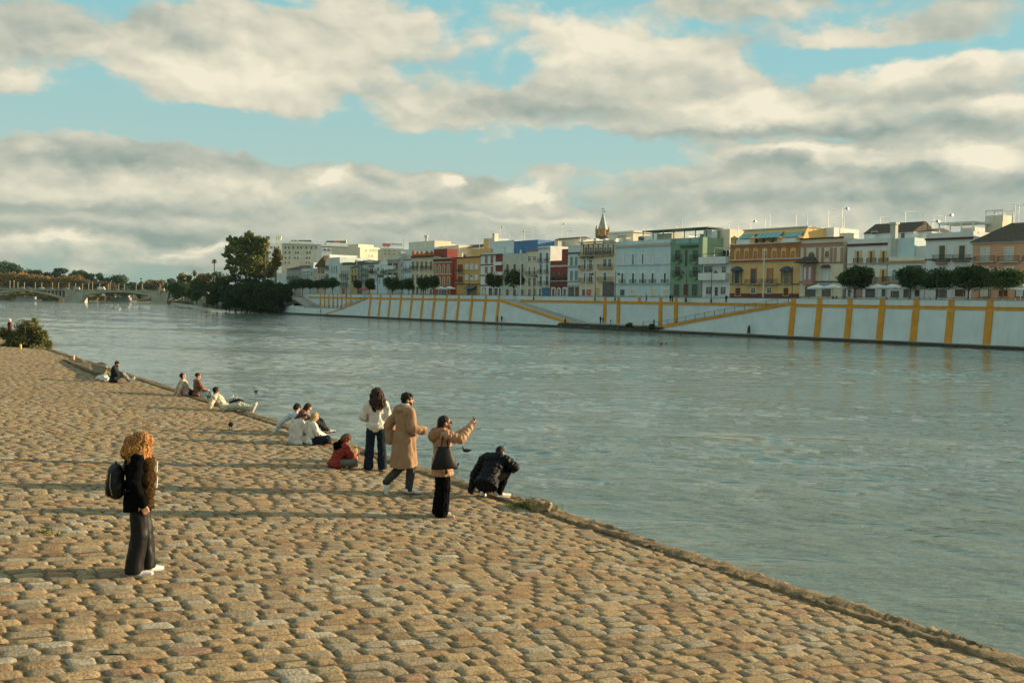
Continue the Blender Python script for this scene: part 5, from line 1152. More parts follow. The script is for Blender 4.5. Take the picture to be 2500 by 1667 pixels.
# boats beyond the bridge
def boat(px,py,ln,wd,h,label,cat,deck=True,parts=1,col=(.32,.33,.32),rz=0,cab=(.2,.22,.22)):
    p=at_z(px,py,0); e=empty('moored_boat' if parts else 'boat',(p.x,p.y,0),rz,label=label,cat=cat,group=None); l=ln/2
    mb=MB(); P_=[(-l,-wd/2),(l*.6,-wd/2),(l,0),(l*.6,wd/2),(-l,wd/2)]; Pb=[(x*.92,y*.8) for x,y in P_]; V=[(x,y,-.3) for x,y in Pb]+[(x,y,h) for x,y in P_]; mb.add(V,[(4,3,2,1,0),(5,6,7,8,9)]+[(i,(i+1)%5,(i+1)%5+5,i+5) for i in range(5)]); mb.build('hull',[mat('hull_paint_%02d'%int(col[2]*99),col,.5)],e)
    mb=MB().box(-l*.85,l*.5,-wd*.4,wd*.4,h,h+2.2); mb.build('cabin',[mat('cabin_paint',(.22,.23,.22),.6)],e)
    mb=MB(); n=max(3,int(ln/2.5)); 
    for k in range(n): x=-l*.8+k*(l*1.25)/n; mb.box(x,x+(l*1.25)/n*.7,-wd*.4-.03,wd*.4+.03,h+.8,h+1.8)
    mb.build('window',[glassm],e)
    if deck: MB().box(-l*.9,l*.55,-wd*.45,wd*.45,h+2.25,h+2.4).box(-l*.8,-l*.7,-wd*.3,wd*.3,h+2.4,h+4.2).box(l*.3,l*.4,-wd*.3,wd*.3,h+2.4,h+4.2).box(-l*.88,l*.45,-wd*.42,wd*.42,h+4.2,h+4.4).build('upper_deck',[mat('boat_deck',(.26,.28,.28),.6)],e)
    return e
boat(303,735.5,9*2.7,7,1.2,'white two deck tour boat beyond the main span of the bridge','tour boat'); 
boat(262,733.8,34,6,1.0,'long low brown restaurant boat moored left of the tour boat','boat',False,col=(.3,.2,.15)); boat(345,734.2,60,8,1.5,'long white covered pontoon boat right of the tour boat','boat',False)
boat(70,732.8,24,4,.8,'long white sightseeing boat seen under the left bridge arch','boat',False); 
# pedal boat on the water
p=at_z(282,755,0); e=empty('pedal_boat',(p.x,p.y,0),.1,label='small white pedal boat with sunshade frame and two riders on open water',cat='pedal boat')
mb=MB()
for sy in (-.7,.7): mb.hexa([(-1.7,sy-.25,-.1),(1.6,sy-.25,-.1),(1.6,sy+.25,-.1),(-1.7,sy+.25,-.1),(-1.8,sy-.3,.5),(2.1,sy-.3,.55),(2.1,sy+.3,.55),(-1.8,sy+.3,.5)])
mb.box(-1.5,1.4,-.5,.5,.3,.45); mb.build('hull',[mat('white_plastic',(.6,.62,.6),.4)],e)
MB().box(-.9,-.3,-.55,.55,.45,.85).box(-1.0,-.85,-.55,.55,.85,1.3).build('seat',[mat('blue_seat',(.1,.15,.2),.6)],e)
mb=MB()
for sx_ in (-1.3,1.0):
    for sy in (-.8,.8): mb.tube([(sx_*.8,sy,.4),(sx_,sy,2.0)],.04,5)
mb.tube([(-1.3,-.8,2.0),(1.0,-.8,2.0),(1.0,.8,2.0),(-1.3,.8,2.0),(-1.3,-.8,2.0)],.04,5); mb.build('sunshade_frame',[mat('frame_white',(.6,.62,.6),.4)],e)
PEDAL=(p.x,p.y)
# ------------------------------------------------------------------ promenade furniture
cloth=mat('parasol_cloth',(.62,.66,.64),.9,.08,2); clothr=mat('parasol_red',(.55,.08,.09),.9,.1,2); polem=mat('pale_pole',(.55,.6,.6),.5)
def parasol(px,py,wpx,off,label,mt=cloth,group='white parasols along the promenade'):
    s_,z=FP(px,py,off); p=far(s_,off,STREET); d=p.xy.length; r=wpx*d/F/2; h=z-STREET
    e=empty('parasol',p,rnd.uniform(0,1.5),label=label,cat='parasol',group=group); mb=MB(); n=8
    V=[(0,0,h+r*.30)]+[(r*math.cos(2*math.pi*k/n),r*math.sin(2*math.pi*k/n),h-.05*(k%2)) for k in range(n)]+[(r*math.cos(2*math.pi*k/n),r*math.sin(2*math.pi*k/n),h-.3-.03*(k%2)) for k in range(n)]
    mb.add(V,[(0,1+k,1+(k+1)%n) for k in range(n)]+[(1+k,1+n+k,1+n+(k+1)%n,1+(k+1)%n) for k in range(n)]); mb.build('canopy',[mt],e)
    MB().tube([(0,0,0),(0,0,h+r*.28)],.045,6).box(-.35,.35,-.35,.35,0,.08).build('pole',[polem],e)
    for k in range(0,n,2): pass
    return e
for i,(px,py,w,off) in enumerate(((1996,704,46,9),(2033,703,44,10.5),(2066,704,44,9),(2105,703,46,10.5),(2142,703,48,9),(2180,703,46,10.5),(2220,703,48,9),(2258,704,48,10),(2293,705,44,8.5),(2325,703,46,10),(2352,704,38,8.5),(2398,703,50,9),(2432,703,46,10.5),(2492,705,60,8.5))):
    parasol(px,py-2,w*1.1,off,'white square topped parasol, number %d from the left in the right hand cafe row'%(i+1))
for i,(px,py,w) in enumerate(((1058,704,22),(1077,703,26),(1098,703,28))): parasol(px,py,w,8,['white parasol at the left of the trio by the red house','white parasol in the middle of the trio by the red house','white parasol at the right of the trio by the red house'][i])
parasol(886,706,20,7.5,'left of two red parasols near the yellow tiled house',clothr,'red parasols on the promenade'); parasol(906,705,24,7.5,'right of two red parasols near the yellow tiled house',clothr,'red parasols on the promenade')
for i,px in enumerate((1032,1042)):
    p=far(FP(px,712,7)[0],7,STREET); e=empty('folded_parasol',p,0,label=['left folded white parasol beside the orange tree by the yellow house','right folded white parasol beside the red house'][i],cat='folded parasol',group='folded parasols'); MB().lathe([(.12,1.0),(.35,1.3),(.25,2.6),(.05,3.6)],(0,0,0),8).build('canopy',[cloth],e); MB().tube([(0,0,0),(0,0,1.2)],.05,6).build('pole',[polem],e)
# tall decoration masts
for i,(px,pt,off) in enumerate(((1866,611,6),(1431.5,632,6),(1272,640,6),(1023,650,6),(1154,560,0))):
    if i==4: continue
    s_,z=FP(px,pt,off); p=far(s_,off,STREET); e=empty('white_mast',p,0,label='tall plain white mast in front of '+['the large yellow house','the arcaded cream house','the wide grey white house','the pale yellow house'][i],cat='mast',group='white masts on the promenade')
    MB().tube([(0,0,0),(0,0,z-STREET)],[.16,.12],8).box(-.25,.25,-.25,.25,0,.1).build('pole',[polem],e); MB().lathe([(.17,0),(.12,.12),(.02,.25)],(0,0,z-STREET),8).build('cap',[polem],e)
# street lamps with hanging shades
for i,(px,pt,side,where) in enumerate(((1503,662,1,'between the arcaded house and the light blue house'),(1677,658,-1,'in front of the green house'),(1738,656,1,'in front of the white modern house'),(1935.5,650,-1,'at right end of the large yellow house'),(2289,655,-1,'left of the broad white house'),(2416,645,1,'in front of the peach house'),(1454,662,-1,'in front of the arcaded house'),(1146,668,1,'in front of the ochre house'),(1304,668,1,'in front of the slim cream house'),(922,668,1,'in front of the blue bay window house'),(846,676,1,'in front of the plain cream house'))):
    off=4; s_,z=FP(px,pt,off); p=far(s_,off,STREET); h=z-STREET; e=empty('street_lamp',p,PHI,label='dark iron street lamp '+where,cat='street lamp',group='street lamps on the promenade')
    MB().tube([(0,0,0),(0,0,1.2),(0,0,h)],[.13,.09,.06],7).lathe([(.22,0),(.2,.5),(.1,.8)],(0,0,0),8).build('post',[iron],e)
    MB().tube([(0,0,h-.5),(side*.5,0,h-.35),(side*1.1,0,h-.45)],.035,5).build('arm',[iron],e); MB().lathe([(.06,.1),(.2,-.1),(.45,-.45),(.46,-.5),(.1,-.52)],(side*1.1,0,h-.45),10).build('lamp_shade',[iron],e)
# ------------------------------------------------------------------ people : distance field figures
def V3(*a): return np.array(a,float)
def nrm(v): return v/(np.linalg.norm(v)+1e-9)
def cap(a,b,ra,rb=None,q=None): return ('c',np.array(a,float),np.array(b,float),ra,rb if rb is not None else ra,q)
def ell(c,r,ax=None,q=None): return ('e',np.array(c,float),np.array(r,float),np.eye(3) if ax is None else np.array(ax,float),q)
def ecn(a,b,lat,fwd,ra,rb,q=None): return ('k',np.array(a,float),np.array(b,float),nrm(np.array(lat,float)),nrm(np.array(fwd,float)),ra,rb,q)
def prim_eval(p,X):
    if p[0]=='c':
        _,a,b,ra,rb,q=p; d=b-a; L2=d@d+1e-9; t=np.clip(((X-a)@d)/L2,0,1); r=ra+(rb-ra)*t
        if q: r=r+q[1]*(np.abs(np.sin(np.pi*t*math.sqrt(L2)/q[0]))**.6-.5)
        return np.linalg.norm(X-a-t[...,None]*d,axis=-1)-r
    if p[0]=='e':
        _,c,r,ax,q=p; l=(X-c)@ax.T; k0=np.linalg.norm(l/r,axis=-1); k1=np.linalg.norm(l/(r*r),axis=-1)+1e-9
        o=k0*(k0-1)/k1
        if q: o=o-q[1]*(np.abs(np.sin(np.pi*l[...,2]/q[0]))**.6-.5)
        return o
    _,a,b,la,fw,ra,rb,q=p; d=b-a; Ln=np.linalg.norm(d); u=d/Ln; w=X-a; t=(w@u)/Ln; tc=np.clip(t,0,1)
    rx=ra[0]+(rb[0]-ra[0])*tc; ry=ra[1]+(rb[1]-ra[1])*tc; x=w@la; y=w@fw
    o=(np.sqrt((x/rx)**2+(y/ry)**2)-1)*np.minimum(rx,ry)
    if q: o=o-q[1]*(np.abs(np.sin(np.pi*t*Ln/q[0]))**.6-.5)
    return np.maximum(o,np.maximum(-t,t-1)*Ln)
def prim_bb(p):
    if p[0]=='c': r=max(p[3],p[4])+.03; return np.minimum(p[1],p[2])-r,np.maximum(p[1],p[2])+r
    if p[0]=='e': r=max(p[2])+.02; return p[1]-r,p[1]+r
    r=max(*p[5],*p[6])+.03; return np.minimum(p[1],p[2])-r,np.maximum(p[1],p[2])+r
def noise3(X,wl,amp,an=(1,1,1),seed=0,n=6):
    g=np.random.default_rng(seed); o=np.zeros(X.shape[:-1])
    for i in range(n):
        k=g.normal(size=3); k=k/np.linalg.norm(k)*np.array(an)*2*math.pi/(wl*g.uniform(.6,1.6)); k2=g.normal(size=3)*2*math.pi/(wl*3)
        o+=np.sin(X@k+g.uniform(0,6.3)+1.2*np.sin(X@k2+i))
    return o*amp/math.sqrt(n)
def sdfmesh(name,prims,res,k=.03,mats=None,parent=None,disp=None,clips=(),sub=(),colfn=None):
    bb=[prim_bb(p) for p in prims]; lo=np.min([b[0] for b in bb],0)-.02; hi=np.max([b[1] for b in bb],0)+.02
    nn=np.ceil((hi-lo)/res).astype(int)+1; ax=[lo[i]+res*np.arange(nn[i]) for i in range(3)]
    D=np.full(nn,.5)
    m_=k+.02+res
    for p,b in zip(prims,bb):
        i0=np.maximum(((b[0]-m_-lo)/res).astype(int),0); i1=np.minimum(((b[1]+m_-lo)/res).astype(int)+2,nn)
        sl=tuple(slice(i0[j],i1[j]) for j in range(3)); G=np.stack(np.meshgrid(*[ax[j][sl[j]] for j in range(3)],indexing='ij'),-1)
        d=prim_eval(p,G); c=D[sl]; h=np.clip(.5+.5*(c-d)/k,0,1); D[sl]=c+(d-c)*h-k*h*(1-h)
    near=np.abs(D)<.06
    idx=np.argwhere(near); Xn=lo+idx*res
    v=D[near]
    if disp is not None: v=v+disp(Xn)
    for (c,n_) in clips: v=np.maximum(v,(Xn-np.array(c))@np.array(n_))
    for p in sub: v=np.maximum(v,-prim_eval(p,Xn))
    D[near]=v
    if clips:
        for (c,n_) in clips:
            far_=np.argwhere(D<0); XX=lo+far_*res; mk=((XX-np.array(c))@np.array(n_))>0; ff=far_[mk]; D[ff[:,0],ff[:,1],ff[:,2]]=.01
    D[0]=D[-1]=.1; D[:,0]=D[:,-1]=.1; D[:,:,0]=D[:,:,-1]=.1
    neg=D<0
    c8=[neg[a:nn[0]-1+a,b_:nn[1]-1+b_,c:nn[2]-1+c] for a in(0,1) for b_ in(0,1) for c in(0,1)]
    s=sum(x.astype(np.int8) for x in c8); cell=(s>0)&(s<8); cid=-np.ones(cell.shape,int); ci=np.argwhere(cell); cid[cell]=np.arange(len(ci))
    P=np.zeros((len(ci),3)); cnt=np.zeros(len(ci))
    cr=[(a,b_,c) for a in(0,1) for b_ in(0,1) for c in(0,1)]
    for i in range(8):
        for j in range(i+1,8):
            df=np.array(cr[j])-np.array(cr[i])
            if np.abs(df).sum()!=1: continue
            A=ci+np.array(cr[i]); B=ci+np.array(cr[j]); da=D[A[:,0],A[:,1],A[:,2]]; db=D[B[:,0],B[:,1],B[:,2]]; m=(da<0)!=(db<0)
            t=np.where(m,da/(da-db+1e-12),0); P+=np.where(m[:,None],A+t[:,None]*df,0); cnt+=m
    P=P/np.maximum(cnt,1)[:,None]; Vt=lo+P*res
    Fs=[]
    for axn in range(3):
        u,v_=[(1,2),(2,0),(0,1)][axn]
        sl0=[slice(1,n-1) for n in nn]; sl1=list(sl0); sl0[axn]=slice(0,nn[axn]-1); sl1[axn]=slice(1,nn[axn])
        a=neg[tuple(sl0)];b_=neg[tuple(sl1)]; e=np.argwhere(a!=b_); 
        if not len(e): continue
        fl=a[e[:,0],e[:,1],e[:,2]]; off=np.ones(3,int); off[axn]=0; e=e+off
        def cc(du,dv):
            q=e.copy(); q[:,u]+=du; q[:,v_]+=dv; return cid[q[:,0],q[:,1],q[:,2]]
        f=np.stack([cc(-1,-1),cc(0,-1),cc(0,0),cc(-1,0)],-1); f[~fl]=f[~fl][:,::-1]; f=f[(f>=0).all(1)]; Fs.append(f)
    Fc=np.concatenate(Fs)
    me=npmesh(name,Vt,Fc,cols=colfn(Vt) if colfn else None)
    return objm(name,me,mats,parent,smooth=True),Vt,Fc
# cloth materials
def cloth_m(name,c,rough=.85,var=.12,bump=.25,bs=220,sheen=0,spec=.25,scale=12):
    m=mat(name,c,rough,var,scale,bump,bscale=bs,spec=spec)
    if sheen: m.node_tree.nodes['Principled BSDF'].inputs['Sheen Weight'].default_value=sheen
    return m
skin=mat('skin',(.52,.27,.17),.55,.08,30,.1,spec=.35); skin.node_tree.nodes['Principled BSDF'].inputs['Subsurface Weight'].default_value=.0
eyem=mat('eye_dark',(.02,.015,.012),.3,.1); lipm=mat('lips',(.36,.11,.09),.5,.1); beardm=mat('beard_hair',(.03,.018,.012),.8,.3,60)
ZL=V3(0,0,1)
def hand(w,d,n,curl=.5,side=1,sc=1.0,grip=0):
    d=nrm(np.array(d,float)); n=np.array(n,float); n=nrm(n-d*(n@d)); s=np.cross(d,n)*side; P=[]
    for o in (-.03,-.01,.01,.029): P.append(cap(w+d*.005*sc+s*o*.55*sc,w+d*.082*sc+s*o*sc,.0135*sc,.012*sc))
    for o,l,dc in ((.030,.070,0),(.010,.080,.06),(-.010,.075,.12),(-.030,.058,.2)):
        c=curl+dc; b0=w+d*.084*sc+s*o*sc; d1=d*math.cos(c*.8)+n*math.sin(c*.8); d2=d*math.cos(c*1.9)+n*math.sin(c*1.9)
        b1=b0+d1*l*.52*sc; P+= [cap(b0,b1,.0092*sc,.0082*sc),cap(b1,b1+d2*l*.5*sc,.0082*sc,.0068*sc)]
    t0=w+d*.022*sc+s*.028*sc; t1=t0+nrm(s*.75+d*.6+n*.3)*.038*sc; t2=t1+nrm(s*.35+d*.75+n*(.3+grip))*.03*sc
    P+=[cap(t0,t1,.0125*sc,.0105*sc),cap(t1,t2,.0105*sc,.0085*sc)]
    return P
def headset(c,face,up,sc=1.0):
    """skull, jaw, nose, ears, brow. face: direction looked at"""
    f=nrm(np.array(face,float)); u=np.array(up,float); u=nrm(u-f*(u@f)); r=np.cross(f,u); A=np.array([r,f,u])
    g=lambda x,y,z: c+(r*x+f*y+u*z)*sc
    P=[ell(g(0,-.012,.025),V3(.074,.092,.088)*sc,A),ell(g(0,.022,-.028),V3(.056,.066,.078)*sc,A),ell(g(0,.05,-.088),V3(.026,.026,.02)*sc,A),
       cap(g(0,.088,.012),g(0,.108,-.022),.009*sc,.013*sc),ell(g(0,.078,-.052),V3(.026,.018,.012)*sc,A),ell(g(0,.078,.028),V3(.048,.014,.01)*sc,A)]
    for s in (-1,1): P+=[ell(g(s*.074,-.008,-.008),V3(.011,.020,.031)*sc,A),ell(g(s*.04,.062,-.03),V3(.022,.02,.02)*sc,A)]
    eyes=[g(s*.031,.083,.008) for s in(-1,1)]; lips=g(0,.095,-.052)
    return P,eyes,lips,(r,f,u),g
class Person:
    def __init__(s,px,py,rz,h,label,J,seat=False,res=.0085,face=(0,1,0),headup=(0,0,1),dz=0,group='people on the near quay',sk=None,yaw=0):
        p=quay(px,py); s.sc=h/1.7
        s.e=empty('person',(p.x,p.y,p.z+dz),rz,label=label,cat='person',group=group); s.e.scale=(s.sc,)*3; s.res=res/1.0; s.face=nrm(V3(*face)); s.hup=V3(*headup); s.sk=sk or skin
        D=dict(pel=(0,0,.95),neck=(0,-.02,1.44),head=(0,.02,1.585),shL=(-.165,-.01,1.395),shR=(.165,-.01,1.395),elL=(-.225,-.03,1.12),elR=(.225,-.03,1.12),wrL=(-.235,.05,.88),wrR=(.235,.05,.88),
               hipL=(-.09,0,.92),hipR=(.09,0,.92),knL=(-.10,.02,.50),knR=(.10,.02,.50),anL=(-.10,-.02,.085),anR=(.10,-.02,.085),toL=(-.12,.14,.03),toR=(.12,.14,.03),hdL=(-.02,.1,-1),hdR=(.02,.1,-1),pnL=(1,.1,0),pnR=(-1,.1,0),cuL=.45,cuR=.45)
        D.update(J); s.J={k:(np.array(v,float) if isinstance(v,tuple) else v) for k,v in D.items()}
        J=s.J; s.up=nrm(J['neck']-J['pel']); la=J['shR']-J['shL']; s.lat=nrm(la-s.up*(la@s.up)); s.fwd=np.cross(s.up,s.lat); s.A=np.array([s.lat,s.fwd,s.up]); s.L=np.linalg.norm(J['neck']-J['pel'])
    def tp(s,t,x=0,y=0): return s.J['pel']+s.up*t*s.L+s.lat*x+s.fwd*y
    def torso(s,th=0,q=None,slim=1.0,scale=1.0):
        f=scale
        o=[ell(s.tp(-.02),V3(.155*slim+th,.105+th,.12+th)*f,s.A,q),ell(s.tp(.3),V3(.128*slim+th,.092+th,.15+th*.5)*f,s.A,q),ell(s.tp(.62,0,.01),V3(.150+th,.108+th,.17+th*.5)*f,s.A,q),ell(s.tp(.86),V3(.145+th,.082+th,.085+th)*f,s.A,q)]
        return o
    def body(s,arms=True,hands='LR',bare=False,legr=1.0,beard=False,eyes=True):
        J=s.J; P=s.torso(-.012); P+=[cap(J['neck']-s.up*.03,J['head']-nrm(J['head']-J['neck'])*.03,.058,.052),cap(J['shL'],J['shR'],.05)]
        hp,ey,lp,fr,g=headset(J['head'],s.face,s.hup); s.hf=fr; s.hg=g; P+=hp
        for d in 'LR':
            P+=[cap(J['sh'+d],J['el'+d],.047,.037),cap(J['el'+d],J['wr'+d],.038,.024),
                cap(J['hip'+d],J['kn'+d],.082*legr,.055*legr),cap(J['kn'+d],J['kn'+d]*.55+J['an'+d]*.45,.055*legr,.056*legr),cap(J['kn'+d]*.55+J['an'+d]*.45,J['an'+d],.054*legr,.036),cap(J['an'+d]-V3(0,0,.03),J['to'+d]-V3(0,0,-.005),.034,.024)]
        o,Vt,Fc=None,None,None
        for d in hands: P+=hand(J['wr'+d],J['hd'+d],J['pn'+d],J['cu'+d],side=1 if d=='L' else -1)
        o,Vt,Fc=sdfmesh('body',P,s.res,.014,[s.sk,eyem,lipm,beardm],s.e)
        o.name='body'; fcen=Vt[Fc].mean(1); mi=np.zeros(len(Fc),int)
        if eyes:
            for e_ in ey: mi[np.linalg.norm(fcen-e_,axis=1)<.012]=1
            mi[np.linalg.norm((fcen-lp)*np.array([1,1,1.6]),axis=1)<.018]=2
            bw=[g(x*.03,.088,.030) for x in(-1,1)]
            for e_ in bw: mi[(np.abs((fcen-e_)@fr[2])<.006)&(np.abs((fcen-e_)@fr[0])<.02)&(np.linalg.norm(fcen-e_,axis=1)<.028)]=3
        if beard:
            rel=fcen-J['head']; x,y,z=rel@fr[0],rel@fr[1],rel@fr[2]; mi[(z<-.035)&(z>-.13)&(y>-.01)&(np.abs(x)<.075)&~((np.abs(x)<.02)&(z>-.062)&(z<-.045))]=3
        o.data.polygons.foreach_set('material_index',mi.astype(np.int32)); return o
    def legs(s,m,rh=.105,rk=.085,ra=.07,hem=None,wl=.10,amp=.006,name='trousers',res=None,seed=1,k=.03,extra=()):
        J=s.J; P=[ell(s.J['pel']-s.up*.02,V3(.168,.125,.13),s.A)]
        for d in 'LR':
            an=J['an'+d]; kn=J['kn'+d]; u=nrm(an-kn); P+=[cap(J['hip'+d],kn,rh,rk),cap(kn,an+u*.0,rk,ra)]
        P+=list(extra)
        o,_,_=sdfmesh(name,P,res or s.res*1.25,k,m,s.e,disp=lambda X:noise3(X,wl,amp,(1.6,1.6,.5),seed),clips=[] if hem is None else [((0,0,hem),(0,0,-1))]); return o
    def shoe(s,d,m,sole,yd=None,sz=1.0):
        J=s.J; a=J['an'+d]; t=J['to'+d]; dr=t-a; dr=dr-0; L_=np.linalg.norm(dr); f=nrm(t-(a-V3(0,0,.045)) if abs(t[2]-a[2])<.12 else t-a)
        fl=nrm(f); up=V3(0,0,1)-fl*fl[2]; up=nrm(up) if np.linalg.norm(up)>.2 else nrm(a-t+V3(0,0,.01)); heel=a-up*.045-fl*.035; toe=heel+fl*.235*sz; r=np.cross(fl,up)
        P=[cap(heel,heel+fl*.10,.036,.037),cap(heel+fl*.10,toe,.038,.028),cap(heel+up*.02,a+up*.02,.035,.036)]
        o,_,_=sdfmesh('shoe',P,.008,.02,m,s.e); b=MB(); n=10; ring=[]
        for (q,w) in ((-.04,.02),(-.03,.034),(.05,.036),(.12,.042),(.18,.042),(.225,.03),(.243,.014)): ring.append((q*sz if q>0 else q,w*1.02))
        pts=[heel+fl*q+r*w for q,w in ring]+[heel+fl*q-r*w for q,w in ring[::-1]]; lo=[p-up*.045 for p in pts]; hi=[p-up*.022 for p in pts]; nn=len(pts)
        b.add(lo+hi,[tuple(range(nn-1,-1,-1)),tuple(range(nn,2*nn))]+[(i,(i+1)%nn,(i+1)%nn+nn,i+nn) for i in range(nn)]); b.build('sole',[sole],o); return o,heel,fl,up,r
    def jacket(s,m,th=.03,sl=(.068,.056,.048),q=None,hemlen=.12,hemr=(.19,.15),collar=.07,wl=.12,amp=.006,an=(1,1,1),name='jacket',seed=3,res=None,extra=(),clips=(),k=.03,sleeves='LR',cuff=1.0,disp=None,slim=1.0):
        J=s.J; P=s.torso(th,q,slim)
        if hemlen>0: P.append(ecn(s.tp(.1),s.tp(.1)-s.up*(hemlen+.1*s.L),s.lat,s.fwd,(.155*slim+th,.11+th),hemr,q))
        for d in sleeves:
            w=J['el'+d]+(J['wr'+d]-J['el'+d])*cuff
            P+=[cap(J['sh'+d],J['el'+d],sl[0],sl[1],q),cap(J['el'+d],w,sl[1],sl[2],q)]
        if collar: P.append(cap(s.tp(.97,-.03,0),s.tp(.97,.03,0),collar,collar))
        P+=list(extra)
        dd=disp or (lambda X:noise3(X,wl,amp,an,seed)+noise3(X,wl*.4,amp*.35,an,seed+9))
        o,_,_=sdfmesh(name,P,res or s.res*1.2,k,m,s.e,disp=dd,clips=clips); return o
    def hair(s,m,kind='short',seed=5,extra=(),amp=None,res=None):
        r,f,u=s.hf; g=s.hg; A=np.array([r,f,u]); 
        P=[ell(g(0,-.022,.038),V3(.084,.098,.090),A)]
        if kind=='short': P+=[ell(g(0,-.05,-.02),V3(.07,.06,.06),A)]; am=.004
        if kind=='quiff': P+=[ell(g(0,-.055,-.015),V3(.071,.05,.07),A),ell(g(0,.045,.085),V3(.045,.035,.028),A),cap(g(.07,.0,.02),g(.07,-.01,-.03),.016),cap(g(-.07,.0,.02),g(-.07,-.01,-.03),.016)]; am=.006
        if kind=='long': P+=[cap(g(0,-.06,.0),g(0,-.085,-.22),.075,.055),cap(g(.06,-.02,0),g(.06,-.05,-.18),.035,.03),cap(g(-.06,-.02,0),g(-.06,-.05,-.18),.035,.03)]; am=.006
        if kind=='bun': P+=[ell(g(0,-.09,.07),V3(.045,.045,.045),A)]; am=.003
        if kind=='none': am=.004
        P+=list(extra); am=amp or am
        cutf=ell(g(0,.085,-.035),V3(.062,.075,.085),A)
        o,_,_=sdfmesh('hair',P,res or .008,.02,m,s.e,disp=lambda X:noise3(X,.022,am,(1.5,1.5,.35),seed)+noise3(X,.05,am,(1,1,.5),seed+3),sub=[cutf]); return o
def facing(dx,dy): return math.atan2(-dx,dy)      # rotation that turns local +y to the world direction (dx,dy)
blk=cloth_m('black_wool',(.004,.004,.005),.95,.2,spec=.04); blks=cloth_m('black_satin',(.008,.008,.008),.5,.2,.1,spec=.22); denim=cloth_m('dark_denim',(.012,.02,.032),.85,.25,.4,spec=.12); whsh=mat('white_trainer',(.70,.68,.62),.6,.06,20); sole_w=mat('pale_sole',(.5,.47,.4),.7,.1,20); gum=mat('gum_sole',(.15,.08,.05),.7,.1,20)
dkhp=mat('near_black_hair',(.018,.010,.007),.6,.4,40,.8,bscale=140,spec=.25); brhp=mat('dark_brown_hair',(.045,.018,.009),.6,.4,40,.8,bscale=140,spec=.25)
# 1 --- woman with curly copper hair, left foreground
W=Person(337,1400,facing(.93,.36),1.60,'woman with big copper curls, black backpack and wide black trousers standing at left',dict(elR=(.225,-.05,1.13),wrR=(.235,.05,.89),hdR=(-.05,.35,-1),pnR=(-1,0,0),head=(0,.055,1.575),toL=(-.12,.15,.03),anL=(-.10,.10,.085),knL=(-.10,.07,.5),anR=(.10,-.05,.085),toR=(.12,.11,.03)),face=(.10,1,-.35),res=.007)
W.body(hands='LR')
W.legs(blks,.108,.098,.105,hem=.035,wl=.16,amp=.006,seed=4,k=.015)
for d in 'LR': W.shoe(d,whsh,sole_w)
fur=vcmat('fur',rough=1,var=.3,scale=60,bump=1,bscale=160)
W.jacket(blk,th=.045,sl=(.085,.07,.062),hemlen=.17,hemr=(.215,.18),collar=.085,name='coat',seed=8,amp=.006,cuff=.96)
furm=mat('brown_fur',(.085,.048,.018),1,.55,60,1.5,bscale=110,spec=.05)
P=[]
for z,ry in ((1.34,.088),(1.165,.10),(1.0,.088)): P+= [cap((-.13,.10,z),(.13,.10,z),ry,ry)]
P.append(cap((-.1,.09,.86),(.1,.09,.86),.085,q=None))
sdfmesh('fur_vest',P,.008,.012,furm,W.e,disp=lambda X:noise3(X,.02,.006,(1,1,1),2)+noise3(X,.009,.004,(1,1,.6),4))
for z in (1.31,1.12):
    mb=MB().hexa([(.07,.215,z-.07),(.105,.205,z-.075),(.105,.19,z-.075),(.07,.20,z-.07),(.06,.222,z+.05),(.09,.215,z+.055),(.09,.20,z+.055),(.06,.207,z+.05)]); mb.build('leather_tab',[mat('silver_leather',(.55,.52,.42),.5)],W.e)
# curls
def curly(pers,m,prims,n=520,r=(.012,.02),seed=3,am=.012):
    g=np.random.default_rng(seed)
    o,Vt,_=sdfmesh('hair',prims,.007,.03,m,pers.e,disp=lambda X:noise3(X,.026,am,(1,1,.8),seed,9)+noise3(X,.013,am*.5,(1,1,1),seed+1,8)); return o,Vt
cop=vcmat('copper_curls',rough=.75,var=.5,scale=45,bump=1,bscale=120,spec=.4,trans=.15)
def hcol(c0,c1,zs): 
    def f(V): 
        g=np.random.default_rng(1); t=.5+.5*np.sin(V[:,0]*150+np.sin(V[:,2]*60)*2)*np.sin(V[:,1]*130+V[:,2]*70); return np.array(c0)[None]*(1-t[:,None])+np.array(c1)[None]*t[:,None]
    return f
g=W.hg
P=[ell(g(0,-.02,.02),V3(.118,.13,.115)),ell(g(0,-.02,-.09),V3(.145,.15,.12)),ell(g(.05,.02,-.16),V3(.12,.13,.10)),ell(g(-.08,-.03,-.12),V3(.10,.12,.11)),ell(g(.02,-.13,-.03),V3(.09,.08,.09)),ell(g(.06,.07,-.20),V3(.10,.10,.09)),ell(g(.08,.06,-.29),V3(.085,.09,.08)),ell(g(-.06,.04,-.24),V3(.08,.09,.09)),ell(g(.10,.02,-.18),V3(.10,.13,.12)),ell(g(.12,.05,-.27),V3(.08,.10,.09)),ell(g(.06,-.12,-.14),V3(.10,.09,.10))]
o,_,_=sdfmesh('hair',P,.006,.03,cop,W.e,disp=lambda X:noise3(X,.05,.005,(1,1,.3),3,9)+noise3(X,.02,.004,(1.3,1.3,.5),5,12)+noise3(X,.011,.002,(1,1,1),8,10),sub=[ell(g(-.03,.14,-.03),V3(.06,.10,.08))],colfn=hcol((.17,.055,.012),(.55,.27,.07),0))
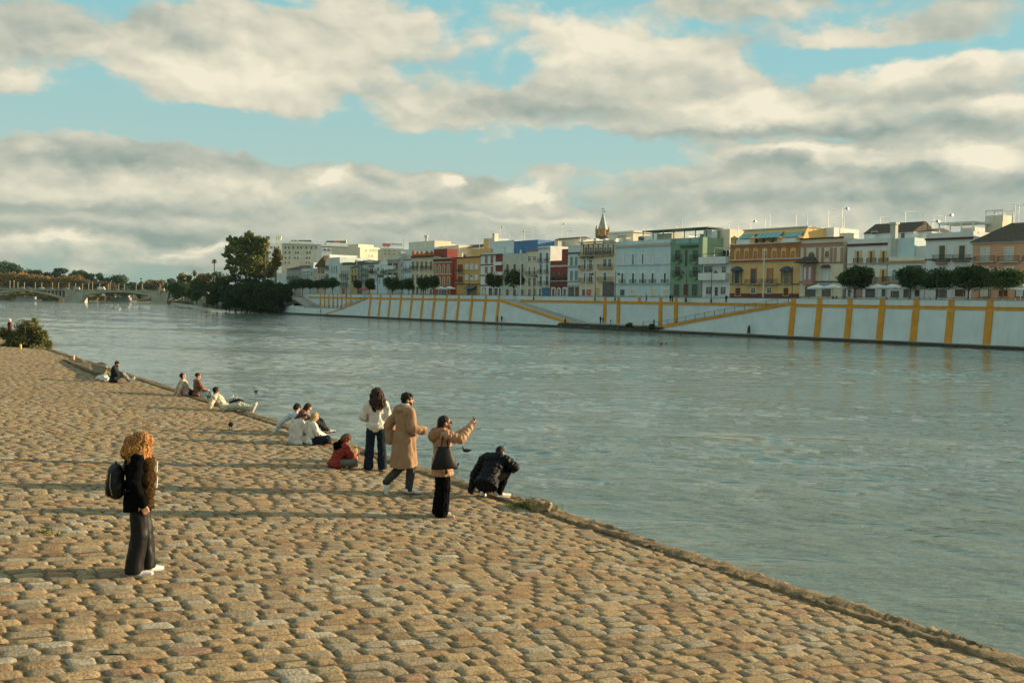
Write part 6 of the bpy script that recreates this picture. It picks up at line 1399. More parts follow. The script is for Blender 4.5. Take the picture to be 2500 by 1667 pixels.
# strands standing off the outline
rg=np.random.default_rng(8); mb=MB()
for i in range(110):
    d=nrm(rg.normal(size=3)+V3(0,-.2,.1)); c=g(.01,-.02,-.06); p0=c+d*V3(.13,.13,.17); a=rg.uniform(0,6.28); pts=[]
    ax1=nrm(np.cross(d,rg.normal(size=3))); ax2=np.cross(d,ax1)
    dn=nrm(d*.6+V3(0,0,-.7))
    for t in range(7): pts.append(p0+dn*t*.009+(ax1*math.cos(a+t*1.3)+ax2*math.sin(a+t*1.3))*.008)
    mb.tube([tuple(x) for x in pts],.0022,3,cap=False)
mb.build('curl_strands',[mat('copper_strand',(.55,.26,.06),.7,.3,40)],o)
# backpack: rests on her back
B=empty('backpack',W.e.location,W.e.rotation_euler.z,label='black leather backpack with zip pockets on the copper haired woman',cat='backpack'); B.scale=W.e.scale
lea=mat('black_leather',(.007,.008,.009),.5,.2,12,.2,spec=.25); zip_=mat('brass_zip',(.35,.28,.14),.4,.1,metal=.6)
sdfmesh('bag_body',[ell((.02,-.25,1.14),(.155,.085,.19)),ell((.02,-.24,1.06),(.165,.095,.14)),ell((.02,-.25,1.24),(.13,.08,.1))],.008,.06,lea,B,disp=lambda X:noise3(X,.09,.004,(1,1,1),3))
sdfmesh('front_pocket',[ell((.02,-.325,1.07),(.12,.05,.12))],.008,.02,lea,B)
mb=MB(); 
mb.tube([(.175,-.29,1.0),(.172,-.315,1.1),(.155,-.31,1.2),(.12,-.3,1.28)],.005,5); mb.tube([(.135,-.36,.98),(.14,-.365,1.06),(.13,-.36,1.14)],.005,5); mb.build('zip',[zip_],B)
for sx_ in (-.1,.1):
    mb=MB(); mb.tube([(sx_,-.17,1.28),(sx_,-.10,1.42),(sx_*1.1,.02,1.455),(sx_*1.25,.12,1.36),(sx_*1.5,.13,1.2),(sx_*1.7,-.02,1.06),(sx_*1.3,-.17,1.02)],.013,6); mb.build('strap',[lea],B)
MB().tube([(-.03,-.24,1.33),(-.03,-.25,1.37),(.06,-.25,1.37),(.06,-.24,1.33)],.008,5).build('handle',[lea],B)
# cigarette in her hand
# 2 --- woman in white jacket, seen from behind
p2=Person(917,1148,facing(-.12,1),1.70,'woman with long dark wavy hair, cream jacket and dark jeans, her back turned',dict(elL=(-.27,.02,1.12),wrL=(-.14,.20,1.02),elR=(.25,.03,1.13),wrR=(.12,.2,1.05),hdL=(.6,.6,0),hdR=(-.6,.6,0),head=(.01,.03,1.58),anL=(-.15,-.02,.085),anR=(.14,-.02,.085),knL=(-.125,.02,.5),knR=(.12,.02,.5),toL=(-.19,.13,.03),toR=(.18,.13,.03)),face=(-.05,1,-.15),res=.009)
p2.body(hands='LR'); p2.legs(denim,.108,.09,.098,hem=.03,wl=.1,amp=.007,seed=6,k=.012)
for d in 'LR': p2.shoe(d,mat('tan_shoe',(.3,.19,.11),.7),gum)
p2.jacket(cloth_m('cream_puffer',(.62,.58,.50),.8,.05,.2),th=.035,sl=(.085,.082,.06),hemlen=.04,hemr=(.185,.15),collar=.085,q=(.085,.006),amp=.007,seed=12)
dkh=vcmat('dark_hair',rough=.6,var=.4,scale=40,bump=.8,bscale=140,spec=.25)
g=p2.hg; sdfmesh('hair',[ell(g(0,-.01,.045),V3(.115,.12,.10)),ell(g(0,-.06,-.05),V3(.155,.10,.13)),ell(g(.015,-.10,-.17),V3(.175,.09,.13)),ell(g(-.03,-.11,-.27),V3(.08,.06,.10)),ell(g(.06,-.1,-.25),V3(.07,.05,.1))],.008,.04,dkh,p2.e,disp=lambda X:noise3(X,.03,.009,(1.4,1.4,.3),7,8)+noise3(X,.07,.006,(1,1,.6),2),colfn=hcol((.012,.006,.004),(.06,.025,.012),0),sub=[ell(g(0,.10,-.03),V3(.06,.075,.08))])
# 3 --- man in trench coat, striding
p3=Person(985,1206,facing(.82,.57),1.84,'bearded man in long beige trench coat striding right along the water',dict(pel=(0,0,.93),hipL=(-.09,0,.90),hipR=(.09,0,.90),neck=(0,.02,1.43),shL=(-.185,0,1.39),shR=(.185,0,1.39),head=(0,.055,1.575),
   knR=(.08,.10,.50),anR=(.07,.06,.10),toR=(.07,.21,.03),knL=(-.10,.03,.47),anL=(-.10,-.27,.22),toL=(-.10,-.27,.04),elL=(-.29,-.13,1.14),wrL=(-.29,-.05,.90),elR=(.235,.0,1.14),wrR=(.17,.23,1.08),hdR=(-.05,1,.12),pnR=(-1,0,-.2),cuR=.8,hdL=(0,.3,-1)),face=(.45,1,-.12),res=.0075)
p3.body(hands='LR',beard=True)
grt=cloth_m('dark_grey_wool',(.05,.05,.045),.9,.15); 
J=p3.J
p3.legs(grt,.10,.078,.062,wl=.09,amp=.005,seed=8)
P=[cap(J['anR']+V3(0,-.005,.02),J['anR']+V3(0,.01,.12),.045,.047)]; sdfmesh('sock',P,.008,.01,blk,p3.e); P=[cap(J['anL'],J['anL']+nrm(J['knL']-J['anL'])*.11,.045,.047)]; sdfmesh('sock',P,.008,.01,blk,p3.e)
# shorten trousers above the socks by pulling the leg ends up
for d in 'LR':
    o,heel,fl,up,r=p3.shoe(d,whsh,gum,sz=1.18)
    mb=MB()
    for k in range(3):
        for sg in (-1,1):
            a0=heel+fl*(.085+k*.024)+r*sg*.0405-up*.018; a1=a0+up*.045-fl*.018-r*sg*.006; w=fl*.005; O=r*sg*.003
            mb.hexa([tuple(v) for v in (a0-w-O,a0+w-O,a0+w+O,a0-w+O,a1-w-O,a1+w-O,a1+w+O,a1-w+O)])
    mb.build('shoe_stripe',[blk],o)
tr=cloth_m('beige_gabardine',(.31,.19,.11),.85,.05,.15,spec=.15)
def foldz(seed,a=.010): return lambda X:noise3(X,.13,a,(1.5,1.5,.10),seed,7)+noise3(X,.05,a*.12,(1,1,.4),seed+2)
def sleeve(a,b,c,r0,r1,r2): return [cap(a,b,r0,r1),ecn(b,b+(c-b)*1.03,p3.lat,np.cross(nrm(c-b),p3.lat),(r1,r1),(r2,r2))]
ex=[ecn((0,0,1.02),(.0,-.03,.45),(1,0,0),(0,1,0),(.205,.15),(.27,.225)),cap((-.17,-.02,1.37),(.17,-.02,1.37),.075),cap((0,.06,1.35),(0,.1,1.0),.12,.13)]+sleeve(J['shL'],J['elL'],V3(-.31,-.08,.83),.088,.085,.088)+sleeve(J['shR'],J['elR'],J['wrR'],.088,.08,.07)
o3=p3.jacket(tr,th=.055,sleeves='',hemlen=0,collar=0,extra=ex,name='trench_coat',disp=foldz(4),k=.035,res=.009,clips=[((0,0,.475),(0,.10,-1))])
# collar, belt loops, cuffs straps
n=22; V=[];Fs=[]
for i in range(n):
    a=-2.5+5.0*i/(n-1)+0; c,s_=math.sin(a),-math.cos(a)
    V+=[(.082*c,.0+.075*s_,1.50),(.135*c,-.01+.115*s_,1.425),(.150*c,-.01+.128*s_,1.395)]
mb=MB().add(V,[(i*3+j,i*3+3+j,i*3+4+j,i*3+1+j) for i in range(n-1) for j in range(2)]); oc=mb.build('collar',[tr],o3,True); sm=oc.modifiers.new('s','SOLIDIFY'); sm.thickness=.014
n=14; V=[]
for i in range(n):
    a=-2.2+4.4*i/(n-1); c,s_=math.sin(a),-math.cos(a); V+=[(.068*c,.015+.062*s_,1.525),(.078*c,.01+.07*s_,1.49)]
oc=MB().add(V,[(i*2,i*2+2,i*2+3,i*2+1) for i in range(n-1)]).build('shirt_collar',[mat('pale_shirt',(.55,.56,.52),.8)],p3.e,True); sm=oc.modifiers.new('s','SOLIDIFY'); sm.thickness=.006
for (c,nv) in ((V3(-.385,-.12,.88),(-1,-.2,0)),(V3(.255,.2,1.06),(1,0,0))):
    mb=MB(); mb.lathe([(.011,0),(.011,.006)],(0,0,0),8); ob=mb.build('button',[mat('brown_button',(.08,.04,.02),.4)],o3); ob.location=tuple(c); ob.rotation_euler=Vector(nv).to_track_quat('Z','Y').to_euler()
p3.hair(dkhp,'quiff',seed=5)
# 4 --- woman in tan puffer taking a picture
p4=Person(1077,1262,facing(.95,.30),1.64,'woman in tan puffer coat and black wide trousers holding up a phone',dict(head=(0,.045,1.58),elR=(.20,.27,1.33),wrR=(.06,.46,1.52),elL=(-.20,.25,1.28),wrL=(-.04,.50,1.50),hdR=(-.1,.45,.9),pnR=(-.8,.5,0),hdL=(.1,.35,.9),pnL=(.8,.5,0),cuR=.7,cuL=.5,anL=(-.09,-.02,.085),anR=(.09,-.02,.085)),face=(.02,1,.05),res=.007)
p4.body(hands='LR'); p4.legs(blk,.11,.10,.115,hem=.03,wl=.12,amp=.007,seed=9,extra=[cap((0,0,.7),(0,0,.3),.07,.07)])
for d in 'LR': p4.shoe(d,mat('beige_shoe',(.5,.42,.3),.7),sole_w)
tan=cloth_m('tan_puffer',(.37,.205,.115),.65,.06,.15,spec=.25)
J=p4.J; qp=(.075,.013)
p4.jacket(tan,th=.045,sl=(.088,.078,.058),q=qp,hemlen=.24,hemr=(.20,.185),collar=.09,amp=.004,wl=.05,name='puffer_coat',cuff=.93,seed=15)
hd=sdfmesh('hood',[cap((-.12,-.10,1.42),(.12,-.10,1.42),.075),cap((-.13,-.02,1.47),(-.10,.09,1.44),.05),cap((.13,-.02,1.47),(.10,.09,1.44),.05),ell((0,-.15,1.36),(.15,.09,.10))],.008,.04,cloth_m('camel_hood',(.30,.15,.075),.8,.1,.3,90),p4.e,disp=lambda X:noise3(X,.05,.006,(1,1,1),5))
sdfmesh('scarf',[cap((-.05,.08,1.47),(.05,.09,1.46),.05),cap((-.03,.12,1.42),(.03,.12,1.40),.04)],.008,.03,cloth_m('rust_scarf',(.25,.09,.05),.9),p4.e,disp=lambda X:noise3(X,.04,.006,(1,1,1),5))
g=p4.hg
p4.hair(dkhp,'none',seed=4,extra=[cap(g(0,-.06,.03),g(0,-.09,-.13),.068,.05),cap(g(.05,-.05,.02),g(.055,-.06,-.08),.03,.03)],amp=.004)
# glasses
mb=MB()
for sx_ in (-1,1):
    c=g(sx_*.033,.104,.006); r,f,u=p4.hf; mb.tube([tuple(c+(r*math.cos(t)*.024+u*math.sin(t)*.02)) for t in np.linspace(0,6.28,11)],.003,4,cap=False); mb.tube([tuple(g(sx_*.057,.10,.01)),tuple(g(sx_*.079,.0,.005))],.003,4)
mb.tube([tuple(g(-.01,.106,.01)),tuple(g(.01,.106,.01))],.003,4); mb.build('glasses',[mat('glasses_frame',(.02,.015,.015),.4)],p4.e)
ph=empty('smartphone',p4.e.location,p4.e.rotation_euler.z,label='dark smartphone held up in both hands by the woman in the tan puffer',cat='phone'); ph.scale=p4.e.scale
mb=MB().box(-.045,.055,-.004,.004,-.075,.075); o=mb.build('case',[mat('phone_case',(.03,.03,.035),.3,.05,spec=.6)],ph); o.location=(0,.545,1.60); o.rotation_euler=(R(12),0,0); mb=MB().box(-.041,.051,-.0052,-.004,-.070,.070); o2=mb.build('screen',[glassm],ph); o2.location=o.location; o2.rotation_euler=o.rotation_euler
tb=empty('tote_bag',p4.e.location,p4.e.rotation_euler.z,label='large black tote bag hanging from the shoulder of the woman in the tan puffer',cat='bag'); tb.scale=p4.e.scale
mb=MB(); V=[]
for (z,y0,y1,t) in ((.86,-.24,.20,.055),(.88,-.245,.205,.07),(1.05,-.19,.14,.06),(1.2,-.14,.08,.022),(1.215,-.14,.075,.018)):
    n=12
    for i in range(n):
        a=2*math.pi*i/n; V.append((.27+t*math.cos(a)*(.6+.4*abs(math.cos(a))),(y0+y1)/2+(y1-y0)/2*math.sin(a),z+.012*math.sin(a*2)))
nr=5; mb.add(V,[(k*12+i,k*12+(i+1)%12,(k+1)*12+(i+1)%12,(k+1)*12+i) for k in range(nr-1) for i in range(12)]+[tuple(range(11,-1,-1)),tuple(range(48,60))]); o=mb.build('bag_body',[lea],tb,True)
for dx in (-.012,.02): MB().tube([(.27+dx,-.09,1.2),(.235+dx,-.05,1.36),(.19,-.03,1.475),(.14,.0,1.495),(.20+dx,.03,1.40),(.27+dx,.035,1.2)],.009,5).build('strap',[lea],tb)
# 5 --- crouching man in black puffer
p5=Person(1196,1213,facing(.30,.95),1.64,'man crouching at the water edge in black puffer jacket and white trainers',dict(pel=(0,-.16,.34),neck=(.04,.24,.74),shL=(-.19,.20,.70),shR=(.23,.18,.71),head=(.07,.37,.80),hipL=(-.1,-.14,.33),hipR=(.1,-.14,.33),
  knL=(-.16,.26,.26),anL=(-.12,-.10,.12),toL=(-.13,.05,.03),knR=(.24,.30,.50),anR=(.17,.06,.10),toR=(.30,.20,.03),elL=(-.36,.16,.39),wrL=(-.42,.10,.08),hdL=(-.1,.45,-.6),pnL=(0,-.5,-1),cuL=.05,elR=(.40,.28,.56),wrR=(.30,.46,.48),hdR=(0,1,-.4),pnR=(-.2,0,-1)),face=(.05,.9,-.75),headup=(0,.6,.8),res=.009)
p5.body(hands='LR',eyes=False); p5.legs(blk,.105,.09,.065,amp=.006,seed=3)
for d in 'LR': p5.shoe(d,whsh,sole_w,sz=1.15)
nav=cloth_m('black_nylon',(.005,.0055,.009),.55,.15,.05,spec=.15)
p5.jacket(nav,th=.055,sl=(.098,.088,.066),q=(.085,.016),hemlen=.13,hemr=(.235,.20),collar=.085,amp=.007,wl=.07,name='puffer_jacket',seed=4,cuff=.97)
sdfmesh('hood',[cap((-.12,.15,.765),(.15,.14,.775),.07),ell((0,.09,.73),(.15,.09,.09))],.01,.04,nav,p5.e,disp=lambda X:noise3(X,.06,.006,(1,1,1),5))
p5.hair(dkhp,'short',seed=8)
# seated helper: legs crossed or stretched; returns person
beigec=cloth_m('cream_cotton',(.62,.56,.44),.9,.06,.2)
# 6 --- child in red jacket
p6=Person(824,1141,facing(.86,.50),1.45,'child with curly brown hair in red puffer jacket sitting cross legged by a stone block',dict(pel=(0,-.05,.12),neck=(0,.13,.57),shL=(-.15,.12,.53),shR=(.15,.12,.53),head=(0,.23,.69),hipL=(-.09,-.02,.11),hipR=(.09,-.02,.11),
  knL=(-.32,.30,.16),anL=(.02,.38,.08),toL=(.13,.44,.05),knR=(.30,.30,.16),anR=(-.04,.32,.08),toR=(-.16,.30,.05),elL=(-.22,.24,.33),wrL=(-.06,.40,.24),elR=(.22,.24,.33),wrR=(.06,.42,.24),hdL=(.3,.6,-.3),hdR=(-.3,.6,-.3)),face=(.1,.9,-.8),headup=(0,.7,.7),res=.009)
p6.body(eyes=False); p6.legs(cloth_m('grey_green_trousers',(.14,.14,.11),.9,.15),.10,.085,.07,amp=.006,seed=2)
for d in 'LR': p6.shoe(d,mat('grey_shoe',(.25,.24,.22),.7),sole_w,sz=.9)
p6.jacket(cloth_m('red_padding',(.26,.03,.02),.7,.1,.2),th=.05,sl=(.09,.08,.06),q=(.08,.008),hemlen=.10,hemr=(.225,.20),amp=.009,wl=.08,collar=.07,seed=6)
sdfmesh('hood',[cap((-.10,.0,.55),(.10,.0,.55),.07),ell((0,-.03,.50),(.13,.07,.09)),cap((.09,.08,.60),(.07,.02,.66),.045)],.01,.04,blk,p6.e,disp=lambda X:noise3(X,.05,.010,(1,1,1),5))
brh=vcmat('brown_hair',rough=.6,var=.45,scale=40,bump=.8,bscale=130,spec=.4)
g=p6.hg; sdfmesh('hair',[ell(g(0,-.02,.03),V3(.105,.115,.105)),ell(g(0,-.05,-.04),V3(.10,.09,.08))],.008,.03,brh,p6.e,disp=lambda X:noise3(X,.035,.010,(1,1,1),7,8),colfn=hcol((.06,.022,.008),(.22,.08,.025),0),sub=[ell(g(0,.11,-.03),V3(.055,.07,.08))])
# 7..10 --- group of four sitting friends
# light blue shirt, leaning back on left hand
p7=Person(731,1064,facing(.80,.60),1.66,'person in pale blue shirt leaning back on one hand at rear of the seated group',dict(pel=(.0,.0,.13),neck=(-.02,-.13,.60),shL=(-.20,-.15,.55),shR=(.17,-.13,.56),head=(-.03,-.06,.75),hipL=(-.09,.02,.11),hipR=(.09,.02,.11),
  knL=(-.12,.42,.42),anL=(-.12,.80,.16),toL=(-.12,.93,.09),knR=(.12,.40,.38),anR=(.12,.76,.13),toR=(.12,.90,.09),elL=(-.40,-.36,.32),wrL=(-.52,-.48,.07),hdL=(-.4,-.5,-.3),pnL=(0,0,-1),cuL=.1,elR=(.24,.0,.34),wrR=(.12,.20,.24)),face=(-.35,.8,-.45),headup=(0,.2,1),res=.010)
p7.body(eyes=False); p7.legs(cloth_m('black_trousers',(.015,.017,.016),.85,.2),.095,.075,.06,seed=3)
for d in 'LR': p7.shoe(d,mat('black_white_shoe',(.35,.35,.33),.6,.5,14),blk,sz=1.1)
p7.jacket(cloth_m('pale_blue_shirt',(.46,.52,.58),.85,.05,.15),th=.03,sl=(.075,.062,.05),hemlen=.06,amp=.009,wl=.1,name='shirt',seed=7); p7.hair(dkhp,'short',seed=3,amp=.007)
# second head behind him
p8=Person(745,1058,facing(.85,.50),1.56,'person with dark brown hair half hidden behind the pale blue shirt',dict(pel=(0,0,.13),neck=(0,.02,.62),shL=(-.16,.0,.575),shR=(.16,.0,.575),head=(0,.09,.76),hipL=(-.09,.02,.11),hipR=(.09,.02,.11),
  knL=(-.10,.44,.36),anL=(-.10,.60,.08),toL=(-.10,.74,.04),knR=(.11,.44,.36),anR=(.11,.60,.08),toR=(.11,.74,.04),elL=(-.22,.18,.36),wrL=(-.08,.34,.34),elR=(.22,.18,.36),wrR=(.08,.34,.34)),face=(.1,1,-.4),res=.011)
p8.body(eyes=False); p8.legs(cloth_m('black_trousers',(.015,.017,.016)),.095,.075,.06,seed=3)
for d in 'LR': p8.shoe(d,whsh,sole_w)
p8.jacket(cloth_m('grey_knit',(.22,.20,.18),.9),th=.03,seed=9); g=p8.hg; p8.hair(brhp,'long',seed=6)
# cream cardigan, red brown hair
p9=Person(724,1084,facing(.62,.78),1.64,'woman with red brown hair in long cream cardigan, left front of the seated group',dict(pel=(0,0,.12),neck=(.03,.06,.60),shL=(-.15,.03,.555),shR=(.18,.05,.555),head=(.06,.15,.73),hipL=(-.09,.02,.11),hipR=(.09,.02,.11),
  knL=(-.28,.34,.16),anL=(.02,.42,.08),toL=(.12,.46,.05),knR=(.28,.34,.16),anR=(-.04,.36,.08),toR=(-.16,.34,.05),elL=(-.22,.12,.33),wrL=(-.06,.32,.26),elR=(.22,.16,.33),wrR=(.06,.34,.26)),face=(.3,.9,-.5),res=.010)
p9.body(eyes=False); p9.legs(beigec,.10,.085,.065,seed=3)
p9.jacket(cloth_m('cream_knit',(.62,.58,.52),.95,.06,.5,60),th=.035,sl=(.08,.075,.055),hemlen=.06,amp=.012,wl=.12,an=(1.4,1.4,.4),name='cardigan',seed=5,extra=[ecn((0,-.03,.50),(-.05,-.16,.02),(1,0,0),(0,1,0),(.17,.10),(.27,.12))],clips=[((0,0,.012),(0,0,-1))])
auh=vcmat('auburn_hair',rough=.45,var=.35,scale=40,bump=.6,bscale=140,spec=.5)
g=p9.hg; sdfmesh('hair',[ell(g(0,-.02,.03),V3(.092,.105,.095)),cap(g(0,-.05,0),g(-.05,-.10,-.15),.075,.045)],.008,.04,auh,p9.e,disp=lambda X:noise3(X,.03,.005,(1.4,1.4,.3),7,8),colfn=hcol((.05,.012,.008),(.16,.04,.018),0),sub=[ell(g(0,.11,-.03),V3(.055,.07,.08))])
# blonde in white top, cross legged, dark jeans
p10=Person(756,1086,facing(.80,.60),1.56,'blonde woman in white top and dark jeans sitting cross legged in the group',dict(pel=(0,0,.12),neck=(.0,.05,.61),shL=(-.165,.03,.565),shR=(.165,.03,.565),head=(.02,.14,.745),hipL=(-.09,.02,.11),hipR=(.09,.02,.11),
  knL=(-.30,.36,.18),anL=(.02,.46,.08),toL=(.12,.50,.05),knR=(.33,.34,.18),anR=(-.04,.38,.08),toR=(-.16,.36,.05),elL=(-.23,.10,.35),wrL=(-.08,.34,.27),elR=(.25,.12,.35),wrR=(.14,.38,.24),hdR=(-.2,.8,-.2)),face=(.25,.9,-.45),res=.010)
p10.body(eyes=False); p10.legs(denim,.108,.098,.075,seed=3)
for d in 'LR': p10.shoe(d,mat('tan_shoe',(.3,.19,.11)),gum)
p10.jacket(cloth_m('white_top',(.70,.68,.60),.9,.05,.2),th=.03,sl=(.078,.066,.05),hemlen=.06,hemr=(.20,.16),amp=.009,wl=.1,an=(1.3,1.3,.5),name='top',seed=11)
blh=vcmat('blonde_hair',rough=.5,var=.35,scale=40,bump=.6,bscale=140,spec=.4)
g=p10.hg; sdfmesh('hair',[ell(g(0,-.02,.03),V3(.090,.105,.092)),cap(g(.03,-.05,.0),g(.07,-.04,-.30),.075,.035),cap(g(.05,.01,-.02),g(.10,.05,-.30),.04,.025)],.008,.04,blh,p10.e,disp=lambda X:noise3(X,.025,.005,(1.6,1.6,.25),7,8),colfn=hcol((.16,.09,.03),(.58,.42,.2),0),sub=[ell(g(0,.12,-.03),V3(.055,.07,.08))])
# 11 --- reclining man, cream jacket, sunglasses
p11=Person(548,1003,facing(.96,.10),1.60,'man in cream jacket and sunglasses reclining on both hands with legs stretched out',dict(pel=(0,0,.12),neck=(0,-.30,.52),shL=(-.18,-.30,.47),shR=(.18,-.30,.47),head=(0,-.27,.68),hipL=(-.09,.04,.11),hipR=(.09,.04,.11),
  knL=(-.10,.48,.20),anL=(-.10,.90,.09),toL=(-.14,.96,.22),knR=(.10,.48,.16),anR=(.10,.92,.09),toR=(.14,.98,.22),elL=(-.26,-.46,.27),wrL=(-.24,-.56,.06),elR=(.26,-.40,.25),wrR=(.25,-.44,.06),hdL=(-.2,-.7,-.3),hdR=(.1,-.7,-.3),pnL=(0,0,-1),pnR=(0,0,-1),cuL=.05,cuR=.05),face=(-.1,1,.02),res=.010)
p11.body(); p11.legs(cloth_m('pale_green_trousers',(.42,.43,.34),.9,.1),.105,.10,.085,amp=.012,wl=.09,seed=3)
for d in 'LR': p11.shoe(d,whsh,sole_w,sz=1.1)
p11.jacket(cloth_m('cream_fleece',(.60,.50,.37),.95,.06,.4,70),th=.045,sl=(.09,.078,.06),hemlen=.08,hemr=(.20,.18),amp=.012,wl=.12,name='jacket',seed=7); p11.hair(dkhp,'quiff',seed=2)
g=p11.hg; MB().hexa([tuple(g(*q)) for q in ((-.06,.085,-.012),(.06,.085,-.012),(.055,.105,-.012),(-.055,.105,-.012),(-.062,.085,.028),(.062,.085,.028),(.057,.108,.028),(-.057,.108,.028))]).build('sunglasses',[mat('tinted_lens',(.10,.03,.015),.1,.05,spec=.7)],p11.e)
# 12 --- person leaning back in beige jacket
p12=Person(455,966,facing(.90,.42),1.58,'person in beige jacket leaning back with face turned up to the sun',dict(pel=(0,0,.12),neck=(0,-.14,.62),shL=(-.17,-.15,.57),shR=(.17,-.15,.57),head=(0,-.13,.78),hipL=(-.09,.04,.11),hipR=(.09,.04,.11),
  knL=(-.12,.42,.16),anL=(-.10,.55,-.22),toL=(-.10,.68,-.26),knR=(.12,.42,.16),anR=(.10,.55,-.22),toR=(.10,.68,-.26),elL=(-.26,-.28,.33),wrL=(-.26,-.38,.06),elR=(.26,-.26,.33),wrR=(.27,-.36,.06),hdL=(-.2,-.7,-.3),hdR=(.1,-.7,-.3),pnL=(0,0,-1),pnR=(0,0,-1),cuL=.05,cuR=.05),face=(.05,1,.55),headup=(0,-.5,1),res=.011)
p12.body(); p12.legs(denim,.1,.08,.065,seed=3)
for d in 'LR': p12.shoe(d,whsh,sole_w)
p12.jacket(cloth_m('beige_shell',(.52,.42,.31),.85,.06,.2),th=.04,sl=(.085,.072,.055),hemlen=.08,amp=.011,wl=.12,seed=8); p12.hair(dkhp,'short',seed=2)
# 13 --- brown leather jacket
p13=Person(481,969,facing(.80,.58),1.60,'person in brown leather jacket and blue jeans sitting upright on the quay edge',dict(pel=(0,0,.12),neck=(0,.0,.64),shL=(-.175,-.01,.59),shR=(.175,-.01,.59),head=(0,.04,.80),hipL=(-.09,.02,.11),hipR=(.09,.02,.11),
  knL=(-.14,.46,.14),anL=(-.12,.55,-.24),toL=(-.12,.68,-.28),knR=(.14,.46,.14),anR=(.12,.55,-.24),toR=(.12,.68,-.28),elL=(-.25,.10,.36),wrL=(-.08,.32,.26),elR=(.26,.10,.36),wrR=(.16,.34,.26),hdR=(-.2,.8,-.1),hdL=(.3,.8,-.1)),face=(.25,1,-.15),res=.011)
p13.body(); p13.legs(cloth_m('blue_denim',(.13,.22,.27),.85,.15),.105,.09,.07,seed=3)
for d in 'LR': p13.shoe(d,whsh,sole_w)
p13.jacket(mat('brown_leather',(.17,.065,.025),.5,.25,12,.3,spec=.5),th=.04,sl=(.085,.072,.055),hemlen=.07,amp=.008,wl=.09,seed=9); p13.hair(brhp,'bun',seed=2)
r,f,u=p13.hf; g=p13.hg; MB().tube([tuple(g(.02,-.115,.09)),tuple(g(.03,-.13,.05)),tuple(g(.02,-.125,.0))],[.012,.016,.01],6).build('hair_clip',[mat('pale_clip',(.55,.55,.48),.4)],p13.e)
# 14 --- bearded man far left on the stone ledge
p14=Person(277,934,facing(.93,.25),1.62,'bearded man in black jacket and grey trousers sitting alone beside the stone ledge',dict(pel=(0,0,.12),neck=(0,.06,.66),shL=(-.18,.03,.61),shR=(.18,.03,.61),head=(0,.15,.79),hipL=(-.09,.02,.11),hipR=(.09,.02,.11),
  knL=(-.12,.40,.36),anL=(-.12,.62,.10),toL=(-.13,.74,.16),knR=(.12,.38,.38),anR=(.12,.62,.10),toR=(.13,.75,.14),elL=(-.24,.16,.36),wrL=(-.08,.36,.34),elR=(.25,.16,.36),wrR=(.10,.38,.36)),face=(.1,1,-.45),res=.011)
p14.body(beard=True); p14.legs(cloth_m('grey_jogger',(.20,.20,.19),.9,.3),.1,.08,.065,seed=3)
for d in 'LR': p14.shoe(d,whsh,sole_w,sz=1.1)
p14.jacket(cloth_m('charcoal_jacket',(.014,.014,.016),.8,.15,.2),th=.05,sl=(.092,.08,.06),hemlen=.10,hemr=(.22,.19),collar=.085,amp=.009,seed=9); p14.hair(brhp,'short',seed=2)
# 15 --- person behind the oleander
q=quay(22,838); p15=Person(24,838,facing(.7,.6),1.7,'person in white cap half hidden behind the oleander bush',dict(),res=.014)
p15.body(eyes=False); p15.legs(blk,.1,.08,.07); p15.jacket(cloth_m('dark_red_jacket',(.09,.02,.02),.9),th=.04); g=p15.hg; p15.hair(mat('white_cap',(.65,.60,.52),.8),'short')
for d in 'LR': p15.shoe(d,whsh,sole_w)
# ------------------------------------------------------------------ things on and near the quay
rk=mat('rough_granite',(.27,.20,.11),.95,.5,14,1.2,bscale=60)
def rock(name,px,py,rz,dims,label,cat,seed=1,m=None,dz=0,tilt=0):
    p=quay(px,py); o,_,_=sdfmesh(name,[ecn((0,0,-.1),(0,0,dims[2]),(1,0,0),(0,1,0),(dims[0]/2*1.1,dims[1]/2*1.1),(dims[0]/2,dims[1]/2)),cap((-dims[0]*.3,0,dims[2]*.4),(dims[0]*.3,0,dims[2]*.4),min(dims[1],dims[2])*.5)],max(dims)/38,.04,m or rk,None,disp=lambda X:noise3(X,max(dims)*.3,max(dims)*.02,(1,1,1),seed)+noise3(X,.05,.006,(1,1,1),seed+1,8))
    o.location=(p.x,p.y,p.z+dz); o.rotation_euler=(0,tilt,rz); return tag(o,label,cat)
def block(name,px,py,rz,dims,label,cat,seed):
    p=quay(px,py); n=14; V=[];g=np.random.default_rng(seed); bm=bmesh.new(); bmesh.ops.create_cube(bm,size=1)
    bmesh.ops.bevel(bm,geom=bm.edges[:],offset=.09,segments=3,affect='EDGES'); bmesh.ops.subdivide_edges(bm,edges=bm.edges[:],cuts=3,use_grid_fill=True)
    for v in bm.verts: v.co=Vector((v.co.x*dims[0],v.co.y*dims[1],(v.co.z+.5)*dims[2]-.05))+Vector(g.normal(0,.007,3))
    me=bpy.data.meshes.new(name); bm.to_mesh(me); bm.free(); o=objm(name,me,rk,None,True); o.location=p; o.rotation_euler=(0,0,rz); return tag(o,label,cat)
block('stone_block',846,1128,PHI,(.34,.46,.42),'upright rough stone block on the quay edge behind the child in red','stone block',4)
rock('edge_stone',1312,1243,PHI,(.62,.30,.16),'pale worn boulder set in the quay edge beside a tuft of grass','stone',5)
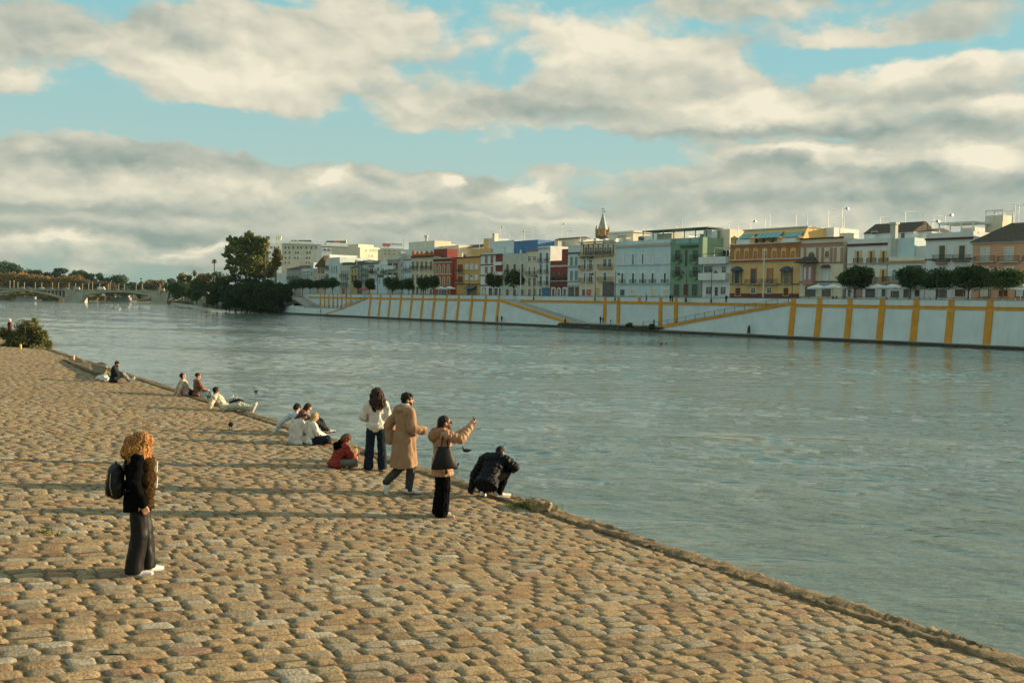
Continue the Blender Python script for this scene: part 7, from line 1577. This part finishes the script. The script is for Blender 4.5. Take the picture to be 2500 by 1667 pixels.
# low rock ledge at the far left of the quay
p=quay(215,910); e_=empty('stone_ledge',p,0,label='low rough stone ledge stepping down behind the bearded man on the far left',cat='stone ledge')
a=quay(160,884);b_=quay(262,934);c=quay(262,900); 
mb=MB(); hgt=.42; Vp=[quay(150,878),quay(258,929),quay(262,901),quay(188,877),quay(150,872)]
lo=[v-p+Vector((0,0,-.1)) for v in Vp]; hs=[.0,.24,.2,.05,.0]; hi=[v-p+Vector((0,0,h)) for v,h in zip(Vp,hs)]; n=5
bm=bmesh.new(); vs=[bm.verts.new(v) for v in lo+hi]; bm.faces.new(vs[:5][::-1]); bm.faces.new(vs[5:]); [bm.faces.new((vs[i],vs[(i+1)%5],vs[(i+1)%5+5],vs[i+5])) for i in range(5)]
bmesh.ops.triangulate(bm,faces=bm.faces[:]); bmesh.ops.subdivide_edges(bm,edges=bm.edges[:],cuts=5); g_=np.random.default_rng(2)
for v in bm.verts:
    if v.co.z>-.05: v.co+=Vector(g_.normal(0,.035,3))
me=bpy.data.meshes.new('ledge'); bm.to_mesh(me); bm.free(); objm('ledge_rock',me,kerbm,e_,False)
# grass tufts
def tuft(px,py,n,r,h,label,seed):
    p=quay(px,py); g=np.random.default_rng(seed); V=[];Fs=[];Cc=[]
    for i in range(n):
        a=g.uniform(0,6.28); d=abs(g.normal())*r*.5; x,y=math.cos(a)*d*1.6,math.sin(a)*d; hh=h*g.uniform(.4,1); l=g.normal(0,.5,2)*hh; w=.006; t=g.uniform(0,6.28); ww=(math.cos(t)*w,math.sin(t)*w); b0=len(V)
        V+=[(x-ww[0],y-ww[1],-.02),(x+ww[0],y+ww[1],-.02),(x+l[0]*.4+ww[0],y+l[1]*.4+ww[1],hh*.6),(x+l[0],y+l[1],hh)]; Fs.append((b0,b0+1,b0+2,b0+3)); Cc+=[np.array((.16,.20,.035))*g.uniform(.5,1.3)]*4
    o=objm('grass_tuft',npmesh('grass_tuft',np.array(V),np.array(Fs),np.array(Cc)),leafm); o.location=p; return tag(o,label,'grass',kind='stuff')
tuft(1293,1240,700,.26,.11,'bright green grass tuft growing at the quay edge by the worn boulder',3)
tuft(107,1303,120,.10,.06,'small green weed between the cobbles at left',4)
# two little marker posts
for px,py,c,lb in ((50,852,(.62,.45,.06),'small yellow can standing on the far left of the quay'),(179,881,(.60,.30,.18),'small pale orange cup standing on the quay edge at far left')):
    p=quay(px,py); e=empty('drink_can',p,0,label=lb,cat='can'); MB().lathe([(.07,0),(.075,.03),(.075,.27),(.06,.30)],(0,0,0),12).build('can_body',[mat('can_%d'%px,c,.4)],e,True); MB().lathe([(.058,.30),(.058,.305)],(0,0,0),12).build('can_lid',[mat('aerial_metal',(.35,.36,.34))],e)
# bags
def sack(name,px,py,dims,col,label,cat='bag',seed=1,rz=0,handle=True,rough=.5):
    p=quay(px,py); e=empty(name,p,rz,label=label,cat=cat); m=mat('bag_%s'%label[:12].replace(' ','_'),col,rough,.15,6,.3,bscale=40)
    x,y,z=dims; sdfmesh('bag_body',[ell((0,0,z*.45),(x/2,y/2,z*.5)),cap((-x*.2,0,z*.7),(x*.2,0,z*.75),y*.2)],max(dims)/32,.06,m,e,disp=lambda X:noise3(X,max(dims)*.3,max(dims)*.03,(1,1,1),seed,7)+noise3(X,max(dims)*.1,max(dims)*.012,(1,1,1),seed+1,7))
    if handle: MB().tube([(-x*.15,0,z*.8),(-x*.05,0,z*1.15),(x*.15,0,z*1.1),(x*.2,0,z*.8)],.012,5).build('handle',[m],e)
sack('plastic_bag',250,930,(.55,.34,.24),(.66,.66,.6),'white plastic bag lying left of the bearded man on the quay','bag',2)
sack('plastic_bag',264,928,(.45,.3,.22),(.03,.28,.15),'green plastic bag behind the bearded man on the quay','bag',5)
sack('red_bag',456,966,(.46,.3,.27),(.45,.03,.03),'bright red bag between the beige and the brown jacket sitters','bag',3)
sack('shoulder_bag',578,992,(.62,.36,.24),(.035,.02,.015),'dark brown furry bag behind the legs of the reclining man','bag',6,rz=-.3,rough=.9)
sack('handbag',768,1072,(.34,.2,.24),(.05,.03,.02),'small brown handbag beside the knees of the blonde woman','bag',8)
# birds
def bird(px,py,L_,label,cat='coot',col=(.02,.02,.022),rz=0,on='water',bill=(.5,.5,.45),white=False,group=None,stand=False):
    p=at_z(px,py,0) if on=='water' else quay(px,py); e=empty(cat.replace(' ','_'),p,rz,label=label,cat=cat,group=group); k=L_/.38
    bm_=mat('plumage_%s'%cat,col,.7,.2,20)
    if stand: z0=.14
    else: z0=.04
    P=[ell((0,0,z0+.03),(.15,.075,.065)),cap((-.10,0,z0+.05),(-.2,0,z0+.06),.035,.015),cap((.10,0,z0+.05),(.145,0,z0+.14),.034,.024),ell((.155,0,z0+.155),(.034,.026,.028))]
    if stand: P+=[cap((.02,-.03,.1),(.02,-.03,.0),.008),cap((.02,.03,.1),(.02,.03,.0),.008),cap((.02,-.03,.004),(.06,-.03,.004),.007),cap((.02,.03,.004),(.06,.03,.004),.007)]
    o,_,_=sdfmesh('body',P,.008,.02,bm_,e); MB().tube([(.18,0,z0+.152),(.215,0,z0+.143)],[.012,.004],6).build('bill',[mat('bill_%s'%cat.replace(' ','_'),bill,.5)],e); e.scale=(k,)*3
    return e
bird(1139,1104,.40,'black coot swimming right of the woman taking a picture',rz=math.pi*.97)
bird(1108,1146,.42,'black coot on the water just below the tan coat',rz=.2)
bird(625,958,.36,'small dark coot with pale face on the water past the reclining man',rz=-.6)
bird(563,1050,.34,'dark pigeon standing alone on the cobbles','pigeon',(.035,.04,.045),rz=-1.3,on='quay',stand=True)
for i,(px,py) in enumerate(((572,975),(563,975))): bird(px,py,.42,['white gull with dark wings on the water behind the reclining man, right one','white gull on the water behind the reclining man, left one'][i],'gull',(.6,.6,.55),rz=.8*i,group='gulls near the reclining man')
for i,(px,py) in enumerate(((1566,816),(1586,818),(1636,818),(1735,822),(1753,822),(1899,829),(1614,841),(1626,840),(1546,814),(1662,819))): bird(px,py,.5,'tiny dark waterbird below the far wall, number %d from the left'%(sorted((1566,1586,1636,1735,1753,1899,1614,1626,1546,1662)).index(px)+1),rz=i,group='waterbirds near the far wall')
# ------------------------------------------------------------------ far people
def mini(loc,h,rz,top,bot,label,pose=0,group='people on the far bank',hairc=(.03,.02,.015),sit=False):
    e=empty('person',loc,rz,label=label,cat='person',group=group); e.scale=(h/1.7,)*3; st=.10 if pose else .03
    skin2=skin
    P=[ell((0,.01,1.58),(.08,.095,.115)),cap((0,0,1.4),(0,0,1.5),.055),cap((-.15,0,1.38),(.15,0,1.38),.06),ell((0,0,1.2),(.17,.11,.22)),ell((0,0,.98),(.16,.11,.14)),
       cap((-.09,0,.92),(-.10,st,.48),.085,.06),cap((-.10,st,.48),(-.10,st*1.5-.04,.06),.058,.04),cap((.09,0,.92),(.10,-st,.48),.085,.06),cap((.10,-st,.48),(.10,-st*2.5-.02,.06),.058,.04),
       cap((-.19,0,1.37),(-.24,.02,1.1),.05,.04),cap((-.24,.02,1.1),(-.2,.12,.88),.04,.03),cap((.19,0,1.37),(.24,.02,1.1),.05,.04),cap((.24,.02,1.1),(.2,.12,.88),.04,.03),cap((-.10,st*1.5-.04,.04),(-.10,st*1.5+.12,.03),.035),cap((.10,-st*2.5-.02,.04),(.10,-st*2.5+.14,.03),.035)]
    sdfmesh('body',P,.025,.02,skin2,e)
    P=[cap((-.17,0,1.38),(.17,0,1.38),.075),ell((0,0,1.2),(.19,.14,.25)),ell((0,0,.95),(.185,.14,.16)),cap((-.19,0,1.37),(-.25,.02,1.1),.065,.055),cap((-.25,.02,1.1),(-.21,.1,.92),.055,.05),cap((.19,0,1.37),(.25,.02,1.1),.065,.055),cap((.25,.02,1.1),(.21,.1,.92),.055,.05)]
    sdfmesh('jacket',P,.028,.03,top,e); P=[ell((0,0,.92),(.175,.13,.12)),cap((-.09,0,.9),(-.10,st,.48),.10,.08),cap((-.10,st,.48),(-.10,st*1.5-.04,.1),.078,.065),cap((.09,0,.9),(.10,-st,.48),.10,.08),cap((.10,-st,.48),(.10,-st*2.5-.02,.1),.078,.065)]
    sdfmesh('trousers',P,.028,.03,bot,e); sdfmesh('hair',[ell((0,-.02,1.62),(.09,.10,.10))],.022,.02,mat('far_hair_%02x'%int(hairc[0]*99),hairc,.7),e,sub=[ell((0,.09,1.55),(.06,.08,.09))]); return e
def onf(px,py,z,y): s_,_=FP(px,py,y); return far(s_,y,z)
bl2=cloth_m('far_dark_cloth',(.02,.022,.024)); gy2=cloth_m('far_grey_cloth',(.22,.22,.21)); 
mini(onf(1214,780,.6,-1.5),1.72,PHI+2.6,bl2,bl2,'left of two dark dressed people below the last pilaster on the far ledge',1)
mini(onf(1225,780,.6,-1.5),1.72,PHI+.4,bl2,denim,'right of two dark dressed people below the last pilaster on the far ledge',1)
mini(onf(1380,788,.6,-1.5),1.7,PHI+1.7,bl2,bl2,'dark figure standing at the foot of the descending ramp on the far bank')
mini(onf(1466,785,1.27,.4),1.78,PHI+.2,bl2,bl2,'taller of a dark pair on the landing by the far ramp'); mini(onf(1472,785,1.27,.6),1.66,PHI-.2,bl2,bl2,'shorter of a dark pair on the landing by the far ramp')
mini(onf(1491,785,1.27,.2),1.15,PHI+1,gy2,gy2,'small child in grey standing right of the dark pair on the landing')
mini(onf(1826.5,800,.6,-1.5),1.66,PHI-1.2,gy2,cloth_m('far_jeans',(.06,.09,.12)),'pale jacketed one of a hugging couple below the ascending ramp',group='hugging couple on the far ledge'); mini(onf(1830,800,.6,-1.35),1.76,PHI+1.9,bl2,denim,'dark jacketed one of a hugging couple below the ascending ramp',group='hugging couple on the far ledge')
mini(onf(1596.5,790,1.27,.2),1.6,PHI+.5,gy2,gy2,'grey figure by the railing at the start of the ascending ramp'); mini(onf(783,757,.6,-1.5),1.75,PHI,bl2,bl2,'dark figure standing on the ledge at the far left ramp')
for i,(px,t,b_,y) in enumerate(((1578,gy2,bl2,2.2),(1637,bl2,bl2,2),(1642,bl2,bl2,2.6),(1673,cloth_m('pink_top',(.45,.2,.18)),bl2,3),(1773,bl2,bl2,2.2),(1258,bl2,bl2,6.5),(1263,bl2,bl2,6.6),(2034,bl2,bl2,7),(2042,bl2,gy2,7.4),(1118,cloth_m('tan_top',(.4,.22,.1)),bl2,7),(1128,gy2,bl2,7))):
    s_,_=FP(px,728,y); mini(far(s_,y,STREET),1.65,PHI+i,t,b_,'promenade walker number %d from the left, in %s, above the wall'%(sorted((1578,1637,1642,1673,1773,1258,1263,2034,2042,1118,1128)).index(px)+1,'dark clothes' if t is bl2 else 'lighter clothes'),group='people on the promenade')
# pedal boat riders
for i in (-1,1): mini((PEDAL[0]-.5+i*.05,PEDAL[1]+i*.35,.25),1.1,-1.4,bl2,bl2,['rider on the near side of the pedal boat','','rider on the far side of the pedal boat'][i+1],group='pedal boat riders')
# planters and shrubs on the rocky landing
for i,(px,py) in enumerate(((1537,800),(1593,803))):
    p=at_z(px,py,.9); tree_at('wild_shrub',px,py+1,py-12,p.y,20,DRK,['left','right'][i]+' dark wild shrub growing on the rocky landing below the far ramps','shrub','shrubs on the rocky landing',n=900,seed=60+i,size=.16,crown_base=0,zb=.6,shape='round')
# ------------------------------------------------------------------ air
hz=bpy.data.materials.new('haze'); hz.use_nodes=True; nt=hz.node_tree; nt.nodes.clear(); pv_=N(nt,'ShaderNodeVolumePrincipled'); pv_.inputs['Color'].default_value=(.5,.78,.82,1); pv_.inputs['Density'].default_value=HAZE; pv_.inputs['Anisotropy'].default_value=.2; mo_=N(nt,'ShaderNodeOutputMaterial'); L(nt,pv_.outputs[0],mo_.inputs['Volume'])
if HAZE>0:
    hb=MB().box(-900,900,-60,1500,-1.2,75).build('haze',[hz]); tag(hb,kind='stuff')
